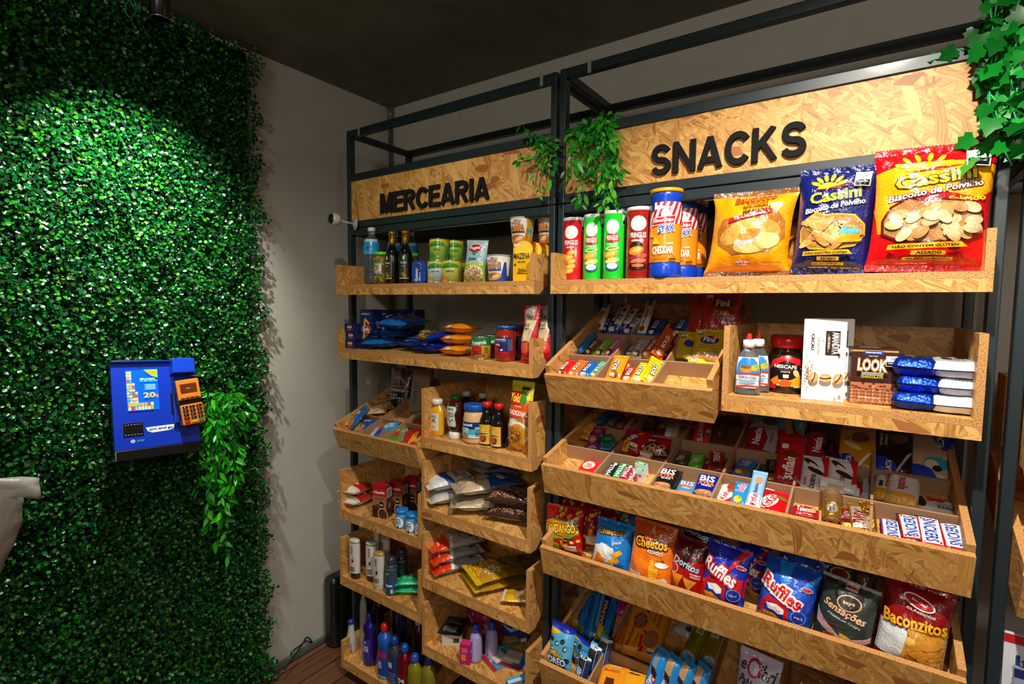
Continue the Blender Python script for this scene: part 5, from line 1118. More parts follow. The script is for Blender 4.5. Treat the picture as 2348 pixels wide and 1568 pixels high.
# ================================================================== CRISP BAG TRAY
def c9(x, y): return (1230 + x / 4.43, 1130 + y / 4.43)
def c10(x, y): return (1700 + x / 3.623, 1200 + y / 3.623)
def chips(v=.03):
    def dots(n, c, r, zone, seed, s=.012):
        q = random.Random(seed); return [('ea', q.uniform(zone[0], zone[2]), q.uniform(zone[1], zone[3]), s * q.uniform(.7, 1.2), s * q.uniform(.6, 1), q.uniform(0, 180), r if q.random() < .5 else c) for _ in range(n)]
    def logo(u, v, s=1): return [('ea', u, v, .028 * s, .012 * s, -6, 'f0e8e4'), ('ea', u, v, .025 * s, .010 * s, -6, 'c01824')]
    fand = [('p', [(-.85, .66), (-.5, .74), (.4, .72), (.8, .78), (.7, .70), (-.3, .69)], '3cb030'), ('p', [(-.95, .44), (-.95, .66), (-.3, .71), (.85, .68), (.9, .46), (0, .40)], 'd07c10'), ('p', [(-.8, .42), (.0, .37), (.85, .48), (.5, .36), (-.3, .32)], '3cb030'),
            ('t', 'FANDANGOS', 0, .55, 1.75, .19, 'fad840', 6, '3a1c08', .10)] + dots(14, 'f0b838', 'e09a20', (-.8, .76, .9, .95), 2) + dots(10, 'f0b838', 'e09a20', (.1, .1, .9, .36), 5) + [('p', [(-1, 0), (-.1, 0), (.0, .22), (-.6, .28), (-1, .25)], '8a9a28'), ('r', .2, .08, .8, .22, 'e8dcd0'), ('t', 'presunto', .5, .15, .5, .03, 'a02030'), ('r', .2, .33, .7, .38, '4a2818')] + dots(5, 'f0b838', 'd89020', (-.7, .05, -.1, .2), 7, .02)
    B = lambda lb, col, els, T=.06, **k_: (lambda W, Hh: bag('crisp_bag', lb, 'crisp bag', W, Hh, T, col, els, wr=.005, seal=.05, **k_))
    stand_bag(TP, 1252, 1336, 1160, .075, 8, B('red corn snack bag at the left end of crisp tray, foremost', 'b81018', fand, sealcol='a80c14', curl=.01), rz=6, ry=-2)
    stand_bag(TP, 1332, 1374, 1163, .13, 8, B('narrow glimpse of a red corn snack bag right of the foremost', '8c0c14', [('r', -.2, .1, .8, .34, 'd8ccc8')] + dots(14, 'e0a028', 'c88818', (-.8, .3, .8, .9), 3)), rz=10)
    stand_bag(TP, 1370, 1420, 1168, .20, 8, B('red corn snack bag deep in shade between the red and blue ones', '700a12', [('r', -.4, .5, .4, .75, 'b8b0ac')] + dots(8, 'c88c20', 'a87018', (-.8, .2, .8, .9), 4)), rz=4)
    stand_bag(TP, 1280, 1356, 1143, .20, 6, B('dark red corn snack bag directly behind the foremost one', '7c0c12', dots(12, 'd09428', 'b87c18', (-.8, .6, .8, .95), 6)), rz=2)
    sw = [('p', [(-1, 0), (.3, 0), (.5, .2), (.2, .5), (-.3, .55), (-1, .45)], 'd8e4ec'), ('p', [(-.9, .05), (-.2, .1), (-.2, .3), (-.7, .34)], 'e87c18'), ('p', [(.1, .38), (.55, .5), (.7, .44), (.3, .3)], 'f0a81c'), ('p', [(.0, .26), (.5, .34), (.6, .26), (.1, .18)], 'f0a020'), ('ea', -.3, .4, .03, .05, 30, 'f0f0ee')]
    stand_bag(TP, 1358, 1442, 1190, .055, 12, B('bright blue cheese puff bag with curved snacks', '1478cc', sw + [('t', 'Cheetos', -.1, .80, 1.35, .12, 'c88418', 6, '140c08', .11), ('t', 'ONDA', .35, .62, .45, .04, 'e8e8e8', 20, '10508c', .08), ('r', .3, .12, .8, .22, '0c58a0')]), rz=4, ry=3)
    cz = [('r', -1, .70, 1, 1, 'c04a10'), ('p', [(-.95, .3), (-.4, .36), (-.1, .2), (-.3, .02), (-.95, .02)], 'e8782c'), ('p', [(-.85, .2), (-.3, .2), (-.2, .02), (-.8, .0)], 'dfe2e4'), ('ea', .2, .28, .018, .07, 4, 'f8b424'), ('ea', .35, .22, .016, .05, -14, 'f8b424'), ('ea', .5, .12, .04, .026, 20, 'e4e8ea'), ('ea', .75, .14, .02, .03, 0, 'e4e8ea'),
          ('t', 'Cheetos', 0, .70, 1.5, .155, 'f0a81c', 4, '140c08', .12), ('t', 'ASSADO', .25, .575, .72, .055, 'f4f0ec', -2, '40200c', .05), ('t', 'LUA', .55, .46, .35, .045, '2c1c10', 16), ('ea', .6, .41, .036, .016, 0, 'f4ece0'), ('p', [(-.15, .82), (.0, .96), (.15, .82), (.0, .86)], 'd8a888')]
    stand_bag(TP, 1440, 1540, 1192, .045, 12, B('bright orange baked cheese puff bag', 'f07814', cz + logo(.72, .82, .8), T=.07), rz=2, ry=3)
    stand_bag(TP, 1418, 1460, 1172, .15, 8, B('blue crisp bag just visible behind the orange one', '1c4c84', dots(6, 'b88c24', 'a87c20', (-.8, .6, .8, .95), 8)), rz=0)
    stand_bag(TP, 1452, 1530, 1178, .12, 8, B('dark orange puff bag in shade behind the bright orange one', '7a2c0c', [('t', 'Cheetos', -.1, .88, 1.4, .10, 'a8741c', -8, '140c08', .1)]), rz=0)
    dr = [('p', [(-1, .62), (1, .66), (1, 1), (-1, 1)], '4c0c10'), ('p', [(-.3, .5), (.0, .86), (.3, .5)], '180a08'), ('t', 'Doritos', .05, .575, 1.6, .12, 'b8c0cc', -10, '202838', .08), ('p', [(-.75, .37), (.0, .38), (-.35, .12)], 'dc8c24'), ('p', [(.0, .36), (.8, .33), (.35, .12)], 'e09a30'), ('ea', -.7, .46, .03, .03, 0, 'e8dcd8'), ('ea', -.7, .46, .026, .026, 0, 'b01828'),
          ('t', 'QUEIJO', .65, .44, .55, .035, 'f0e4e0', -10), ('t', 'NACHO', .68, .40, .5, .03, 'f0e4e0', -10)]
    stand_bag(TP, 1532, 1610, 1228, .055, 10, B('deep red tortilla chip bag with two chips pictured', 'a80c14', dr), rz=-4, ry=4)
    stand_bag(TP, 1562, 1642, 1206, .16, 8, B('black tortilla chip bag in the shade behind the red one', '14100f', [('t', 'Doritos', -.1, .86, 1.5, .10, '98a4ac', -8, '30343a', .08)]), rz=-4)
    def ruff(c1, c2, base, lb_c):
        e = []
        for k in range(7):
            a0, a1 = math.radians(-14 + k * 34), math.radians(3 + k * 34); R = 1.6
            e.append(('p', [(0, .52), (R * math.cos(a0) * 1.2, .52 + R * math.sin(a0) * .6), (R * math.cos(a1) * 1.2, .52 + R * math.sin(a1) * .6)], c1 if k % 2 else c2))
        e = [('p', [(max(-1, min(1, u)), max(0.02, min(.98, v))) for u, v in q[1]], q[2]) for q in e]
        e += [('p', [(-.85, .34), (-.6, .47), (-.2, .45), (.0, .47), (.25, .40), (.3, .15), (0, .02), (-.6, .02), (-.85, .12)], 'c4121c'), ('p', [(-.7, .32), (-.5, .40), (.1, .36), (.15, .14), (-.1, .06), (-.6, .07)], '1430a0'),
              ('p', [(-.62, .36), (-.2, .40), (.1, .36), (.1, .29), (-.1, .26), (-.3, .29), (-.5, .28)], 'f0ece8'), ('p', [(-.72, .22), (-.3, .24), (.3, .16), (.75, .02), (.2, .0), (-.4, .06)], 'e89c1c')] + \
             [('ra', -.5 + .14 * k, .155 - .02 * k, .002, .03, 20, 'b87410') for k in range(8)] + \
             [('t', 'Ruffles', -.12, .60, 1.62, .20, 'f2eeea' if lb_c else 'd81820', -18, 'c01018' if lb_c else 'f4f0ec', .13), ('ea', .62, .32, .034, .034, 0, '6a8cd0'), ('ea', .62, .32, .029, .029, 0, '1830a0'), ('t', 'No.1', .62, .32, .25, .03, 'd8e0f0')] + logo(.72, .74, .9)
        return e
    stand_bag(TP, 1603, 1708, 1240, .050, 10, B('red and blue striped ridged crisp bag, tall in the tray middle', '1828a8', ruff('1c34c8', 'd81c1c', 0, 1), T=.07, sealcol='1828a0'), rz=-4, ry=5)
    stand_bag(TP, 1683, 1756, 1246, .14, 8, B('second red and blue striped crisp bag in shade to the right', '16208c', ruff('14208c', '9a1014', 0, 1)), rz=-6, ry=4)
    stand_bag(TP, 1732, 1862, 1284, .050, 10, B('light blue striped ridged crisp bag with open mouth picture', '1450c8', ruff('1c80e0', '1244c0', 0, 0), T=.08, sealcol='1048b0', curl=.012), rz=-6, ry=6)
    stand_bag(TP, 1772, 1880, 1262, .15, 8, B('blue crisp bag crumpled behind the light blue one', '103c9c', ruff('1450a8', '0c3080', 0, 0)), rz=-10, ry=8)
    ly = [('p', [(-1, .5), (-.8, .42), (.1, .22), (1, .34), (1, .26), (.1, .12), (-.9, .3)], 'd8a8a8'), ('e', .05, .80, .52, .14, '0e0e0e'), ('r', -.15, .88, .28, 1, 'c49a96'), ('ea', .1, .72, .052, .036, 4, 'd8a078'), ('ea', .1, .72, .046, .031, 4, '181414'), ('t', 'lays', .1, .72, .4, .06, 'e0b088', 6),
          ('t', 'Sensações', .0, .58, 1.55, .13, 'e8b48c', -10, '2a1c16', .03, .2), ('t', 'PREMIUM CHIPS', .05, .475, 1.2, .03, 'b0b8b8', -9), ('p', [(-.6, .2), (-.2, .25), (0, .15), (-.2, .06), (-.6, .1)], 'a8543c'), ('p', [(0, .3), (.5, .26), (.8, .16), (.6, .02), (-.1, .04), (0, .16)], 'c8962c'), ('p', [(.1, .16), (.6, .14), (.7, .05), (.1, .04)], '9a6c1c'), ('r', -.9, .90, -.45, .95, '151515')] + lines(-.7, .38, .3, .41, 1, '5a3c3c')
    stand_bag(TP, 1862, 2000, 1322, .045, 10, B('dark grey premium crisp bag with copper script lettering', '2c3430', ly, T=.075, fin='matfilm', sealcol='a8b0ac', curl=-.01), rz=-8, ry=6)
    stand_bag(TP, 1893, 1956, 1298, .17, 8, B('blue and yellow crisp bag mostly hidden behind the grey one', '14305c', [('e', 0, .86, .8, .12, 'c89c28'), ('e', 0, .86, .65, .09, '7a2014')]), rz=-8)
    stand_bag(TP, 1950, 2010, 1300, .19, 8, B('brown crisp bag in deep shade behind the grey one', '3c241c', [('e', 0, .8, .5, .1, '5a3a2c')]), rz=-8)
    bc = [('r', -1, .14, 1, .50, 'd8dce0'), ('p', [(-.2, .16), (-.1, .46), (.3, .5), (.95, .6), (.98, .2), (.6, .13)], 'dc9c3c')] + dots(26, 'e8b450', 'd08c2c', (0, .18, .85, .52), 9, .03) + \
         [('t', 'CLÁSSICOS', .15, .735, .85, .03, 'e8d8d4', -4), ('t', 'Baconzitos', .02, .605, 1.85, .14, 'f2b41c', 6, '8a1c10', .06), ('ea', .05, .83, .062, .026, -12, 'f0e8e4'), ('ea', .05, .83, .056, .021, -12, 'b81824'), ('t', 'Elma Chips', .05, .83, .45, .03, 'f4ece8', -12)]
    o = stand_bag(TP, 2005, 2172, 1330, .045, 10, B('dark red bacon snack bag with yellow lettering, right end of crisp tray', '8c0c14', bc, T=.08), rz=-8, ry=5)
    stand_bag(TP, 2125, 2200, 1352, .17, 8, B('green crisp bag tucked in the right rear corner of tray', '0c6a1c', [('r', -1, .6, 1, 1, '20402c'), ('t', 'VACA', .4, .5, .7, .04, 'd8dcd8')]), rz=-8)
chips()

# ================================================================== BISCUIT TRAY (bottom)
def c11(x, y): return (1220 + x / 4.348, 1320 + y / 4.348)
def biscuits():
    mini = [('p', [(-1, .86), (-.4, .88), (.2, .86), (1, .90), (1, 1), (-1, 1)], '1430b0'), ('p', [(-1, .72), (-.9, .90), (.0, .84)], 'e8b818')]
    for q, (u, v) in enumerate(((-.7, .66), (-.2, .62), (.25, .70), (.5, .56), (-.3, .10), (.1, .04), (.6, .16), (-.75, .3), (.75, .34), (-.5, .5))):
        mini += [('ea', u, v, .017, .014, q * 20, '1c1a1c'), ('ea', u + .03, v, .012, .009, q * 20, 'd8dce0' if q % 2 else '38343a')]
    mini += [('t', 'Mini', -.1, .42, .85, .12, 'f0b818', -8, '302010', .07), ('t', 'OREO', .0, .27, 1.45, .15, 'f4f6f8', 4, '102c8c', .09)]
    stand_bag(TK, 1253, 1308, 1452, .035, 10, lambda W, Hh: bag('mini_cookie_bag', 'light blue mini cookie bag, foremost in lower left corner', 'cookie bag', W, max(.15, Hh), .04, '58b0dc', mini, sealcol='1430b0', wr=.003), rz=0, ry=3)
    stand_bag(TK, 1292, 1352, 1448, .10, 10, lambda W, Hh: bag('mini_cookie_bag', 'second mini cookie bag right behind the foremost', 'cookie bag', W, Hh, .03, '4890bc', mini, sealcol='10248c', wr=.003), rz=-20, ry=10)
    oz = [('r', -1, 0, .2, 1, '3c90cc'), ('t', 'OREO', -.1, .32, .8, .36, 'f0f2f4', 88, '14387c', .07), ('ea', .1, .72, .032, .038, 0, '1a1a1c'), ('ea', .1, .72, .024, .028, 0, '343438'), ('r', .55, .05, .62, .9, 'c8d0d4'), ('r', -1, .84, 1, .93, 'd0d8dc')]
    for q, (x0, x1, pt, v, lb) in enumerate(((1312, 1352, 1487, .040, 'blue and black cookie tube pack, front one of three'), (1334, 1374, 1464, .075, 'blue and black cookie tube pack, middle one of three'), (1358, 1398, 1446, .108, 'blue and black cookie tube pack, rear one of three'))):
        stand_bag(TK, x0, x1, pt, v, 16, lambda W, Hh: flow('cookie_pack', lb, 'cookie pack', .042, Hh, .034, '1c3c78', oz, sealcol='141c24', parts=True, wr=.002), rz=-14 + 6 * q, ry=6)
    K = dict(c=c11, name='biscuit_pack', cat='biscuit pack')
    tk = [('r', .0, 0, 1, 1, '1c78c8'), ('t', 'TRAKINAS', -.5, .42, .55, .62, 'e8c81c', 90, '14206c', .05), ('t', 'CHOCOLATE', .35, .52, .25, .34, '101c50', 88), ('e', .45, .90, .5, .07, '4a2418'), ('e', .5, .905, .35, .045, '6a3824'), ('r', -1, 0, 1, .14, '6a9c20'), ('p', [(-1, .0), (0, .12), (0, .2), (-1, .3)], 'd8a818')]
    tk2 = [('r', -.2, 0, .2, .8, '2c90d0'), ('t', 'CHOCOLATE', -.6, .5, .25, .34, '101c50', 88), ('r', .55, .2, .9, .8, '68a8cc'), ('e', -.3, .90, .5, .07, '4a2418')]
    bk = [('e', .2, .62, .62, .17, '8a5438'), ('e', .2, .62, .52, .13, '9c6444'), ('t', 'Bauducco', -.35, .32, .32, .5, '8a3010', 84), ('t', 'Cookies', .2, .22, .2, .26, '7a4010', 84), ('r', .5, .08, .75, .34, 'c41c14')] + [('ea', .2 + .45 * math.cos(a), .62 + .11 * math.sin(a), .007, .006, 0, '3a1c10') for a in (0, .9, 1.9, 2.8, 3.9, 5)] + [('ea', u, v, .012, .010, 30, '4a2414') for u, v in ((-.5, .9), (.6, .93), (-.1, .9), (.8, .4), (.7, .82))]
    bars(TK, [
     ('long blue chocolate biscuit pack, leftmost of the back row', '181c6c', 'f', 'f', (440, 610), (580, 110), .026, k(K, W=.052, T=.036, els=tk)),
     ('long blue chocolate biscuit pack turned sideways, second', '1a62b0', 'f', 'f', (570, 640), (690, 130), .024, k(K, W=.05, T=.036, els=tk2)),
     ('long blue chocolate biscuit pack, third of the back row', '181c6c', 'f', 'f', (690, 660), (820, 170), .026, k(K, W=.052, T=.036, els=tk)),
     ('navy and pink biscuit pack, only its lower end showing', '14185c', 'f', 'f', (880, 400), (930, 160), .018, k(K, W=.052, T=.03, els=[('p', [(-1, 0), (.8, 0), (.6, .5), (-.8, .5)], 'a01c78'), ('r', -.2, .5, 1, .7, 'c8c020')])),
     ('orange cookie box in shade left of the two bright ones', 'c07010', 'f', 'f', (880, 770), (1010, 290), .018, k(K, W=.05, T=.04, els=bk, fin='card', name='cookie_box', cat='cookie box', k=dict(seal=.02, wr=0, pu=14, pw=30))),
     ('orange cookie box with big oat cookie, middle one', 'e08c10', 'f', 'f', (990, 800), (1110, 330), .030, k(K, W=.075, T=.05, els=bk, fin='card', name='cookie_box', cat='cookie box', k=dict(seal=.02, wr=0, pu=14, pw=30))),
     ('orange cookie box with cookie low down, right one', 'd88410', 'f', 'f', (1130, 860), (1290, 390), .028, k(K, W=.07, T=.05, els=[('e', .0, .34, .7, .17, '8a5438'), ('e', 0, .34, .6, .13, '9c6444'), ('t', 'Bauducco', .3, .78, .32, .4, '8a3010', 270), ('t', 'Cookies', -.2, .80, .2, .26, '7a4010', 270), ('r', -.8, .05, -.4, .16, 'c41c14')] + seal_box(.3, .1, .3, .05), fin='card', name='cookie_box', cat='cookie box', k=dict(seal=.02, wr=0, pu=14, pw=30))),
     ('small square orange wafer pack, left of two at bottom edge', 'f0981c', 'f', 'f', (760, 1200), (840, 900), .022, k(K, W=.085, T=.028, els=[('t', 'Bauducco', -.1, .72, 1.2, .12, 'c05010', 4, None, 0, .2), ('p', [(-.5, .0), (.3, .0), (.2, .46), (-.4, .46)], '5a2c14'), ('r', -.4, .84, .5, .90, 'e8e0d0')])),
     ('small square orange wafer pack, right of two at bottom edge', 'f0a420', 'f', 'f', (1000, 1240), (1060, 970), .020, k(K, W=.085, T=.026, els=[('e', 0, .2, .6, .2, 'f4d898'), ('r', -.6, .8, .2, .92, '4a4038')])),
     ('yellow cylindrical wafer stick pack, left one', '8a7c10', 'f', 'f', (1530, 860), (1710, 520), .026, k(K, W=.052, T=.05, els=[('r', -1, 0, 1, .14, '88a8c8'), ('r', -.3, .66, .6, .9, 'c8c080')] + [('r', .0, .70 + .025 * q, .5, .712 + .025 * q, '282820') for q in range(7)] + lines(-.6, .2, .5, .62, 12, '6a5c08', seed=2), k=dict(pu=2.2, pw=12))),
     ('yellow cylindrical wafer stick pack, right one', '94841a', 'f', 'f', (1760, 920), (1840, 580), .026, k(K, W=.052, T=.05, els=[('r', -1, 0, 1, .14, '88a8c8'), ('r', -.4, .70, .5, .92, 'c0c8c8')] + [('r', -.2 + .08 * q, .74, -.16 + .08 * q, .9, '282820') for q in range(7)] + lines(-.6, .2, .5, .62, 12, '6a5c08', seed=3), k=dict(pu=2.2, pw=12))),
     ('white biscuit pack with orange chips, deep in shade', 'a8a49c', 'f', 'f', (1480, 600), (1570, 480), .018, k(K, W=.06, T=.03, els=[('ea', .5, .5, .02, .03, 20, '1c3c70'), ('ea', .3, .6, .015, .01, 20, 'c08030')])),
    ])
    ps = [('r', -1, 0, 1, .46, '1484cc'), ('p', [(-.5, .92), (.5, .92), (.55, .60), (.1, .56), (-.45, .50)], 'c89c6c'), ('p', [(-.5, .62), (.1, .58), (.6, .5), (.5, .38), (.1, .42), (-.3, .48)], '3c1810'), ('t', 'PASSATEMPO', -.1, .22, .75, .42, 'f2f2f2', 82, '10509c', .06), ('r', .1, .32, .6, .42, 'c01828'), ('r', .22, .345, .48, .395, 'f0e8e4')]
    for q, (pp0, pp1, n) in enumerate((((1180, 1180), (1320, 735), .040), ((1320, 1220), (1445, 800), .040), ((1460, 1260), (1585, 845), .038), ((1610, 1290), (1730, 885), .036))):
        L = tl(TK, c11(*pp0), c11(*pp1), n)
        o = flow('biscuit_pack', 'bright blue filled biscuit pack, %s in the row of four' % ('first', 'second', 'third', 'last')[q], 'biscuit pack', .048, L, .040, '1c88d8', ps if q else ps[:1] + [('r', -.4, .6, .3, .92, '8090a0')] + ps[2:], parts=True, wr=.001)
        lay(TK, o, c11(*pp0), c11(*pp1), n, L, 4, -4)
    eq = [('t', 'eQlibri', .0, .83, 1.7, .17, '30303c', -4, None, 0, .1), ('ea', -.2, .84, .036, .046, 0, 'b81830'), ('ea', -.2, .84, .024, .034, 0, 'c8bcd4'), ('t', 'PaNeTiNi', -.1, .66, 1.4, .10, '28242c', -12), ('t', 'PRESUNTO', -.15, .545, .8, .045, '6a2040', -14), ('t', 'DEFUMADO', -.12, .50, .75, .035, '8a6878', -14), ('p', [(-.8, .40), (-.3, .42), (.1, .34), (.0, .22), (-.5, .24)], 'a83c50'), ('e', .65, .56, .22, .05, '6a2858'), ('e', .7, .28, .25, .07, 'd8a878')]
    stand_bag(TK, 1672, 1772, 1485, .075, 12, lambda W, Hh: bag('toast_bag', 'pale lilac bag of ham toast snacks at the bottom edge', 'snack bag', W, max(Hh, .19), .06, 'c4b8d0', eq, wr=.004), rz=-4, ry=4)
    stand_bag(TK, 1772, 1894, 1522, .08, 10, lambda W, Hh: bag('crisp_bag', 'brown and gold snack bag at bottom edge beside the lilac one', 'crisp bag', W, max(.15, Hh), .06, '6a4420', [('p', [(-1, .6), (.4, .72), (1, .6), (1, .4), (-1, .4)], 'c88c2c'), ('ea', .3, .78, .05, .03, -10, 'c8c4c0'), ('r', -1, .0, 1, .4, '8a1420')], wr=.004), rz=-8, ry=8)
    stand_bag(TK, 1892, 1956, 1546, .09, 10, lambda W, Hh: bag('crisp_bag', 'dark purple bag corner at bottom edge, right of the brown one', 'crisp bag', W, max(.14, Hh), .05, '2c1850', [('e', 0, .6, .5, .2, '402468')], wr=.004), rz=-8, ry=8)
biscuits()
# next rack, at the right edge: boxes and cards seen behind the post
def rightedge():
    o = display_box('OSB box edge of the next rack, upper one at right edge', .275, 1.2, -.38 + .02, -.16)
    for q, (pxx, pt, pb, c, lb, els) in enumerate(((2345, 1075, 1180, 'b01018', 'red package in the next rack at the right picture edge', []),)):
        p = atY(pxx + 14, pb, 1.47)
        b = carton('red_box', lb, 'box', .10, .05, .13, c, [('r', -.8, .6, .8, .7, 'e8e0dc')]); put(b, p.x + .062, 1.50, -.317, 0)
    for q, (x, z, y, c1, c2, lb) in enumerate(((.335, -.70, 1.50, 'c8ccd4', 'b01818', 'white blister card with red top and blue lettering, right edge'), (.350, -.76, 1.475, '8890a4', '18205c', 'white and navy blister card in front of the red topped one'), (.365, -.80, 1.455, 'a8b0bc', '182460', 'white and navy blister card, foremost at the right edge'))):
        b = carton('blister_card', lb, 'package', .13, .014, .16, c1, [('r', -1, .88, 1, 1, c2), ('r', -1, 0, 1, .2, '141c58'), ('t', 'Ita' if q == 0 else 'pack', -.35, .66, .7, .16, '1c3470'), ('r', -.8, .42, .2, .5, 'e0e0e0')] + lines(-.8, .34, .0, .42, 4, '707478')); put(b, x, y, z - .16, 0, 5)
    tb = thing('bottle', 'white tube with blue print at the right edge, lowest item', 'bottle')
    mb = MB(); lathe(mb, [(0, .02), (.002, .022), (.10, .021)], 'd8dce0'); art(mb, [('ra', 0, .5, .02, .03, 40, '2c50a0'), ('ra', .3, .3, .012, .02, 20, 'c03048')], cylF([(0, .022), (.1, .021)]), .044, .1, .005); mb.build('bottle_body', 'plastic', tb)
    mb = MB(); lathe(mb, [(.1, .019), (.102, .0215), (.115, .0215), (.116, .019)], '282c34'); mb.build('cap', 'plastic', tb); put(tb, .40, 1.43, -.90 - .05, 0)
rightedge()
# ================================================================== LEFT RACK
def q1(x, y): return (740 + x / 3.563, 460 + y / 3.563)      # readings off enlarged crops
def q2(x, y): return (740 + x / 3.563, 820 + y / 3.563)
def q3(x, y): return (740 + x / 4.041, 1180 + y / 4.041)
def stand_cyl(o, px, Y, z, rz=0):
    p = atY(px, 650, Y); put(o, p.x, Y, z, rz); return o
def grocery_top():
    z = Z1L
    # water bottles
    prof = smooth_prof([(0, .026), (.006, .031), (.03, .0335), (.045, .031), (.06, .0335), (.075, .031), (.09, .0335), (.12, .034), (.16, .034), (.19, .026), (.205, .0145), (.212, .0135), (.222, .0135)], 3)
    def water(lb): return bottle('water_bottle', lb, 'bottle', prof, 'c8d4dc', 'clear', caps=(('cap', [(.2215, .0145), (.223, .0158), (.236, .0158), (.238, .013)], 'c8ccc8', 'plastic'),), lab=(.125, .188, None, '1c8cc8'), els=[('r', -1.5, .0, 1.5, .22, '2ca0d8'), ('r', -1.5, .8, 1.5, 1, '9cc8dc'), ('t', 'agua', .5, .4, .5, .22, '0c4880'), ('ra', .5, .2, .012, .002, 0, '0c4880')], inner=(.004, .205, 'a8b4bc', 'clear', 'water'))
    o = water('clear water bottle with blue band, front left corner of grocery shelf'); stand_cyl(o, 853, 1.475, z)
    twin(o, 'second blue banded water bottle, behind the first olive oil bottle', loc=(atY(905, 650, 1.62).x, 1.62, z)); twin(o, 'third blue banded water bottle, behind the second olive oil bottle', loc=(atY(943, 650, 1.66).x, 1.66, z))
    # olive jars
    prof2 = smooth_prof([(0, .026), (.003, .030), (.01, .031), (.10, .031), (.112, .028), (.118, .027)], 3)
    els = [('r', -1, 0, 1, .22, 'a8a0c4'), ('r', -1, .82, 1, 1, '5cb828'), ('t', 'olivas', 0, .68, 1.2, .20, '205c20'), ('ea', 0, .4, .02, .012, 0, 'a8a838'), ('ea', .3, .45, .012, .01, 30, '8c8c28')]
    def ol(lb):
        o = bottle('olive_jar', lb, 'jar', prof2, '5a4c1c', 'glass', caps=(('lid', [(.1175, .028), (.118, .0305), (.130, .0305), (.131, .028)], '6cd028', 'plastic'),), lab=(.042, .088, .05, 'd8d4c4'), els=els, body='jar_body')
        mb = MB(); lumps(mb, 40, cylF(prof2), .062, .118, '8a7a2c', .004, .008, 5, (-1.2, .04, 1.2, .34), ('8a7a2c', '9c8c3c', '6a5a20')); lumps(mb, 30, cylF(prof2), .062, .118, '8a7a2c', .004, .008, 6, (-1.2, .76, 1.2, .95), ('8a7a2c', '9c8c3c', '6a5a20')); mb.build('olives', 'food', o)['kind'] = 'stuff'; return o
    o = ol('jar of sliced olives with bright green lid, in front'); stand_cyl(o, 876, 1.465, z)
    twin(o, 'olive jar with green lid behind the first oil bottle', loc=(atY(913, 650, 1.56).x, 1.56, z)); twin(o, 'olive jar with green lid behind the second oil bottle', loc=(atY(943, 650, 1.56).x, 1.56, z))
    # olive oil
    prof3 = smooth_prof([(0, .025), (.003, .0275), (.11, .0275), (.135, .024), (.155, .0135), (.165, .012)], 3)
    els = [('r', -1, 0, 1, 1, '16281c'), ('r', -1, .0, 1, .45, '3c3018'), ('ea', -.1, .2, .02, .014, 0, '787028'), ('ea', .2, .12, .016, .012, 0, '8a7c30'), ('r', -1, .0, 1, .04, 'c0b890'), ('t', 'Cocinero', 0, .66, 1.3, .1, 'c8d0c0'), ('ea', 0, .85, .007, .016, 0, 'e0e4dc'), ('t', 'OLIVA', 0, .52, .8, .06, 'a8b0a0')]
    def oil(lb): return bottle('olive_oil_bottle', lb, 'bottle', prof3, '0a0f08', 'glass', caps=(('neck_sleeve', [(.160, .013), (.162, .0145), (.198, .0145)], '9c7420', 'foil'), ('cap', [(.198, .0145), (.1985, .0158), (.212, .0158), (.213, .013)], 'b08428', 'foil')), lab=(.02, .118, .042, '16281c'), els=els)
    o = oil('dark olive oil bottle with gold neck, left of two'); stand_cyl(o, 900, 1.475, z); q = twin(o, 'dark olive oil bottle with gold neck, right of two', loc=(atY(930, 650, 1.485).x, 1.485, z), rz=30)
    # sardine tins, upright
    t = thing('fish_tin', 'upright blue fish tin with pull ring, in front', 'tin')
    def rrect(w, h, r, n=5):
        o = []
        for cx, cz, a in ((w / 2 - r, h - r, 0), (-w / 2 + r, h - r, 90), (-w / 2 + r, r, 180), (w / 2 - r, r, 270)): o += [(cx + r * math.cos(math.radians(a + 90 * i / n)), cz + r * math.sin(math.radians(a + 90 * i / n))) for i in range(n + 1)]
        return o
    pr = rrect(.058, .086, .016); n = len(pr); mb = MB(); D = .024
    for y0, s0, y1, s1 in ((-D / 2, .95, -D / 2 + .002, 1), (-D / 2 + .002, 1, D / 2, .96)):
        mb.add([(x * s0, y0, .043 + (zz - .043) * s0) for x, zz in pr] + [(x * s1, y1, .043 + (zz - .043) * s1) for x, zz in pr], [(i, n + i, n + (i + 1) % n, (i + 1) % n) for i in range(n)], '1c3c90')
    mb.add([(x * .95, -D / 2, .043 + (zz - .043) * .95) for x, zz in pr], [tuple(range(n))[::-1]], '1440a0'); mb.add([(x * .96, D / 2, .043 + (zz - .043) * .96) for x, zz in pr], [tuple(range(n))], 'c0c0c0')
    art(mb, [('t', 'Gomes', -.35, .36, .45, .55, 'e8ecf4', 90), ('t', 'sardinha', .15, .3, .2, .4, 'b8c8e0', 90), ('ea', .1, .22, .02, .006, 80, '8ab0d8')], lambda x, zz, h: (x, -D / 2 - h, zz), .058, .086, 0)
    mb.build('tin_body', 'plastic', t); mb = MB(); mb.add(*tube([(.010 * math.cos(a), -D / 2 - .003, .062 + .014 * math.sin(a)) for a in [i * PI / 8 for i in range(17)]], .0018, 6), 'b8bcc0'); mb.build('pull_ring', 'tin', t)
    stand_cyl(t, 963, 1.455, z, 24)
    for k_, (px, Y, lb) in enumerate(((984, 1.50, 'second blue fish tin standing behind the first'), (999, 1.545, 'third blue fish tin, mostly behind the vegetable cans'))): twin(t, lb, loc=(atY(px, 650, Y).x, Y, z), rz=18)
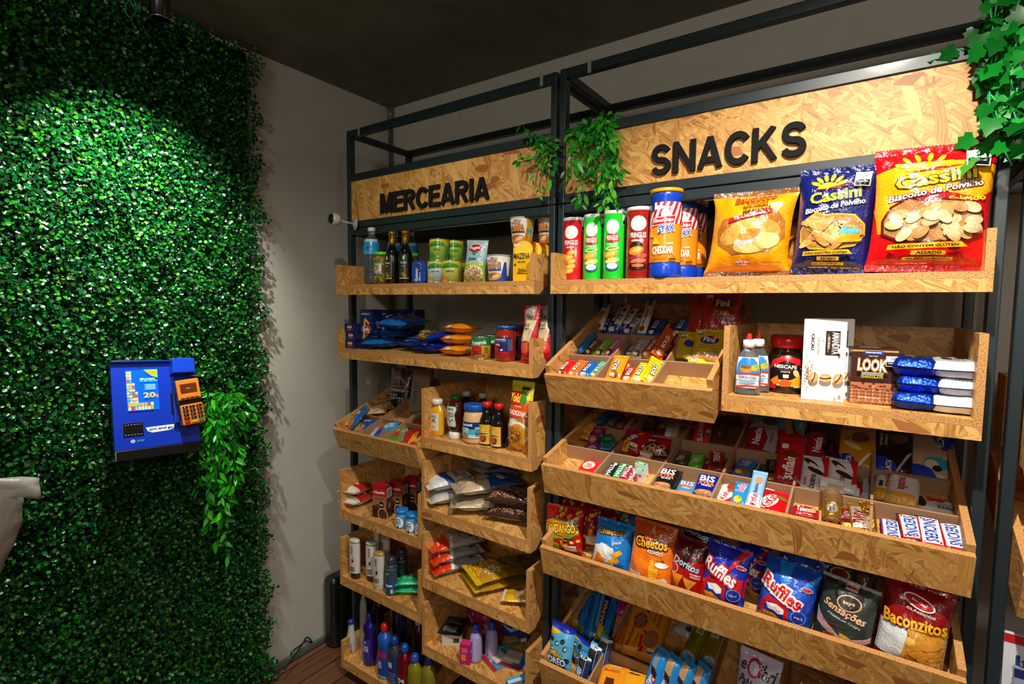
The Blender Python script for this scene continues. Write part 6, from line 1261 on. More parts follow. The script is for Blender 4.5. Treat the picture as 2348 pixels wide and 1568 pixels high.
    # vegetable cans
    def veg(lb, c1, c2, name_, food):
        R, Hh = .037, .083; pf = [(0, R), (Hh, R)]
        t = thing('food_can', lb, 'can'); mb = MB(); lathe(mb, [(.002, R), (Hh - .002, R)], c1, 30)
        art(mb, [('r', -1.57, .70, 1.57, .98, 'd8c830'), ('r', -1.57, .0, 1.57, .03, 'b8b8b0'), ('p', [(-1, .7), (-.7, .86), (0, .92), (.7, .84), (1, .7)], '3c9c28'), ('t', 'Bonduelle', -.25, .74, 1.2, .14, '1c5c28', 4), ('t', name_, .0, .52, .8, .10, '304828'), ('p', [(-1, 0), (-.3, 0), (-.2, .3), (-.6, .44), (-1, .4)], c2)] +
            [('ea', -.85 + .12 * (i % 6), .08 + .09 * (i // 6), .0038, .0034, 0, food) for i in range(20)] + lines(.9, .1, 1.5, .7, 12, '507050', seed=5), cylF([(.002, R), (Hh - .002, R)], .001), 2 * R, Hh - .004, .006, h0=.0004)
        mb.build('can_body', 'print', t)
        for a, b_ in ((0, .003), (Hh - .003, Hh)): m2 = MB(); lathe(m2, [(a, R - .0005), (a + .0008, R + .0012), (b_ - .0008, R + .0012), (b_, R - .0005)], 'c0c0b8', 30); m2.build('rim', 'tin', t)
        return t
    a = veg('green pea can stacked on top of two other vegetable cans', '8cb83c', '4c9c28', 'ervilha', '3c8c20'); b_ = veg('pale blue chickpea can, bottom left of the vegetable stack', 'a8c0c4', 'c8b890', 'grao de bico', 'c09858'); c = veg('yellow green corn can beside the chickpea can', 'b8bc58', 'c8a038', 'milho', 'c88c20')
    stand_cyl(b_, 1003, 1.47, z, 30); stand_cyl(c, 1036, 1.475, z, 30); stand_cyl(a, 1007, 1.49, z + .0845, 28)
    a2 = twin(a, 'shaded green vegetable can of the second stack', loc=(atY(1044, 600, 1.56).x, 1.555, z + .0845), rz=40)
    twin(c, 'yellow green can half hidden behind the corn can', loc=(atY(1052, 650, 1.56).x, 1.555, z), rz=30)
    # standing pouch
    els = [('r', -1, 0, 1, .40, '8aa83c'), ('r', -1, .40, 1, .47, 'a8c46c'), ('ea', 0, .80, .062, .034, 4, 'd8d8d8'), ('ea', 0, .80, .057, .029, 4, 'a81c28'), ('t', 'Fugini', 0, .80, .95, .10, 'f0ecec', 4), ('p', [(-.3, .70), (.3, .71), (.0, .62)], '2c8c38'), ('t', 'Seleta', -.1, .55, .7, .08, '2c6478', 4, None, 0, .15), ('ea', .05, .20, .078, .060, 6, 'd8d0a8')]
    r = random.Random(2)
    for i in range(70):
        a_, q = r.uniform(0, 2 * PI), math.sqrt(r.random()); els.append(('ea', .05 + .82 * q * math.cos(a_), .20 + .155 * q * math.sin(a_), .0055, .005, r.uniform(0, 90), r.choice(('c85428', 'e0d0b0', '8a9c4c', 'd88c4c', '9c5c38'))))
    o = bag('food_pouch', 'light blue and green standing pouch with mixed vegetables picture', 'pouch', .088, .150, .04, '90b8c4', els, seal=.05, sealcol='b0bcbc', wr=.002, pull=.03, pw=5, belly=.5, step=.006)
    p = atY(1085, 650, 1.455); put(o, p.x, 1.462, z, 8, 4, 3)
    # noodle cups
    def cup(lb, c, word, ac, els2=()):
        pf = [(0, .033), (.004, .034), (.088, .0435)]; t = thing('noodle_cup', lb, 'noodle cup'); mb = MB(); lathe(mb, pf, 'd8d4c8', 30)
        art(mb, [('r', -1.5, .0, 1.5, .22, c), ('p', [(.4, .0), (1.2, .0), (1.1, .75), (.9, .75)], c), ('t', 'CUP', -.25, .90, .35, .09, 'a8282c'), ('t', 'NOODLES', -.22, .80, .95, .10, 'a8282c', 0, 'f0e8e0', .05), ('t', word, -.1, .60, 1.35, .22, ac, 6, '203c90' if c == '1c48a0' else '6a2410', .09), ('r', -.7, .42, .6, .48, '2858a8' if c == '1c48a0' else '3c2c20'), ('ea', -.15, .2, .062, .028, 6, 'c88c50'), ('ea', -.2, .24, .04, .016, 0, 'b05c34'), ('ea', .1, .2, .03, .012, 20, 'e0c090')] + [('r', -.1 + .06 * i, .86, -.07 + .06 * i, .94, 'b09870') for i in range(8)] + list(els2), cylF(pf), .08, .088, .006, h0=.0004)
        mb.build('cup_body', 'card', t); m2 = MB(); lathe(m2, [(.088, .043), (.0885, .0455), (.0905, .0455), (.0915, .043), (.0913, 0.001)], 'c8c4b8', 30); m2.build('lid', 'plastic', t); return t
    o = cup('white and blue beef noodle cup standing on the shelf', '1c48a0', 'CARNE', 'e8a828'); stand_cyl(o, 1144, 1.475, z, 12)
    o2 = cup('white and orange noodle cup on top of the starch boxes', 'c87828', 'GALINHA', 'e88420', [('r', .9, .1, 1.4, .95, 'b8a030'), ('r', .9, .4, 1.4, .55, '4c9c90')]); p = atY(1195, 600, 1.53); put(o2, p.x, 1.535, z + .132, 10)
    twin(o2, 'second noodle cup atop the starch boxes, beside the post', loc=(p.x + .092, 1.57, z + .132), rz=-10)
    # starch boxes
    els = [('r', -1, .0, 1, .86, 'e8b010'), ('r', -1, .86, 1, 1, 'd04c14'), ('ea', .2, .80, .072, .06, 0, 'f0c028'), ('ea', .2, .79, .062, .05, 0, 'f4cc3c'), ('r', -.92, .9, -.2, .96, 'f0d8c8'), ('t', 'MAIZENA', 0, .64, 1.85, .15, '14100c', 0), ('t', 'AMIDO DE MILHO', 0, .49, .9, .05, '5a3c0c'), ('ea', -.75, .42, .009, .009, 0, '604008')]
    for i in range(9): els.append(('ea', -.1 + .07 * i - .2, .26 + .03 * math.sin(i), .008, .014, i * 25, '8c6808' if i % 2 else 'b88c0c'))
    els += [('ea', .1, .25, .04, .003, 8, '7c5c08'), ('ea', .05, .20, .045, .003, 0, '7c5c08'), ('ea', .1, .29, .03, .003, -8, '7c5c08'), ('t', '200g', .8, .05, .2, .03, '403008')]
    sd = [('r', -1, .0, 1, .86, 'd09c10'), ('r', -1, .86, 1, 1, 'c04410'), ('t', 'MAIZENA', 0, .80, 1.5, .1, '302008')] + lines(-.6, .3, .6, .7, 9, '8c6808')
    o = carton('starch_box', 'yellow corn starch box, foremost beside the shelf end', 'box', .066, .036, .130, 'e8b010', els, sd, topcol='c84810'); p = atY(1196, 650, 1.455); put(o, p.x, 1.47, z, 4)
    twin(o, 'yellow corn starch box, second in the row', loc=(p.x + .008, 1.515, z), rz=3); twin(o, 'yellow corn starch box, third in the row', loc=(p.x + .014, 1.558, z), rz=5); twin(o, 'yellow corn starch box, rearmost in the row', loc=(p.x + .024, 1.602, z), rz=3)
grocery_top()

def grocery_two():
    z = Z2L
    navy = '10205c'
    oval = lambda u, v, w_, h_: [('ea', u, v, w_, h_, 0, 'e0d8dc'), ('ea', u, v, w_ * .94, h_ * .92, 0, 'b4101c'), ]
    # stacked spaghetti boxes
    els = oval(.0, .62, .028, .018) + [('t', 'Barilla', 0, .62, .8, .24, 'f0ecec'), ('t', 'SPAGHETTI n.5', 0, .22, 1.2, .12, '8090b8')]
    o = carton('spaghetti_box', 'flat navy spaghetti box, bottom of the stack of three', 'box', .062, .27, .034, navy, els, [('r', -.9, .3, .5, .7, '182c70')]); p = atY(795, 795, 1.44)
    xs = p.x; put(o, xs, 1.585, z, 4); twin(o, 'flat navy spaghetti box, middle of the stack of three', loc=(xs + .003, 1.583, z + .0355), rz=6); twin(o, 'flat navy spaghetti box, top of the stack of three', loc=(xs - .002, 1.587, z + .071), rz=3)
    # penne boxes
    els = [('t', 'PENNE RIGATE n.73', -.1, .89, 1.3, .045, 'c8ccd8')] + oval(0, .50, .052, .034) + [('t', 'Barilla', .0, .50, .95, .10, 'f4f0f0')]
    for u, v, a in ((.15, .70, -40), (-.25, .64, 80), (.15, .36, 40), (-.35, .35, 78)): els += [('ra', u, v, .034, .010, a, 'd89c28'), ('ra', u, v, .034, .003, a, 'f0c458')]
    sd = [('ea', 0, .66, .014, .016, 0, '8898c0'), ('r', -.2, .58, .5, .6, '6878a8'), ('r', -.2, .50, .5, .52, '38487c')]
    o = carton('penne_box', 'upright navy penne box, foremost of four', 'box', .070, .062, .168, navy, els, sd); p = atY(833, 800, 1.47); put(o, p.x, 1.515, z, 6)
    for i in range(3): twin(o, 'upright navy penne box, %s behind the foremost' % ('first', 'second', 'third')[i], loc=(p.x + .018 * (i + 1) + .01, 1.515 + .066 * (i + 1), z), rz=4 + i)
    # pasta bags lying
    pb = oval(-.0, .5, .02, .03)
    def pasta(lb, W, L, T, col, word, wcol, win=True, wz=(-.75, .35, .8, .9)):
        e = ([('p', [(wz[0], wz[1]), (wz[2], wz[1] - .05), (wz[2], wz[3]), (wz[0] + .1, wz[3] - .05)], '7a5c1c')] + [('ra', random.Random(i).uniform(wz[0] + .1, wz[2] - .1), random.Random(i + 50).uniform(wz[1], wz[3] - .08), .022, .004, (i * 47) % 180, ('a88430', 'c09c40', '8c6c20')[i % 3]) for i in range(46)] if win else []) + \
            [('ea', -.3, .2, .034, .02, 0, 'e0d8dc'), ('ea', -.3, .2, .031, .017, 0, 'b4101c'), ('t', 'Barilla', -.3, .2, .42, .07, 'f0ecec'), ('t', word, .35, .2, .5, .06, wcol)] + [('ea', .5, .75, .02, .02, 0, 'c8d0d8')]
        return bag('pasta_bag', lb, 'pasta bag', W, L, T, col, e, wr=.005, seal=.10, pull=.06, sealcol='3c6c94', back=col)
    o = pasta('large bright blue pasta bag lying on top of the others', .15, .27, .052, '1460b8', 'fusilli', '70a8d8'); p = atY(920, 760, 1.60); flat(o, p.x + .02, 1.60, z + .110, 14, .27, 3)
    o = pasta('bright blue pasta bag, lowest at the shelf front left', .14, .25, .042, '1668c0', 'farfalle', '70a8d8'); p = atY(880, 790, 1.57); flat(o, p.x + .02, 1.575, z + .026, 18, .25, 0)
    o = pasta('blue pasta bag in the middle of the left pile', .14, .25, .036, '1254a4', 'penne', '70a8d8'); flat(o, p.x + .04, 1.60, z + .067, 8, .25, 0)
    o = pasta('dark blue pasta bag showing behind the clear sealed end', .12, .24, .04, '102c74', 'penne', '506cb0', False); p2 = atY(955, 790, 1.58); flat(o, p2.x + .01, 1.61, z + .026, 4, .24, 0)
    o = pasta('royal blue pasta bag with red oval, on top of its pair', .11, .22, .036, '1230a0', 'ninhos', 'e0d8e0', True, (-.5, .05, .6, .6)); p = atY(1000, 790, 1.55); flat(o, p.x, 1.555, z + .062, -4, .22, 2)
    o = pasta('royal blue pasta bag, lower of the pair beside the orange ones', .11, .22, .036, '0c28a8', 'ninhos', '8098e0', False); flat(o, p.x + .006, 1.56, z + .022, 0, .22, 0)
    e = [('r', -.3, .02, .1, .12, 'd8c8b0'), ('ea', .2, .5, .04, .03, 0, 'c82820'), ('t', 'massa', .2, .7, .8, .1, 'f4e4c0'), ('r', -1, .0, -.6, .04, 'a8101c')]
    o = bag('noodle_pack', 'orange noodle pack, lowest of three stacked', 'noodle pack', .10, .14, .036, 'e08414', e, wr=.004, seal=.06); p = atY(1047, 800, 1.50); x = p.x
    flat(o, x, 1.515, z + .021, 3, .14); twin(o, 'orange noodle pack, middle of three stacked', M=o.matrix_world); q = C.objects[-1]
    for i, lb in ((1, 'orange noodle pack, middle of three stacked'), (2, 'orange noodle pack, uppermost of three stacked')):
        M = Matrix.Translation((x + (-.004, .0)[i - 1] , 1.515 + .01 * i, z + .021 + .041 * i + H)) @ Matrix.Rotation(math.radians(6 - 8 * i), 4, 'Z') @ Matrix.Rotation(-PI / 2, 4, 'X') @ Matrix.Translation((0, 0, -.07))
        if i == 1:
            q_ = [c for c in C.objects if c.get('label') == lb][0]; q_.matrix_world = M
        else: twin(o, lb, M=M)
    # tomato cans
    R, Hh = .036, .082; t = thing('tomato_can', 'green and gold tomato sauce can beside the orange packs', 'can'); mb = MB(); lathe(mb, [(.002, R), (Hh - .002, R)], 'c8982c', 30)
    art(mb, [('r', -1.57, .62, 1.57, .99, '14783c'), ('t', 'Pomarola', .0, .76, 1.6, .2, 'e8ece4', 5, '0c4c28', .05, .2), ('r', -.8, .12, .3, .6, 'a01c18'), ('ea', -.3, .42, .02, .012, 0, 'c02820'), ('ea', -.35, .3, .02, .014, 0, '8a1410'), ('r', -.7, .12, .6, .2, '201008'), ('t', 'TRADICIONAL', -.05, .16, 1.1, .05, 'e0b850'), ('r', .5, .3, 1.0, .58, 'b08428')] + lines(.6, .3, 1.0, .56, 5, '5c4414'), cylF([(.002, R), (Hh - .002, R)], .001), 2 * R, Hh - .004, .006, h0=.0004)
    mb.build('can_body', 'print', t)
    for a, b_ in ((0, .003), (Hh - .003, Hh)): m2 = MB(); lathe(m2, [(a, R - .0005), (a + .0008, R + .0012), (b_ - .0008, R + .0012), (b_, R - .0005)], 'c0c0b8', 30); m2.build('rim', 'tin', t)
    stand_cyl(t, 1104, 1.475, z, 24); twin(t, 'second green tomato sauce can, shaded, behind the first', loc=(atY(1125, 650, 1.56).x, 1.56, z), rz=50)
    # sauce jars
    pf = smooth_prof([(0, .030), (.003, .0345), (.02, .036), (.07, .036), (.09, .034), (.108, .029), (.112, .028)], 3)
    els = [('r', -1, 0, 1, 1, '14245c'), ('r', -1, .0, .9, .14, 'a8142c'), ('t', 'POMODORO', -.2, .86, 1.4, .11, 'c8ccd8'), ('t', 'datterini', 0, .76, 1.1, .06, '8890b0'), ('ea', -.35, .55, .022, .016, 0, 'b4101c'), ('t', 'Barilla', -.35, .55, .5, .09, 'f0ecec'), ('ea', -.7, .3, .014, .012, 0, 'c0301c'), ('ea', -.4, .24, .016, .014, 0, 'a82418'), ('ea', .1, .25, .01, .007, 0, 'd8d4c8')] + lines(.7, .2, 1.3, .9, 14, '6070a0')
    def sj(lb): return bottle('sauce_jar', lb, 'jar', pf, '8c2410', 'glass', caps=(('lid', [(.1115, .029), (.112, .0315), (.122, .0315), (.123, .029)], '1c4c94', 'plastic'),), lab=(.026, .084, .070, '14245c'), els=els, body='jar_body')
    o = sj('tall red tomato sauce jar with blue lid, in front'); stand_cyl(o, 1160, 1.475, z, 10); twin(o, 'second tomato sauce jar in shade behind the front one', loc=(atY(1185, 650, 1.57).x, 1.565, z))
    els = [('p', [(-.7, .98), (.7, .98), (.5, .64), (-.4, .64)], '8c8078'), ('t', 'HEINZ', .0, .80, .9, .07, '201c1c', 70), ('p', [(-.8, .30), (.3, .30), (.9, .74), (-.4, .74)], 'c8b890'), ('t', 'MOLHO', -.2, .655, .9, .06, '201c14', 6), ('t', 'DE TOMATE', -.25, .59, .85, .035, '302818', 6), ('ea', -.1, .26, .058, .05, 0, 'c42418'), ('ea', -.15, .26, .04, .034, 0, 'd8503c'), ('ea', .1, .34, .02, .006, 20, '4c8c28'), ('ra', .2, .5, .004, .04, -14, 'd88ca0')]
    o = bag('sauce_pouch', 'tall red tomato sauce pouch against the shelf end panel', 'pouch', .064, .195, .034, 'a8141c', els, seal=.05, wr=.004, pull=.02, belly=.5, step=.006); p = atY(1207, 835, 1.445); put(o, p.x + .004, 1.452, z, -4, 5)
    twin(o, 'second red tomato sauce pouch standing behind the first'); q_ = C.objects[-1]
    q_ = [c for c in C.objects if c.get('label', '') == 'second red tomato sauce pouch standing behind the first'][0]; put(q_, p.x + .034, 1.50, z, 10, 6)
grocery_two()

def condiments():
    z = ZCO
    def at(px, py, zz=z): return atZ(px, py, zz)
    # mustard
    pf = smooth_prof([(0, .026), (.004, .029), (.05, .029), (.085, .027), (.102, .018), (.108, .0155)], 3)
    els = [('p', [(-.7, .0), (.6, .05), (.9, .98), (-.8, .92), (-.95, .7)], 'd8d8c8'), ('t', 'HEINZ', 0, .80, 1.1, .16, '3c3c20', 4), ('t', 'MUSTARD', 0, .5, .9, .1, '6a6430'), ('ea', 0, .2, .012, .01, 0, 'd8a018'), ('r', -.2, .56, .3, .66, '404040')]
    o = bottle('mustard_bottle', 'yellow mustard bottle with white cap, foremost at left', 'bottle', pf, 'd8a014', 'plastic', caps=(('cap', [(.107, .0155), (.108, .019), (.124, .018), (.126, .014)], 'd8d4cc', 'plastic'),), lab=(.018, .078, .038, 'd8d8c8'), els=els, sx=1.0, sy=.62)
    p = at(997, 998); o.scale = (1.12,) * 3; put(o, p.x, p.y + .015, z, -6)
    c = twin(o, 'mustard bottle with green cap peeking out behind the yellow one', loc=(p.x + .012, p.y + .11, z)); 
    for ch in c.children:
        if ch.name.startswith('cap'):
            m = MB(); lathe(m, [(.107, .0155), (.108, .019), (.128, .018), (.130, .014)], '147a34'); n_ = m.build('cap', 'plastic', c); bpy.data.objects.remove(ch); break
    # ketchup upside down
    pf = smooth_prof([(.022, .020), (.030, .026), (.06, .0325), (.10, .033), (.125, .029), (.134, .018), (.136, .006)], 3)
    els = [('p', [(-.75, .0), (.75, .0), (.9, .12), (.7, .6), (1.0, .86), (.8, 1), (-.8, 1), (-1.0, .86), (-.7, .6), (-.9, .12)], '2c6c48'), ('p', [(-.65, .04), (.65, .04), (.78, .14), (.58, .6), (.86, .85), (.7, .96), (-.7, .96), (-.86, .85), (-.58, .6), (-.78, .14)], 'd8d8d0'), ('t', 'HEINZ', 0, .84, 1.05, .11, '183c28'), ('t', 'TOMATO', 0, .64, 1.0, .10, '183c28'), ('t', 'KETCHUP', 0, .52, 1.0, .10, '183c28', 5), ('ea', 0, .28, .007, .007, 0, 'c01c18'), ('ea', -.35, .36, .010, .004, 30, '2c6c48'), ('ea', .35, .36, .010, .004, -30, '2c6c48')]
    o = bottle('ketchup_bottle', 'upside down ketchup bottle with shield label and white cap', 'bottle', pf, '3c0a08', 'glass', caps=(('cap', [(0, .0215), (.001, .023), (.018, .022), (.024, .0195)], 'd8d8d4', 'plastic'),), lab=(.042, .118, .050, '3c0a08'), els=els, sx=1.0, sy=.7)
    o.scale = (1.08,) * 3; p = at(1036, 1006); put(o, p.x, p.y + .018, z, -4)
    # mayonnaise
    pf = smooth_prof([(0, .030), (.003, .035), (.02, .037), (.07, .037), (.09, .034), (.098, .031), (.10, .0305)], 3)
    els = [('r', -1.2, .55, 1.2, 1, '14306c'), ('r', -1.2, .55, .0, .62, 'e0e4e8'), ('t', 'HELLMANNS', -.35, .80, 1.3, .16, 'f0f0f0', 2), ('r', -1.2, .2, 1.2, .55, '3cb0c4'), ('t', 'LIGHT', -.4, .42, .9, .2, 'f0f4f4'), ('r', -1.2, .0, .0, .2, 'd87020'), ('r', .0, .0, 1.2, .2, 'c8d8dc'), ('r', .5, .3, 1.1, .7, '90c4cc')] + lines(.5, .1, 1.1, .6, 7, '205878')
    o = bottle('mayonnaise_jar', 'cream mayonnaise jar with blue lid', 'jar', pf, 'd0a878', 'plastic', caps=(('lid', smooth_prof([(.099, .032), (.100, .035), (.112, .0355), (.118, .034), (.119, .02)], 2), '1450a8', 'plastic'),), lab=(.020, .068, .085, '3cb0c4'), els=els, body='jar_body')
    o.scale = (1.2,) * 3; p = at(1077, 1016); put(o, p.x, p.y + .03, z, 8)
    # soy sauce
    pf = smooth_prof([(0, .020), (.003, .0235), (.07, .0235), (.085, .018), (.10, .0125), (.112, .0115)], 3)
    els = [('r', -1, .0, 1, 1, 'd8a42c'), ('r', -1, .0, 1, .06, 'd8c890'), ('e', 0, .28, .5, .2, '8a3018'), ('e', -.1, .3, .3, .12, 'b05830'), ('e', 0, .72, .15, .08, 'e8d080'), ('t', 'SHOYU', 0, .52, 1.2, .14, '5c3410'), ('r', -1, .58, 1, .60, 'f0e8c8'), ('r', -1, .44, 1, .46, 'f0e8c8')]
    o = bottle('soy_sauce_bottle', 'small soy sauce bottle with red cap, left of two', 'bottle', pf, '120a06', 'glass', caps=(('cap', [(.110, .0125), (.1105, .0145), (.124, .0145), (.126, .012)], 'c01c18', 'plastic'),), lab=(.006, .062, .042, 'd8a42c'), els=els)
    o.scale = (1.24,) * 3; p = at(1109, 1020); put(o, p.x, p.y + .02, z, 8); p = at(1136, 1026); twin(o, 'small soy sauce bottle with red cap, right of two', loc=(p.x, p.y + .02, z), rz=0)
    pf = smooth_prof([(0, .024), (.003, .027), (.10, .027), (.125, .017), (.135, .013)], 3)
    def dk(lb): return bottle('sauce_bottle', lb, 'bottle', pf, '240c08', 'glass', caps=(('cap', [(.134, .015), (.135, .0175), (.153, .0175), (.155, .015)], 'b0acac', 'plastic'),), lab=(.02, .08, .05, '301410'), els=[('r', -.6, .2, .6, .8, '4a1c14')])
    o = dk('dark sauce bottle with grey cap behind the ketchup'); p = atY(1070, 900, 1.62); put(o, p.x, 1.62, z); twin(o, 'dark sauce bottle with grey cap behind the soy sauce', loc=(atY(1106, 900, 1.62).x, 1.625, z))
    els = [('r', -1, .0, 1, .50, 'b0703c'), ('p', [(-1, .0), (.2, .0), (.9, .2), (.9, .45), (-1, .5)], '9c6030'), ('ea', -.4, .36, .06, .05, 0, 'd8c8a8'), ('ea', .1, .28, .076, .07, 10, 'd8d0c0'), ('ea', .1, .28, .066, .056, 10, 'c88c30'), ('ea', -.1, .10, .032, .03, 0, 'e0a028'), ('ea', .45, .12, .03, .046, 10, 'dc9828'), ('ea', .6, .1, .02, .02, 0, 'c88020'), ('r', -1, .50, 1, .74, 'd04814'), ('t', 'TRADICIONAL', .0, .56, 1.7, .07, 'f0e8e0', -4), ('t', 'farinha', .0, .655, .6, .03, 'f0d0b0', -4), ('p', [(-.9, .68), (.2, .66), (.3, .86), (-.9, .86)], 'c01c18'), ('p', [(.2, .66), (.7, .72), (.5, .86), (.2, .88)], '2c8c30'), ('t', 'Yoki', -.35, .77, .95, .12, 'f0dc30', -6), ('r', .1, .885, .8, .925, '302818')]
    r = random.Random(8)
    for i in range(44): els.append(('ea', r.uniform(-.4, .6), r.uniform(.2, .36), .008, .006, r.uniform(0, 90), r.choice(('b0701c', 'd09c3c', 'a85820'))))
    o = bag('flour_bag', 'tall yellow and red seasoned flour bag in front of the end panel', 'food bag', .080, .212, .05, 'd8cc1c', els, seal=.05, wr=.004, pull=.03, belly=.3, step=.006, curl=.0); o.scale = (1.12, 1.1, 1.16); p = at(1184, 1040); put(o, p.x - .002, p.y + .018, z, 2, 6)
    twin(o, 'second yellow flour bag in deep shade at the back corner'); q_ = [c for c in C.objects if c.get('label', '').startswith('second yellow flour bag in')][0]; put(q_, p.x + .015, 1.74, z, 10, 5)
condiments()
def nuts():
    K = dict(c=q2, name='cereal_bar', cat='cereal bar')
    def nb(c1, c2): return [('p', [(-1, 0), (.8, 0), (.6, .4), (-.8, .5)], c2)] + [('ea', random.Random(i).uniform(-.7, .6), random.Random(i + 9).uniform(.06, .42), .008, .006, i * 31, ('c89050', 'e0b070', '8a5020')[i % 3]) for i in range(16)] + [('t', 'nuts', 0, .72, 1.1, .16, 'd8d8d0', 10)]
    bars(TN, [
     ('small white, blue and red cereal bar box beside front divider', '2848a0', 'f', 'f', (410, 650), (480, 570), .012, dict(K, W=.045, T=.018, els=[('r', -1, .0, .2, 1, 'b0b8c8'), ('r', .2, .5, 1, 1, 'b02028')])),
     ('bright blue cereal bar box with white lettering', '2c90cc', 'f', 'f', (490, 680), (580, 530), .018, dict(K, W=.062, T=.024, els=[('t', 'NUTRY', 0, .7, 1.5, .26, 'f0f2f0', 10, '14508c', .05), ('p', [(-1, 0), (1, 0), (1, .3), (0, .46), (-1, .2)], '8a6c50')])),
     ('green and red cereal bar box in front right compartment', '3c8c28', 'f', 'f', (560, 695), (640, 580), .018, dict(K, W=.058, T=.022, els=[('r', -1, .3, 1, .55, 'b82018'), ('ea', 0, .7, .02, .016, 0, 'c8e0a0')])),
     ('brown cereal bar box leaning by the green one', '3c2c1c', 'f', 'f', (640, 710), (690, 580), .020, dict(K, W=.05, T=.022, els=[('r', -.9, .1, .4, .9, '8a7c58'), ('t', 'NUTS', .0, .7, 1.2, .2, 'c8c0a0', 10)])),
     ('red and yellow snack bag in the tray corner', 'c01820', 'f', 'f', (700, 745), (770, 580), .020, dict(K, W=.075, T=.026, els=[('p', [(-.2, .1), (.7, .2), (.6, .7), (.1, .6)], 'e09c1c')], name='nut_bag', cat='nut bag')),
     ('green topped nut bag behind the red and yellow one', '148c3c', 'f', 'f', (770, 560), (800, 420), .022, dict(K, W=.06, T=.02, els=[('r', -1, .0, 1, .4, '5c1c20'), ('r', -.7, .5, .4, .6, 'd0e0d0')], name='nut_bag', cat='nut bag')),
    ])
    for i, (p0, p1, W, c1, c2, lb) in enumerate((((200, 600), (360, 400), .07, '1c5ca0', 'c88030', 'blue and orange nut bag, leftmost in the nut tray'), ((270, 620), (420, 500), .075, '1a50a0', 'b88440', 'blue nut bag with brown nuts, next to the front divider'), ((210, 560), (250, 500), .05, '14448c', 'd08c40', 'small blue nut bag lying under the leftmost one'),
        ((440, 460), (500, 340), .09, 'c08018', 'e0c088', 'gold and white nut bag in the middle compartment'), ((530, 420), (570, 320), .06, '3c2818', '7a5830', 'dark brown nut bag next to the gold one'), ((480, 350), (560, 260), .08, '5c4018', '40300c', 'dark golden nut bag in the shaded back row'), ((590, 370), (640, 280), .07, '4c3418', '38240c', 'dark nut bag at the back beside the column divider'))):
        L = tl(TN, q2(*p0), q2(*p1), .02); o = bag('nut_bag', lb, 'nut bag', W, max(L, .06), .026, c1, nb(c1, c2), wr=.005, seal=.09); lay(TN, o, q2(*p0), q2(*p1), .020 + .004 * (i % 3), L, 6)
    # mushroom-like sweet bags standing at the back and a box
    for i, (px, c, lb) in enumerate(((915, '4c1414', 'dark red bag of white round snacks standing at tray back'), (945, '1c1210', 'black bag of white round snacks beside the dark red one'))):
        o = bag('snack_bag', lb, 'snack bag', .13, .19, .05, '100c0c', [('r', -1, .55, 1, 1, c), ('r', -1, .52, 1, .54, 'a88c40'), ('t', 'OVINHOS', 0, .44, 1.3, .08, 'c8c4bc'), ('t', 'lendha', 0, .75, .8, .05, 'a89c98')] + [('ea', -.7 + .25 * (k % 6), .10 + .075 * (k // 6), .014, .012, 0, ('a8a098', '8c8480')[k % 2]) for k in range(22)], wr=.004)
        p = atY(px, 900, 1.69 + .05 * i); put(o, p.x, 1.69 + .05 * i, -.49 + .02 * i, 6, 8)
    o = carton('snack_carton', 'long kraft carton leaning at the back of the nut tray', 'box', .085, .04, .20, '8a6438', [('r', -.8, .1, -.1, .8, '706c68')] + lines(-.7, .2, -.2, .7, 8, '403c38')); p = atY(960, 880, 1.64); put(o, p.x, 1.64, -.485, 24, 20)
nuts()
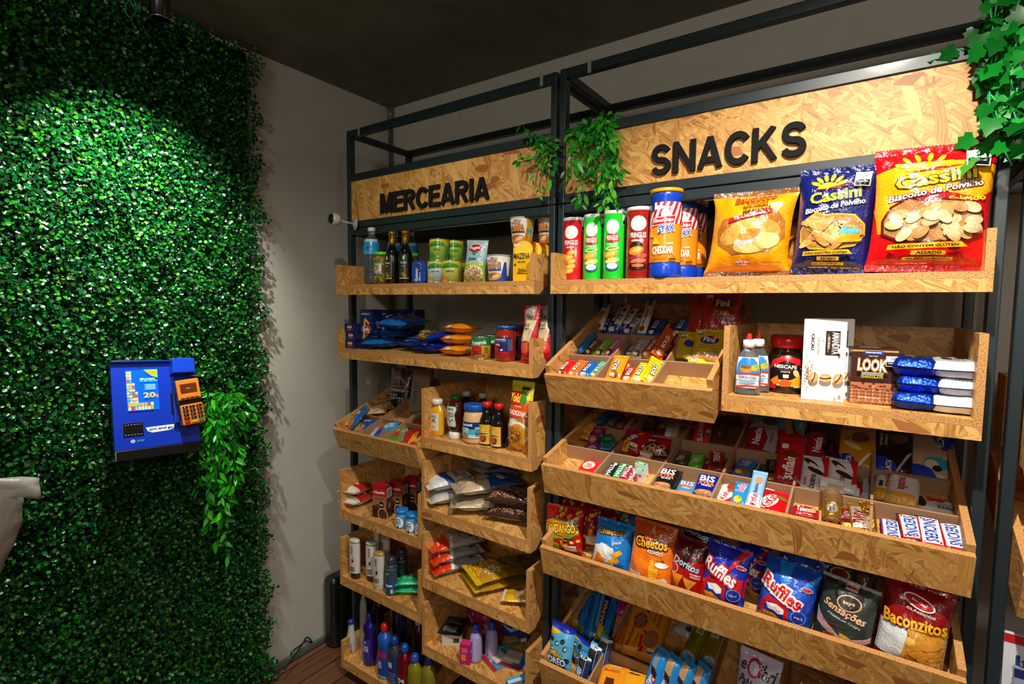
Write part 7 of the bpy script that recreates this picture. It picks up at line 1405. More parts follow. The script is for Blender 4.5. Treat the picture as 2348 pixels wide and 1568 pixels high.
def food_shelf():
    z = ZCH
    def at(px, py, zz): return atZ(px, py, zz)
    # flour bags, left column
    e = [('r', -1, .25, 1, .75, 'c02414'), ('ea', 0, .6, .05, .03, 0, 'e8e0d8'), ('t', 'farinha', 0, .4, .9, .08, 'f0e4e0')]
    o = bag('flour_bag', 'red and white flour bag, lower of two beside cocoa boxes', 'flour bag', .105, .165, .042, 'ddd6ca', e, fin='matfilm', seal=.1, wr=.004); p = atY(816, 1170, 1.50); flat(o, p.x + .004, 1.515, z + .026, 6, .165)
    twin(o, 'x', M=Matrix.Translation((-.004, .004, .046)) @ Matrix.Translation(o.location) @ Matrix.Rotation(.08, 4, 'Z') @ Matrix.Translation(-o.location) @ o.matrix_basis)
    [c for c in C.objects if c.get('label') == 'x'][0]['label'] = 'red and white flour bag, upper of two beside cocoa boxes'
    e = [('r', -1, .66, 1, .90, 'b81828'), ('p', [(-.8, .70), (.8, .73), (.8, .86), (-.8, .83)], 'b81828'), ('t', 'Nestle', .0, .78, 1.5, .09, 'f4ecec', 3), ('r', -1, .90, 1, 1, 'a81420'), ('r', -1, .0, 1, .66, '9c6c48'), ('t', 'CHOCOLATE', 0, .59, 1.5, .05, '40180c', 3), ('t', 'em po', 0, .53, .8, .03, '40180c'), ('ea', .3, .40, .026, .03, 0, '2c1008'), ('t', '50%', .3, .40, .5, .05, 'f0e8e0'), ('p', [(-1, 0), (1, 0), (1, .16), (-.3, .3), (-1, .36)], '3c1810'), ('ea', .5, .11, .05, .06, 20, 'c8b098'), ('ea', .5, .11, .043, .052, 20, '4c2414'), ('p', [(-.8, .36), (-.2, .42), (.0, .3), (-.6, .26)], '5c2c18')]
    sd = [('r', -.9, .62, .8, .92, 'b0a8a4'), ('r', -1, .0, 1, .5, '3c1c14')] + lines(-.7, .65, .6, .88, 9, '504844') + lines(-.6, .3, .4, .48, 4, 'a89088')
    o = carton('cocoa_box', 'red and brown cocoa powder box, foremost of four', 'box', .070, .044, .142, '5c2018', e, sd, topcol='b81828'); p = at(866, 1186, z); put(o, p.x + .004, p.y + .024, z, 14)
    for i in range(3): twin(o, 'red and brown cocoa powder box, %s behind the foremost' % ('first', 'second', 'third')[i], loc=(p.x + .03 + .018 * i, p.y + .095 + .07 * i, z), rz=8)
    pf = smooth_prof([(0, .020), (.003, .0235), (.04, .0235), (.05, .021), (.053, .0205)], 2)
    els = [('ea', 0, .45, .042, .040, 0, 'e8ecf0'), ('t', 'Dona', -.0, .74, .8, .2, '142c78'), ('t', 'Benta', 0, .52, .9, .2, '142c78'), ('r', -.5, .32, .5, .37, '7090b8'), ('r', -.2, .22, .2, .26, 'c83030'), ('ea', 0, .06, .01, .007, 0, '1c3c90')]
    o = bottle('baking_powder_jar', 'small light blue baking powder jar, leftmost of three', 'jar', pf, '58acd8', 'plastic', caps=(('lid', [(.0525, .0215), (.053, .0235), (.066, .0235), (.067, .021)], '1c84d0', 'plastic'),), lab=(.004, .046, .046, '3c98d0'), els=els, body='jar_body')
    o.scale = (1.12,) * 3
    p = at(912, 1211, z); put(o, p.x, p.y + .024, z, 10); p = at(936, 1221, z); twin(o, 'small light blue baking powder jar, middle of three', loc=(p.x, p.y + .024, z)); p = at(957, 1229, z); twin(o, 'small light blue baking powder jar, rightmost of three', loc=(p.x, p.y + .024, z))
    # rice and beans
    z = ZRI
    def sack(lb, W, L, T, col, els, fin='matfilm', name='rice_bag', cat='rice bag', grains=None, **k_):
        o = bag(name, lb, cat, W, L, T, col, els, fin=fin, seal=.08, wr=.005, pull=.06, **k_)
        if grains:
            n, cols, r0, r1, zn = grains; F = bag_fn(W, L, T, 2.6, 2.8, .08, .06, .002, 1, k_.get('belly', .2)); mb = MB(); lumps(mb, n, lambda x, zz, h: F(x, zz, h, -1), W, L, cols[0], r0, r1, 4, zn, cols); mb.build('grains', 'food', o)['kind'] = 'stuff'
        return o
    es = [('p', [(-1, .42), (.2, .30), (1, .42), (1, .56), (.2, .46), (-1, .58)], '1c3c8c'), ('t', 'Caravelas', .1, .66, 1.2, .14, 'b04c60', 0, None, 0, .2)]
    o = sack('white and navy sugar bag lying on top at the left', .135, .20, .05, 'c8c8c8', es, name='sugar_bag', cat='sugar bag'); p = atY(1020, 1140, 1.52); flat(o, p.x + .01, 1.525, z + .082, -30, .20, 3)
    o = sack('plain white sugar bag under the navy printed one', .13, .19, .046, 'b8b8b4', [], name='sugar_bag', cat='sugar bag'); flat(o, p.x + .01, 1.525, z + .028, -26, .19)
    es = [('r', -1, .50, 1, 1, '1c4c8c'), ('ea', -.5, .26, .034, .016, 0, '2860a8'), ('t', 'Cabo', -.5, .26, .4, .05, 'd8e4f0'), ('ea', .05, .52, .03, .02, 0, '90c040'), ('ea', .05, .52, .022, .014, 0, 'b0a888'), ('t', 'Cristal', .1, .7, .8, .12, 'c8d8e8', 30), ('t', 'arroz integral', .1, .34, 1.0, .04, '504838', -8)]
    o = sack('beige rice bag with blue half, on top in the middle', .15, .26, .052, 'b8a488', es, fin='film', grains=(60, ('c8b494', 'b09c7c'), .0018, .0032, (-.8, .1, .8, .46))); p = atY(1110, 1150, 1.54); flat(o, p.x, 1.55, z + .095, -38, .26, 4)
    o = sack('beige rice bag underneath, its pale corner pointing out', .15, .24, .046, 'a89878', [('r', -1, .7, 1, 1, '20508c'), ('ea', .5, .55, .026, .018, 0, '90c040'), ('ea', .5, .55, .019, .012, 0, 'a89878')], fin='film', grains=(60, ('b8a888', 'a08c70'), .0018, .003, (-.8, .1, .8, .5))); p = atY(1100, 1180, 1.52); flat(o, p.x + .0, 1.535, z + .034, -52, .24)
    bn = ('7a5040', '8c6450', '6a4234', '9c7460', '5c3a2c')
    for i, (dz, lb) in enumerate(((.032, 'brown bean bag, lower of two by the right panel'), (.088, 'brown bean bag, upper of two by the right panel'))):
        o = sack(lb, .115, .19, .05, '4a3226', [('ea', -.3, .8, .03, .016, 0, '1c5ca8'), ('ea', .3, .62, .026, .02, 0, '78b428'), ('p', [(.3, .25), (.5, .25), (.4, .36)], 'c8b020')] if i else [], fin='tint', name='bean_bag', cat='bean bag', grains=(420, bn, .0034, .0055, (-.86, .09, .86, .91))); p = atY(1170, 1190, 1.51)
        flat(o, p.x + .002 - .004 * i, 1.525, z + dz, -78 + 8 * i, .19, 0)
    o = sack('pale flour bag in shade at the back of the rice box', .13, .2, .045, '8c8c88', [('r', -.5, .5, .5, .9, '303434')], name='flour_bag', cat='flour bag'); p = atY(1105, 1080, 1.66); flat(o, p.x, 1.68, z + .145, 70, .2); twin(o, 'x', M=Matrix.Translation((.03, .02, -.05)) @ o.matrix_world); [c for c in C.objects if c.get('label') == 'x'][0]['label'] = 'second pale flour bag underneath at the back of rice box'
    # corn flour and popcorn
    z = ZCN
    es = [('r', -1, .0, 1, .34, 'd8340c'), ('p', [(-1, .34), (0, .42), (1, .34), (1, .40), (0, .48), (-1, .40)], 'e8dcd0'), ('ea', -.3, .82, .034, .04, 0, 'c89c18'), ('ea', -.3, .84, .02, .024, 0, '3c2410'), ('ea', .4, .80, .022, .016, 0, '5c1c14'), ('t', 'Tapioca', .0, .6, .9, .07, '404044', 0), ('t', 'MASSA', -.3, .24, .6, .05, 'f0d8d0', 0), ('t', 'pronta', .4, .16, .6, .05, 'f0d8d0', 0)]
    pp = atY(1030, 1290, 1.52)
    for i, lb in enumerate(('orange and white flour bag, lowest of three', 'orange and white flour bag, middle of three', 'orange and white flour bag, top of three')):
        o = sack(lb, .135, .22, .040, '9c9c9c' if i < 2 else 'a8a8a4', es, fin='film', name='flour_bag', cat='flour bag', sealcol='c8c0bc'); flat(o, pp.x + .0, 1.545, z + .024 + .044 * i, -24 - 3 * i, .22, 2)
    es = [('r', -1, .0, 1, .10, 'd8b010'), ('r', -1, .62, 1, 1, '7c6414'), ('ea', -.2, .84, .05, .018, 0, '5c1810'), ('t', 'YOKI', -.2, .84, .6, .06, 'e0b840'), ('t', 'PIPOCA', -.2, .70, .9, .06, '40340c'), ('ea', .3, .40, .052, .042, 20, 'a87c30')]
    for i, lb in enumerate(('yellow popcorn bag, lower of two', 'yellow popcorn bag, upper of two')):
        o = sack(lb, .155, .21, .030, 'b08420', es, fin='film', name='popcorn_bag', cat='popcorn bag', sealcol='d8b414', grains=(230, ('d89c2c', 'e8b448', 'c08420'), .003, .0045, (-.8, .12, .5, .6)) if i else None); p = atY(1125, 1345, 1.52)
        if i: F = bag_fn(.155, .21, .03, 2.6, 2.8, .08, .06, .002, 1, .2); mb = MB(); lumps(mb, 70, lambda x, zz, h: F(x, zz, h + .001, -1), .155, .21, 'd8ccb0', .003, .006, 6, (.0, .28, .72, .54), ('d8ccb0', 'c0b090', 'e8dfc8')); mb.build('popcorn', 'food', o)['kind'] = 'stuff'
        flat(o, p.x + .0, 1.54, z + .022 + .036 * i, -32 + 4 * i, .21)
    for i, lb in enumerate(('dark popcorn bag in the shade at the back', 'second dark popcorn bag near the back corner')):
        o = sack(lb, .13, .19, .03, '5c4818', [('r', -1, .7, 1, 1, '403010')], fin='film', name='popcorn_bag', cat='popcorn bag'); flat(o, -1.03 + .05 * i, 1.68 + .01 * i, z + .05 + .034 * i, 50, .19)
    es = [('p', [(-1, .4), (.2, .3), (1, .5), (1, 1), (-1, 1)], 'a8844c'), ('ea', -.4, .75, .02, .02, 0, 'd8ccb0'), ('ea', 0, .6, .024, .018, 0, 'c8a068'), ('ea', -.1, .84, .02, .016, 0, 'e0d8c8')]
    o = sack('small yellow soup pack lying at the box end, edge turned white', .085, .125, .02, 'd8a414', es, fin='film', name='food_pack', cat='food pack', sealcol='d8d4cc'); p = atY(1178, 1410, 1.48); flat(o, p.x + .012, 1.50, z + .018, -64, .125, 3)
food_shelf()
def bottles_low():
    z = ZSH
    def at(px, py, zz=z): return atZ(px, py, zz)
    def shampoo(lb, h=.165, c='d4d0cc', cap='c8c4c0', base='3c0808', word='ELSEVE', tw=270, pic='8a1c20'):
        pf = [(0, .022), (.003, .0245), (h * .5, .0265), (h * .8, .027), (h, .0265)]
        o = bottle('shampoo_bottle', lb, 'bottle', smooth_prof(pf, 3), base, 'plastic', caps=(('top_cap', [(h, .0265), (h + .004, .0262), (h + .012, .024), (h + .013, .01)], cap, 'plastic'),), lab=(h * .16, h * .99, None, c), els=[('t', word, -.1, .78, .3, .26, '4a2428', tw), ('ea', .0, .42, .008, .018, 10, pic), ('ra', .1, .55, .0015, .03, 20, pic), ('ra', -.1, .38, .0015, .03, -20, pic)] + lines(-.5, .06, .4, .24, 6, '503c3c'), sx=1.0, sy=.62); o.scale = (1.0, 1.0, 1.0); return o
    a = shampoo('white shampoo bottle with wine red base, leftmost'); p = at(806, 1328); put(a, p.x, p.y + .02, z, 10)
    b_ = shampoo('white shampoo bottle standing upside down, second from left', word='ELSEVE', tw=90); p = at(840, 1337); put(b_, p.x, p.y + .03, z, 20)
    for i, (px, Y, lb) in enumerate(((833, 1.60, 'shaded shampoo bottle behind the leftmost one'), (862, 1.62, 'shaded shampoo bottle with wine cap line, middle of back row'), (885, 1.68, 'shaded pale shampoo bottle deepest in the corner'))): twin(a, lb, loc=(atY(px, 1300, Y).x, Y, z), rz=-10)
    c = shampoo('white shampoo bottle with golden cap and black emblem', h=.150, cap='b08c48', base='c8c4bc', c='d0ccc4', word='PANTENE', tw=0, pic='101010'); p = at(860, 1354); put(c, p.x, p.y + .022, z, 12)
    twin(c, 'shaded shampoo bottle with golden cap behind the front one', loc=(atY(884, 1330, 1.57).x, 1.57, z), rz=0)
    def aero(lb, c1, c2, h=.125):
        pf = smooth_prof([(0, .0225), (.003, .0245), (h, .0245), (h + .006, .021), (h + .008, .020)], 2)
        o = bottle('aerosol_can', lb, 'aerosol can', pf, c1, 'plastic', caps=(('cap', smooth_prof([(h + .006, .0215), (h + .008, .0225), (h + .024, .021), (h + .036, .016), (h + .038, .006)], 2), '2c3438', 'plastic'),), lab=(.008, h - .006, None, c1), els=[('r', -1.57, .06, 1.57, .56, c2), ('r', -.8, .30, .8, .37, 'd0d8dc'), ('t', 'Dove', -.2, .80, .8, .1, 'b0bcc0', 8), ('r', .5, .05, .9, .2, 'd0d0d0'), ('r', -1.57, .92, 1.57, .99, '3c6c90')], n=24); return o
    o = aero('blue and grey deodorant aerosol in front', '38484e', '1c4c84'); p = at(888, 1366); put(o, p.x, p.y + .024, z, 10)
    o = aero('dark green black deodorant aerosol beside the blue one', '20302c', '141c1c', .135); p = at(910, 1352); put(o, p.x, p.y + .03, z)
    e = [('t', 'baby', .0, .5, .9, .2, 'e0f0e8', 10), ('ea', .3, .3, .02, .014, 0, '58c8a0')]
    for i, lb in enumerate(('bright green wipes pack, lower of two by the box end', 'bright green wipes pack, upper of two by the box end')):
        o = bag('wipes_pack', lb, 'wipes pack', .085, .13, .026, '18b878', e, wr=.005, seal=.09); p = atY(940, 1365 - 10 * i, 1.50); flat(o, p.x - .002, 1.51, z + .018 + .034 * i, -58 + 6 * i, .13)
    # cleaning bottles
    z = ZCL
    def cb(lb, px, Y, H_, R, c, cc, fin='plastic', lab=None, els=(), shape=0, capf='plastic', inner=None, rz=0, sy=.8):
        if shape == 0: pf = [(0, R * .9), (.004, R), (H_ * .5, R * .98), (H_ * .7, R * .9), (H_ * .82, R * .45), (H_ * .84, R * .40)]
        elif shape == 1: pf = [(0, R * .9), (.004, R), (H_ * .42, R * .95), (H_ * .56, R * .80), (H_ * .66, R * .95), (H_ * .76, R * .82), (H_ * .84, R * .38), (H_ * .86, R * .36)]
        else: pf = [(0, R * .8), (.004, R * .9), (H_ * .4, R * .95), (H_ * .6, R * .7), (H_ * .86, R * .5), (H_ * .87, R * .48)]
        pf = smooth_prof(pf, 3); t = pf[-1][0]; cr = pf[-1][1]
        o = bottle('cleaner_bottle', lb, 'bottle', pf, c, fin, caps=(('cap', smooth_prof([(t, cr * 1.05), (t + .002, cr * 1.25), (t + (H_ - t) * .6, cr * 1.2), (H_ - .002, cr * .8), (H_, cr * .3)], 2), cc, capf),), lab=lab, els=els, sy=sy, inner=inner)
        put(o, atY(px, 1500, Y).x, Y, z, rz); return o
    cb('white and blue cleaner bottle with orange base, leftmost by the floor', 806, 1.475, .155, .026, 'b8b8bc', '102c80', shape=2, lab=(.004, .05, .04, 'a85c20'), els=[('r', -1, .4, 1, 1, '8088c0')])
    cb('tall slim white cleaner bottle with blue cap', 834, 1.53, .30, .020, 'b0a898', '14389c', shape=0)
    cb('small white and blue bottle behind the leftmost one', 826, 1.535, .165, .018, 'c0c4c8', '1c48a8', shape=2, lab=(.02, .09, .04, '2c3c90'), els=[('t', 'OMO', 0, .5, .8, .3, 'e0e4f0')])
    cb('dark violet fabric softener bottle with blue cap', 848, 1.475, .235, .036, '28147c', '0c2080', fin='tint', shape=1, lab=(.03, .12, .05, '3c2c90'), els=[('t', 'casa', 0, .55, 1.4, .3, 'c0b8e0', 4), ('ea', 0, .85, .012, .012, 0, 'b0a8d8')])
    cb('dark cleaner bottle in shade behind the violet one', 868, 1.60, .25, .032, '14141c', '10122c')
    cb('bright blue multi-surface cleaner bottle with red cap', 882, 1.46, .235, .036, '1458c0', 'c81814', shape=1, lab=(.0, .135, .060, '103c98'), els=[('p', [(-1, .76), (1, .70), (1, .86), (-1, .90)], 'b01828'), ('ea', 0, .46, .024, .032, 0, 'e4e8ee'), ('t', 'VEJA', 0, .44, 1.0, .2, '14389c', 4), ('ea', 0, .64, .006, .006, 0, 'c81824'), ('p', [(-1, .10), (1, .02), (1, .10), (-1, .18)], '58b0d8')])
    cb('clear cleaner bottle with navy label and blue cap', 905, 1.455, .205, .034, 'a8b4bc', '103c90', fin='clear', lab=(.0, .13, None, '14346c'), els=lines(-.8, .1, .8, .5, 6, '6880a8') + [('r', -.3, .62, .3, .8, 'c0c8d0')], inner=(.003, .16, '7888a0', 'clear', 'liquid'))
    def ype(lb, px, Y, c, cc, word, lc, wc): return cb(lb, px, Y, .20, .034, c, cc, fin='tint', lab=(.02, .085, .060, lc), els=[('ea', 0, .5, .03, .028, 0, '141c50') if word == 'ype' else ('r', -.9, .3, .9, .8, 'a81c18'), ('t', word, 0, .5, 1.3, .38, wc, 0, '141c50' if word == 'ype' else 'a81c18', .06)])
    ype('crimson dish soap bottle with white tip', 928, 1.45, '780818', '1c4cb0', 'ype', '780818', 'e8e8ee'); ype('yellow green dish soap bottle with red label', 951, 1.432, '98901c', '1450b0', 'suprema', '1c3c24', 'f0ecd8'); ype('yellow dish soap bottle partly behind the box corner', 983, 1.455, '90902c', '10308c', 'ype', 'a87020', 'e8e8ee')
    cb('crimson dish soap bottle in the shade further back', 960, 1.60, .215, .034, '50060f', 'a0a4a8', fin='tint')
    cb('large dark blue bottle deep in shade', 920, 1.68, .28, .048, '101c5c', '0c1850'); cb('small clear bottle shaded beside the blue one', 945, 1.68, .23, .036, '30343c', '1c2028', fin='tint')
    # hygiene box
    z = ZHY
    o = carton('small_carton', 'black and white small carton with black sachet on top', 'box', .080, .060, .045, 'c8c0b4', [('r', .1, .3, .7, .7, '404040'), ('t', 'JOY', .5, .5, .4, .3, '404040')], [('t', 'eyex', 0, .5, .8, .3, '383838')], topcol='c0b8ac'); p = at(1015, 1483, z); put(o, p.x + .01, p.y + .05, z, 34)
    q = bag('sachet', 'flat black sachet lying on the white carton', 'sachet', .095, .115, .010, '101414', [('t', 'PRUDENCE', 0, .6, 1.2, .08, '889090'), ('r', -.7, .12, .5, .36, '606868')] + lines(-.6, .14, .4, .34, 4, '101414'), wr=.003); flat(q, p.x + .005, p.y + .062, z + .056, 20, .115)
    o = carton('small_box', 'small pink and magenta carton beside the violet bottle', 'box', .040, .030, .078, 'b81860', [('r', -.7, .2, .2, .5, 'd88c28')] + lines(-.7, .6, .6, .85, 4, 'e090b8'), [('r', -.5, .4, .5, .8, '7c2c90'), ('t', 'gel', 0, .6, .8, .2, 'f0d8e8')], topcol='c82c70'); p = at(1058, 1523, z); put(o, p.x + .006, p.y + .02, z, 20)
    pf = smooth_prof([(0, .019), (.003, .0215), (.05, .022), (.085, .020), (.098, .014), (.104, .0125)], 3)
    o = bottle('nail_polish_remover', 'lilac remover bottle with blue cap, in front', 'bottle', pf, '9c98c8', 'plastic', caps=(('cap', [(.103, .0135), (.104, .015), (.118, .0105), (.128, .010)], '1c3cb0', 'plastic'),), lab=(.01, .08, .036, 'a8a4d4'), els=[('t', 'ACETONA', -.1, .5, .55, .9, '30309c', 90)]); p = at(1082, 1520, z); o.scale = (1.1,) * 3; put(o, p.x, p.y + .024, z); twin(o, 'shaded lilac remover bottle with blue cap, behind', loc=(p.x + .04, p.y + .07, z))
    for i, (px, py, col, lb) in enumerate(((1125, 1400, '8c1040', 'large magenta pad pack in the shade'), (1100, 1420, '701038', 'dark magenta pad pack left behind the bottles'), (1180, 1430, '123c84', 'blue pad pack with white curves, right back'))):
        o = bag('pad_pack', lb, 'pad pack', .14 if i != 1 else .1, .12, .07, col, [('p', [(-.5, .5), (0, .3), (.6, .5), (.5, .6), (0, .42), (-.5, .6)], 'a8b0c8' if i == 2 else 'b86088'), ('ea', .2, .6, .03, .016, 0, 'c08048' if i == 2 else 'c88cb0')], wr=.006, pu=5, pw=6, seal=.05); p = atY(px, 1480, 1.62 + .03 * i); put(o, p.x, 1.60 + .035 * i, z, (0, 4, 18)[i], 0)
    # dental blister cards
    for i, (px, py, a, lb) in enumerate(((1131, 1520, -20, 'dental floss pack on blue and red card, nearest the front'), (1172, 1524, 14, 'second dental floss pack beside the toothbrush'))):
        t = thing('floss_pack', lb, 'floss pack'); mb = MB(); v, f = boxgeo(-.045, -.035, .0, .045, .045, .0012); mb.add(v, f, '2c90c8', smooth=False); art(mb, [('r', -1, .0, 1, .18, 'b01824'), ('r', -.8, .2, .1, .4, 'c8d4dc')], lambda x, zz, h: (x, -.035 + zz, .0012 + h), .09, .08, 0); mb.build('card', 'card', t); t.scale = (1.2,) * 3
        m2 = MB(); v, f = boxgeo(-.028, -.015, .0014, .028, .032, .016); m2.add(v, f, 'c8c0b4', smooth=False); bevel(m2.build('floss_case', 'plastic', t), .007, 3); p = atZ(px, py - 4, z); put(t, p.x, p.y + .012, z + .001 + .001 * i, a)
    t = thing('toothbrush', 'teal toothbrush lying between two floss packs', 'toothbrush'); mb = MB(); mb.add(*tube([(0, -.07, .022), (0, 0, .024), (0, .04, .022), (0, .075, .024)], [.005, .006, .003, .004], 8), '0c8088'); mb.build('handle', 'plastic', t)
    m2 = MB(); v, f = boxgeo(-.004, .055, .026, .004, .078, .036); m2.add(v, f, 'd8dcd8', smooth=False); m2.build('bristles', 'plastic', t); p = atZ(1157, 1500, z); put(t, p.x, p.y + .02, z, -34)
    o = carton('toothpaste_box', 'light blue toothpaste box at the bottom edge by the panel', 'box', .14, .036, .03, '1c98c8', [('t', 'dental', 0, .5, 1, .4, 'e0ecf0')], topcol='2ca8d8', top=[('r', -1, .3, -.2, .7, 'c8d4e0'), ('r', -1, .0, 1, .16, 'b01828')]); put(o, -.945, 1.47, z, 58)
bottles_low()

# ================================================================== KIOSK, PLANTS AND THE REST
def kiosk():
    t = thing('payment_kiosk', 'deep blue self-checkout kiosk mounted on the hedge', 'kiosk')
    W, Hh = .25, .30; blue = '0c34b4'
    Mx = Matrix.Translation((-2.035, .764, -.352 + H)) @ Matrix.Rotation(math.radians(-6), 4, 'Z') @ Matrix.Rotation(math.radians(-17.5), 4, 'Y') @ Matrix.Rotation(math.radians(-3), 4, 'X') @ Matrix.Rotation(PI / 2, 4, 'Z')
    t.matrix_world = Mx     # local: x to the right, -y out of the wall, z up
    def bx(name, b, col, fin='plastic', bv=.003, parent=t, label=None, extra=None):
        mb = MB(); v, f = boxgeo(*b); mb.add(v, f, col, smooth=False)
        if extra: extra(mb)
        o = mb.build(name, fin, parent); bevel(o, bv, 2) if bv else None
        if label: o['label'] = label
        return o
    def face(mb): art(mb, [('p', [(-.30, .225), (.40, .235), (.35, .185), (.25, .17), (-.15, .16), (-.25, .18)], 'e0e4ec'), ('t', 'get', -.13, .197, .18, .032, '6070a0'), ('t', 'and go', .17, .20, .34, .032, '102c80'), ('r', -.028, .178, -.02, .222, 'd8c840'), ('ea', -.60, .085, .013, .012, 0, 'c8d4ec'), ('t', 'vm', -.60, .085, .06, .014, '2850b0'), ('t', 'pay', -.42, .082, .17, .030, '3c9ce0')], lambda x, z, h: (x, -h, z - Hh / 2), W, Hh, 0, h0=.0006)
    bx('front_panel', (-W / 2, 0, -Hh / 2, W / 2, .02, Hh / 2), blue, bv=0, extra=face)
    bx('housing', (-W / 2 + .004, .0205, -Hh / 2 + .004, W / 2 - .004, .055, Hh / 2 - .004), '0c1014', bv=.004)
    bx('bottom_tray', (-W / 2 - .001, -.004, -Hh / 2 - .036, W / 2 + .001, .05, -Hh / 2 - .001), '0a0c0e')
    bx('top_lip', (-W / 2, -.012, Hh / 2 - .006, W / 2 - .072, -.0005, Hh / 2), '082480', bv=.001)
    # screen
    r = random.Random(3); sw, sh = .092, .142
    sc = MB(); v, f = boxgeo(-.085, -.0015, -.024, -.085 + sw, -.0002, -.024 + sh); sc.add(v, f, '0a52e8', smooth=False)
    el_ = []
    for i in range(54):
        row = i // 4; u = -.98 + (i % 4) * .17; v_ = .97 - row * .072
        if row < 12 and i % 4 < (1.2 + (row > 3) * 1 + (row > 6) * 1.4): el_.append(('r', u, v_ - .062, u + .15, v_ - .004, r.choice(('b0a848', 'c8bc5c', '909c50', 'a0503c', 'd0c060', '3c90c0', 'b89840'))))
    for i in range(16): el_.append(('r', -.95 + i % 8 * .2, .02 + .09 * (i // 8), -.79 + i % 8 * .2, .10 + .09 * (i // 8), r.choice(('c8bc5c', 'b03838', 'd8c860', '8c9c3c', 'c89040'))))
    el_ += [('p', [(.1, 1), (.98, 1), (.98, .79), (.6, .84), (.3, .92)], '7cd83c'), ('t', 'Sadia', .62, .925, .55, .055, 'b82018'), ('t', 'DEU A LOUCA', .32, .77, .95, .038, 'e8f0fc'), ('t', 'NA GET AND GO', .38, .725, 1.1, .038, '60d8b0')] + [('r', .1 + .08 * (k % 2), .62 - .028 * k, .8, .632 - .028 * k, '90c4f8') for k in range(5)] + [('t', '20', .38, .37, .75, .13, 'b8a860', 0, '705c30', .05), ('t', '%', .86, .34, .2, .08, 'c07c50')]
    art(sc, el_, lambda x, z, h: (-.085 + sw / 2 + x, -.0016 - h, -.024 + z), sw, sh, 0, h0=.0003, dh=.00008); sc.build('screen', 'screen', t)
    rd = bx('scanner_window', (-.101, -.002, -.108, -.044, -.0002, -.062), '0a0c10', bv=.0008)
    for k in range(6):
        for zz in (-.069, -.1025): bx('led', (-.096 + k * .0085, -.0032, zz - .0012, -.0915 + k * .0085, -.0022, zz + .0012), '8890a0', bv=0, parent=rd)
    bx('upper_hood', (.044, -.045, .095, .114, -.0005, .149), '1040c8')
    bx('holder', (.046, -.018, -.080, .120, -.0005, .09), '082a90')
    bx('card_slot', (.041, -.006, -.038, .0475, -.0005, .03), '0c1018', bv=.0005)
    # payment terminal held in the cradle
    tm = thing('card_terminal', 'orange and black card payment terminal held on blue kiosk', 'card terminal'); tm.matrix_world = Mx @ Matrix.Translation((.088, -.046, -.009)) @ Matrix.Rotation(math.radians(-7), 4, 'Y') @ Matrix.Rotation(math.radians(6), 4, 'X')
    def tb(name, b, col, bv=.003, ex=None, parent=tm, fin='plastic'):
        mb = MB(); v, f = boxgeo(*b); mb.add(v, f, col, smooth=False)
        if ex: ex(mb)
        o = mb.build(name, fin, parent); bevel(o, bv, 2) if bv else None; return o
    tb('back_shell', (-.037, .0005, -.085, .037, .026, .078), '0c0e10', .006)
    tb('upper_cover', (-.036, -.010, .006, .036, 0, .077), 'f08a2c', .003, lambda mb: art(mb, [('r', -.3, .20, .3, .28, 'f0a030')] + [('ea', u, .92, .0012, .0012, 0, '101010') for u in (-.75, -.3, .2, .7)], lambda x, z, h: (x, -.010 - h, .006 + z), .072, .071, 0))
    dsp = tb('display', (-.026, -.0112, .030, .026, -.0102, .062), '6a2c0c', 0, lambda mb: art(mb, [('t', 'Stone', -.05, .5, .5, .16, 'c0b4b0')], lambda x, z, h: (x, -.0112 - h, .030 + z), .052, .032, 0))
    for k in range(4): tb('function_key', (-.029 + k * .0148, -.0115, .009, -.0165 + k * .0148, -.0102, .0135), '20242a', .0004)
    tb('hinge', (-.035, -.004, -.0105, .035, 0, .0055), '101214', .002)
    tb('keypad_cover', (-.036, -.012, -.083, .036, 0, -.011), 'f07c20', .004)
    for r_k in range(5):
        for c_k in range(3):
            x = -.022 + .022 * c_k; zz = -.020 - r_k * .0132; cc = ('c0201c', 'e0a818', '14904c')[c_k] if r_k == 4 else '1c2024'
            d = '%d' % (r_k * 3 + c_k + 1) if r_k < 3 else ('*', '0', '#')[c_k] if r_k == 3 else ''
            tb('key', (x - .0085, -.0150, zz - .0042, x + .0085, -.0122, zz + .0042), cc, .0008, (lambda mb, d=d, x=x, zz=zz: art(mb, [('t', d, -.2, .5, .3, .6, 'c8ccd0')], lambda a, b_, h: (x + a, -.0150 - h, zz - .0042 + b_), .017, .0084, 0)) if d else None)
    cb_ = thing('cable', 'black cable looping from the kiosk hood to card terminal', 'cable'); cb_.matrix_world = Mx
    mb = MB(); P = [(.09, -.02, .090), (.10, -.035, .084), (.128, -.05, .078), (.148, -.045, .05), (.152, -.035, .01), (.147, -.03, -.03), (.132, -.03, -.055)]; mb.add(*tube([tuple(Vector(P[i]).lerp(Vector(P[i + 1]), j / 3)) for i in range(len(P) - 1) for j in range(3)] + [P[-1]], .0028, 8), '0c0e10'); mb.build('cable', 'plastic', cb_)
kiosk()

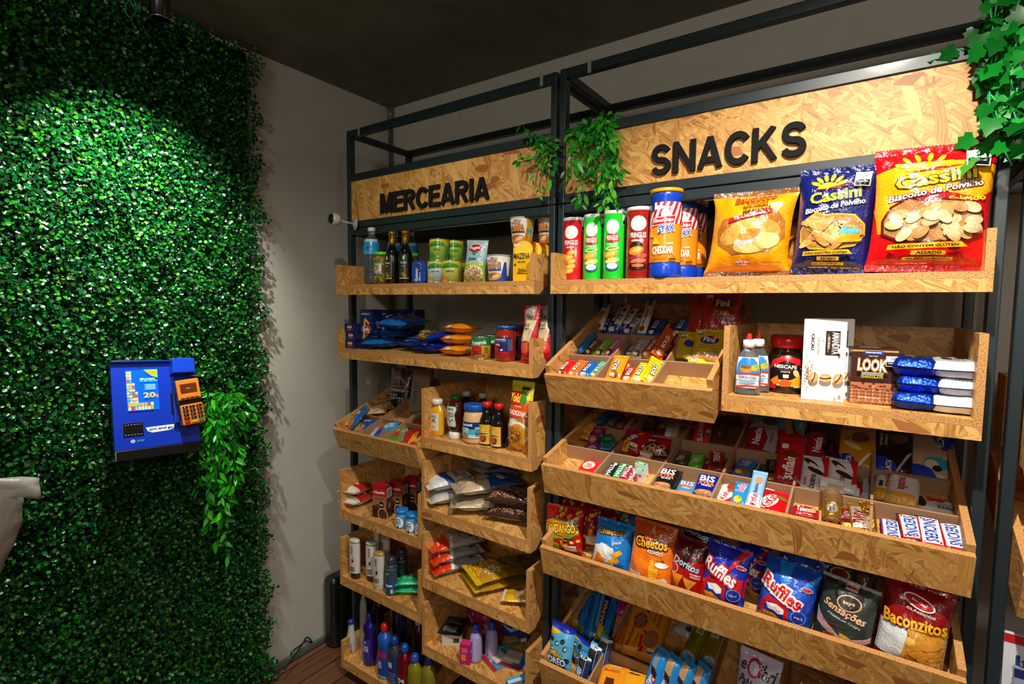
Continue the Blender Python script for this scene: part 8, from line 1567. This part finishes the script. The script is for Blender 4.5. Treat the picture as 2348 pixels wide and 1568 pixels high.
def vine(name, label, cat, strands, leaf_l, leaf_w, cols, rs, group=None, shape='lance', dens=70, droop=.3, spread=.03, nr=(0, -1, .3), stemcol='2c7a2c', stemr=.0014):
    """strands: list of lists of points (world, eye-relative heights); each strand is a part of stem, leaves on it"""
    p0 = Vector(strands[0][0]); t = thing(name, label, cat, tuple(p0)); R = np.random.RandomState(rs)
    pos, nrm, up, ln = [], [], [], []
    sm = MB()
    for s in strands:
        P = [Vector(q) - p0 for q in s]; pts = []
        for i in range(len(P) - 1):
            m = max(2, int((P[i + 1] - P[i]).length / .02))
            for j in range(m): pts.append(P[i].lerp(P[i + 1], j / m) + Vector(R.normal(0, .004, 3)))
        pts.append(P[-1]); sm.add(*tube(pts, stemr, 5), stemcol)
        tot = sum((P[i + 1] - P[i]).length for i in range(len(P) - 1)); n = int(tot * dens)
        for k in range(n):
            q = R.uniform(0, len(pts) - 1.001); i = int(q); b_ = pts[i].lerp(pts[i + 1], q - i); d = (pts[i + 1] - pts[i]).normalized()
            side = Vector(R.normal(0, 1, 3)); side = (side - d * side.dot(d)).normalized()
            pos.append(tuple(b_ + side * .003 + Vector(R.normal(0, spread * .25, 3)))); up.append(tuple(side * 1.0 + d * R.uniform(.2, 1.1) + Vector((0, 0, -droop)))); nrm.append(tuple(Vector(nr) + Vector(R.normal(0, .55, 3)))); ln.append(R.uniform(.7, 1.25) * leaf_l)
    sm.build('stems', 'leaf', t)
    n = len(pos); ci = R.choice(len(cols), n); cl = np.array([hx(c) for c in cols])[ci] * R.uniform(.75, 1.2, (n, 1)); ln = np.array(ln)
    leafmesh('leaves', np.array(pos), unit(np.array(nrm)), unit(np.array(up)), ln, ln * leaf_w, cl, parent=t, shape=shape, cup=.2)['kind'] = 'stuff'
    return t
def W_(px, py, Y): p = atY(px, py, Y); return (p.x, p.y, p.z)
G = ('2c9a24', '1c8a20', '48b024', '147a28', '5cb828')
def plants():
    st = []
    R = random.Random(4)
    for x0, y0, x1, y1, k in ((1330, 300, 1330, 470, 0), (1345, 290, 1370, 440, 0), (1380, 280, 1385, 500, 0), (1395, 285, 1420, 480, 0), (1310, 310, 1302, 420, 0), (1400, 300, 1405, 400, 0), (1365, 290, 1350, 400, 0), (1385, 270, 1428, 400, 0), (1340, 300, 1325, 380, 0), (1378, 285, 1395, 470, 0)):
        st.append([W_(1365 + R.uniform(-30, 30), 285, 1.50), W_(x0, y0, 1.46 + R.uniform(-.02, .01)), W_((x0 + x1) / 2 + R.uniform(-8, 8), (y0 + y1) / 2, 1.455 + R.uniform(-.03, .01)), W_(x1, y1, 1.465)])
    st += [[W_(1370, 290, 1.52), W_(1400, 262, 1.50), W_(1430, 268, 1.52)], [W_(1350, 290, 1.5), W_(1320, 305, 1.47), W_(1290, 300, 1.48)]]
    vine('hanging_plant', 'dense hanging leafy plant over the left end of SNACKS sign', 'hanging plant', st, .030, .42, G, 3, dens=150, droop=.8)
    st = [[W_(1225, 300, 1.50), W_(1212, 320, 1.47), W_(1200, 290, 1.46)], [W_(1225, 310, 1.49), W_(1250, 330, 1.46), W_(1265, 315, 1.46)], [W_(1230, 320, 1.49), W_(1240, 360, 1.46), W_(1185, 380, 1.47)], [W_(1235, 330, 1.49), W_(1245, 390, 1.46), W_(1240, 445, 1.465)], [W_(1250, 330, 1.48), W_(1270, 380, 1.46), W_(1255, 430, 1.465)], [W_(1240, 320, 1.49), W_(1275, 350, 1.455), W_(1280, 400, 1.46)], [W_(1260, 340, 1.48), W_(1232, 400, 1.455), W_(1228, 425, 1.46)]]
    vine('hanging_plant', 'smaller leafy plant spilling over the right end of MERCEARIA sign', 'hanging plant', st, .028, .42, G, 8, dens=115, droop=.5)
    st = []
    for x1, y1, xm, ym in ((520, 1270, 500, 1100), (490, 1230, 480, 1080), (540, 1100, 530, 980), (560, 990, 520, 930), (580, 940, 530, 900), (470, 1050, 470, 980), (510, 1180, 505, 1020), (545, 1040, 540, 960), (455, 1120, 465, 1020), (500, 1250, 520, 1120), (540, 960, 500, 920), (475, 1180, 500, 1050), (530, 1140, 535, 1040), (575, 975, 550, 930)):
        a = atX(480 + R.uniform(-15, 25), 910, -2.10); m = atX(xm + R.uniform(-8, 8), ym, -2.02 + R.uniform(-.03, .03)); b_ = atX(x1, y1, -2.06)
        st.append([tuple(a), tuple(a.lerp(m, .5) + Vector((.03, 0, .01))), tuple(m), tuple(b_)])
    vine('hanging_plant', 'long trailing plant hanging beside the blue kiosk', 'hanging plant', st, .040, .36, ('1c9a14', '34b418', '148c20', '48c01c'), 21, dens=90, droop=.8, nr=(1, -.2, .3))
    # ivy at the right
    ivy = []
    for q in range(9):
        x0 = 2272 + 12 * q; ivy.append([W_(x0, -60, 1.47), W_(x0 - 8 + R.uniform(-15, 15), 80, 1.455), W_(x0 - 14 + R.uniform(-22, 22), 210, 1.45), W_(x0 - 10 + R.uniform(-25, 25), 330 if q % 3 else 380, 1.445)])
    ivy.append([W_(2260, 120, 1.46), W_(2215, 110, 1.49), W_(2180, 110, 1.51)])
    ivy.append([W_(2300, 300, 1.44), W_(2240, 350, 1.43)])
    vine('ivy_garland', 'artificial ivy garland hanging at the right end of SNACKS sign', 'ivy', ivy, .038, .95, ('076a1c', '0f8024', '065818', '1c9430'), 31, dens=44, droop=.4, spread=.05, shape='ivy', nr=(-.2, -1, .35), stemcol='28b060', stemr=.0016)
_lm = leafmesh
def leafmesh(name, pos, nrm, up, ln, wd, cols, fin='leaf', parent=None, shape='round', cup=.25):
    if shape != 'ivy': return _lm(name, pos, nrm, up, ln, wd, cols, fin, parent, shape, cup)
    # five-lobed leaf
    mb = MB(); pr = [(0, 0), (-.08, .30), (.16, .52), (.30, .36), (.52, .50), (.62, .24), (1, 0), (.62, -.24), (.52, -.50), (.30, -.36), (.16, -.52), (-.08, -.30)]
    for i in range(len(pos)):
        n_ = Vector(nrm[i]); u = Vector(up[i]); u = (u - n_ * u.dot(n_)).normalized(); s = u.cross(n_); p = Vector(pos[i])
        vs = [tuple(p + u * (a * ln[i]) + s * (b_ * wd[i]) + n_ * (.14 * abs(b_) * wd[i] - .10 * a * a * ln[i])) for a, b_ in pr] + [tuple(p + u * (.36 * ln[i]))]
        m = len(pr); mb.add(vs, [(k, (k + 1) % m, m) for k in range(m)], tuple(cols[i]))
    return mb.build(name, fin, parent)
plants()

def oddments():
    # ceiling spot lamp above the hedge
    t = thing('spot_lamp', 'black cylinder ceiling spotlight shining on the hedge', 'lamp', LAMP_HEDGE)
    mb = MB(); lathe(mb, [(.004, .0235), (.006, .026), (.2405, .026)], '0a0c10', 32, cap0=False); mb.build('lamp_housing', 'plastic', t)
    mb = MB(); lathe(mb, [(.0, .0262), (.0005, .0270), (.0035, .0270)], '889098', 32, cap0=False, cap1=False); mb.build('trim_ring', 'tin', t)
    # green cord loop by it
    t = thing('cord', 'green cord loop dangling from the top of hedge', 'cord', tuple(atX(300, 20, -2.08))); q = Vector(atX(300, 20, -2.08)); mb = MB()
    P = [Vector(atX(*c, -2.08)) - q for c in ((308, -30), (308, 0), (314, 22), (306, 36), (296, 39), (288, 30), (288, 12), (297, -2), (302, 10), (312, 26), (320, 12), (322, 2))]
    mb.add(*tube([tuple(P[i].lerp(P[i + 1], j / 3)) for i in range(len(P) - 1) for j in range(3)], .0022, 6), '1c8c50'); mb.build('cord', 'plastic', t)
    # web camera on suction cup
    p = atY(803, 512, 1.47); t = thing('security_camera', 'round white camera with black face on the left rack post', 'camera', (p.x, 1.497, p.z)); mb = MB()
    lathe(mb, [(0, .028), (.003, .0275), (.007, .012), (.012, .007)], 'a8aca4', 28); o = mb.build('suction_mount', 'plastic', t); o.rotation_euler = (PI / 2, 0, math.radians(-18))
    c0 = Vector(atY(768, 503, 1.43)) - Vector((p.x, 1.497, p.z)); mb = MB(); mb.add(*tube([(0, -.01, 0), tuple(c0 * .35 + Vector((0, -.014, 0))), tuple(c0 * .75)], .005, 8), 'a0a49c'); mb.build('arm', 'plastic', t)
    mb = MB(); lathe(mb, [(-.027 * math.cos(a), max(.0005, .027 * math.sin(a))) for a in [i * PI / 12 for i in range(13)]], 'c0c4bc', 28); lathe(mb, [(.0185, .0225), (.0235, .0195), (.0275, .006), (.028, .0005)], '0a0a0c', 28); o = mb.build('camera_body', 'plastic', t); o.location = c0
    o.rotation_euler = (Vector((-.15, -1, .05))).to_track_quat('Z', 'Y').to_euler()
    # tape pieces on the top rails
    for (px, py, lb) in ((823, 297, 'bit of clear tape on the top left rail corner'), (1242, 181, 'clear tape wrapped round left rack top rail'), (1352, 145, 'clear tape wrapped round right rack top rail')):
        q = atY(px, py, 1.499); t = thing('tape', lb, 'tape', (q.x, 1.498, .722)); mb = MB(); v, f = boxgeo(-.006, -.0005, -.001, .006, .0005, .038); mb.add(v, f, '8c948c', smooth=False); mb.build('tape', 'plastic', t)
    # black case against the left wall
    t = thing('plastic_case', 'black rounded plastic case leaning against the left wall', 'case', (XW + .075, 1.70, -H))
    def bx(n, b, c='0e1412', bv=.03): mb = MB(); v, f = boxgeo(*b); mb.add(v, f, c, smooth=False); return bevel(mb.build(n, 'plastic', t), bv, 5)
    bx('shell', (-.05, -.19, .002, .04, .20, .36)); bx('raised_panel', (.041, -.15, .05, .048, .16, .30), '121a17', .003); bx('rim', (.0405, -.165, .31, .045, -.03, .318), '2a3430', .001)
    mb = MB(); mb.add(*tube([(-.005, .02 + .07 * math.cos(a), .355 + .045 * math.sin(a)) for a in [PI * i / 10 for i in range(11)]], .009, 8), '0e1412'); mb.build('handle', 'plastic', t)
    # cords
    def cord(lb, P, r, col, name='cord'):
        q = Vector(P[0]); t = thing(name, lb, 'cord', tuple(q)); P = [Vector(c) - q for c in P]; pts = []
        for i in range(len(P) - 1):
            a, b_, c, d = P[max(i - 1, 0)], P[i], P[i + 1], P[min(i + 2, len(P) - 1)]
            for j in range(5): s = j / 5; pts.append(tuple(.5 * (2 * b_ + (c - a) * s + (2 * a - 5 * b_ + 4 * c - d) * s * s + (3 * b_ - a - 3 * c + d) * s ** 3)))
        pts.append(tuple(P[-1])); mb = MB(); mb.add(*tube(pts, r, 6), col); mb.build('cord', 'plastic', t)
    A = lambda x, y, X=-2.19: tuple(atX(x, y, X))
    cord('dark cable tangled over the baseboard by the hedge foot', [A(615, 1530, -2.15), A(640, 1543, -2.12), A(655, 1530, -2.12), A(690, 1482), A(703, 1461), A(716, 1473), A(700, 1470), A(688, 1480), A(670, 1493), A(667, 1502)], .0035, '141c18')
    cord('thin white cable looping down behind the black case', [(XW + .012, 1.86, -.55), (XW + .012, 1.80, -.9), A(826, 1355, -2.2), A(800, 1360, -2.19), A(785, 1375, -2.19), A(780, 1392, -2.19)], .0025, 'a8a89c')
    cord('thin white cable hanging behind the left rack', [A(866, 880, -2.20), A(868, 1000, -2.2), A(872, 1100, -2.2), A(868, 1230, -2.2), A(836, 1390, -2.19)], .0018, '90908a')
    # white plastic bag, far left
    t = thing('plastic_bag', 'white plastic carrier bag with loose handle, cut by left edge', 'plastic bag', (-1.86, .195, -.77))
    Fb = lambda a, v: ((.115 + .02 * math.sin(3 * a + 5 * v)) * (1.0 - .25 * max(0, v - .75) / .25 * .8) * (.86 + .14 * math.sin(v * PI)))
    mb = MB(); vs = []; n, m = 40, 34
    for j in range(m + 1):
        v = j / m; pinch = 1 - .72 * max(0, (v - .80) / .20) ** 1.3
        for i in range(n):
            a = 2 * PI * i / n; r = Fb(a, v) * pinch * (1 + .05 * noise.noise(Vector((math.cos(a) * 3, math.sin(a) * 3, v * 7))) + .06 * math.sin(a * 5 + 9 * v) * v)
            vs.append((r * .55 * math.cos(a), r * 1.28 * math.sin(a), .33 * v + (.012 * math.sin(a * 2) if j == 0 else 0)))
    mb.add(vs, [(j * n + i, j * n + (i + 1) % n, (j + 1) * n + (i + 1) % n, (j + 1) * n + i) for j in range(m) for i in range(n)] + [tuple(reversed(range(n)))], 'b8b8b0'); mb.build('bag_body', 'poly', t)
    mb = MB(); S = [(.0, .02, .285), (.02, .10, .29), (.03, .17, .275), (.035, .205, .262)]; vs = []
    for k in range(16):
        s = k / 15 * 2.999; i = int(s); c = Vector(S[i]).lerp(Vector(S[i + 1]), s - i); w_ = .022 + .008 * k / 15
        for e in range(5): vs.append((c.x + .007 * math.sin(e * 1.6 + k * .4), c.y, c.z + w_ * (e / 2 - 1)))
    mb.add(vs, [(k * 5 + e, k * 5 + e + 1, k * 5 + e + 6, k * 5 + e + 5) for k in range(15) for e in range(4)], 'c4c4be'); o = mb.build('bag_handle', 'poly', t); sdm = o.modifiers.new('s', 'SOLIDIFY'); sdm.thickness = .0012
oddments()
GR = dict(crisp_can='moustached crisp cans on the top snack shelf', crisp_canister='blue crisp canisters', biscuit_bag='biscuit bags', bread_bag='yellow bread bags', sweetener_bottle='sweetener bottles', coffee_jar='coffee jars', wafer_box='wafer boxes', cookie_pack='cookie packs', protein_bar='protein bars in the tilted tray',
    gummy_bag='yellow gummy bags', gummy_tube_bag='red gummy tube bags', chocolate_bar='chocolate bars in the wide tray', drop_roll='drop rolls', gum_pack='chewing gum packs', mint_roll='mint rolls in the back row', mint_box='small mint boxes', caramel_pack='small caramel packs', chocolate_bag='red chocolate bags', crisp_bag='crisp bags in their tray',
    mini_cookie_bag='mini cookie bags', biscuit_pack='biscuit packs in the lowest tray', cookie_box='orange cookie boxes', blister_card='blister cards at the right edge', water_bottle='water bottles', olive_jar='olive jars', olive_oil_bottle='olive oil bottles', fish_tin='blue fish tins', food_can='vegetable cans', noodle_cup='noodle cups',
    starch_box='corn starch boxes', spaghetti_box='stacked spaghetti boxes', penne_box='penne boxes', pasta_bag='pasta bags', noodle_pack='orange noodle packs', tomato_can='tomato cans', sauce_jar='tomato sauce jars', sauce_pouch='tomato sauce pouches', mustard_bottle='mustard bottles', soy_sauce_bottle='soy sauce bottles', sauce_bottle='dark sauce bottles',
    flour_bag='flour bags', cereal_bar='cereal bar boxes', nut_bag='nut bags', snack_bag='round snack bags', cocoa_box='cocoa powder boxes', baking_powder_jar='baking powder jars', sugar_bag='sugar bags', rice_bag='rice bags', bean_bag='bean bags', popcorn_bag='popcorn bags', shampoo_bottle='shampoo bottles', aerosol_can='deodorant aerosols',
    wipes_pack='green wipes packs', cleaner_bottle='cleaning bottles near the floor', nail_polish_remover='lilac remover bottles', pad_pack='pad packs', floss_pack='dental floss packs', tape='tape on the top rails', display_box='OSB display boxes', display_tray='tilted OSB trays', hanging_plant='hanging plants')
for o in C.objects:
    if o.parent is None and 'kind' not in o and 'label' in o:
        g = GR.get(o.name.split('.')[0])
        if g: o['group'] = g
bpy.context.view_layer.update()
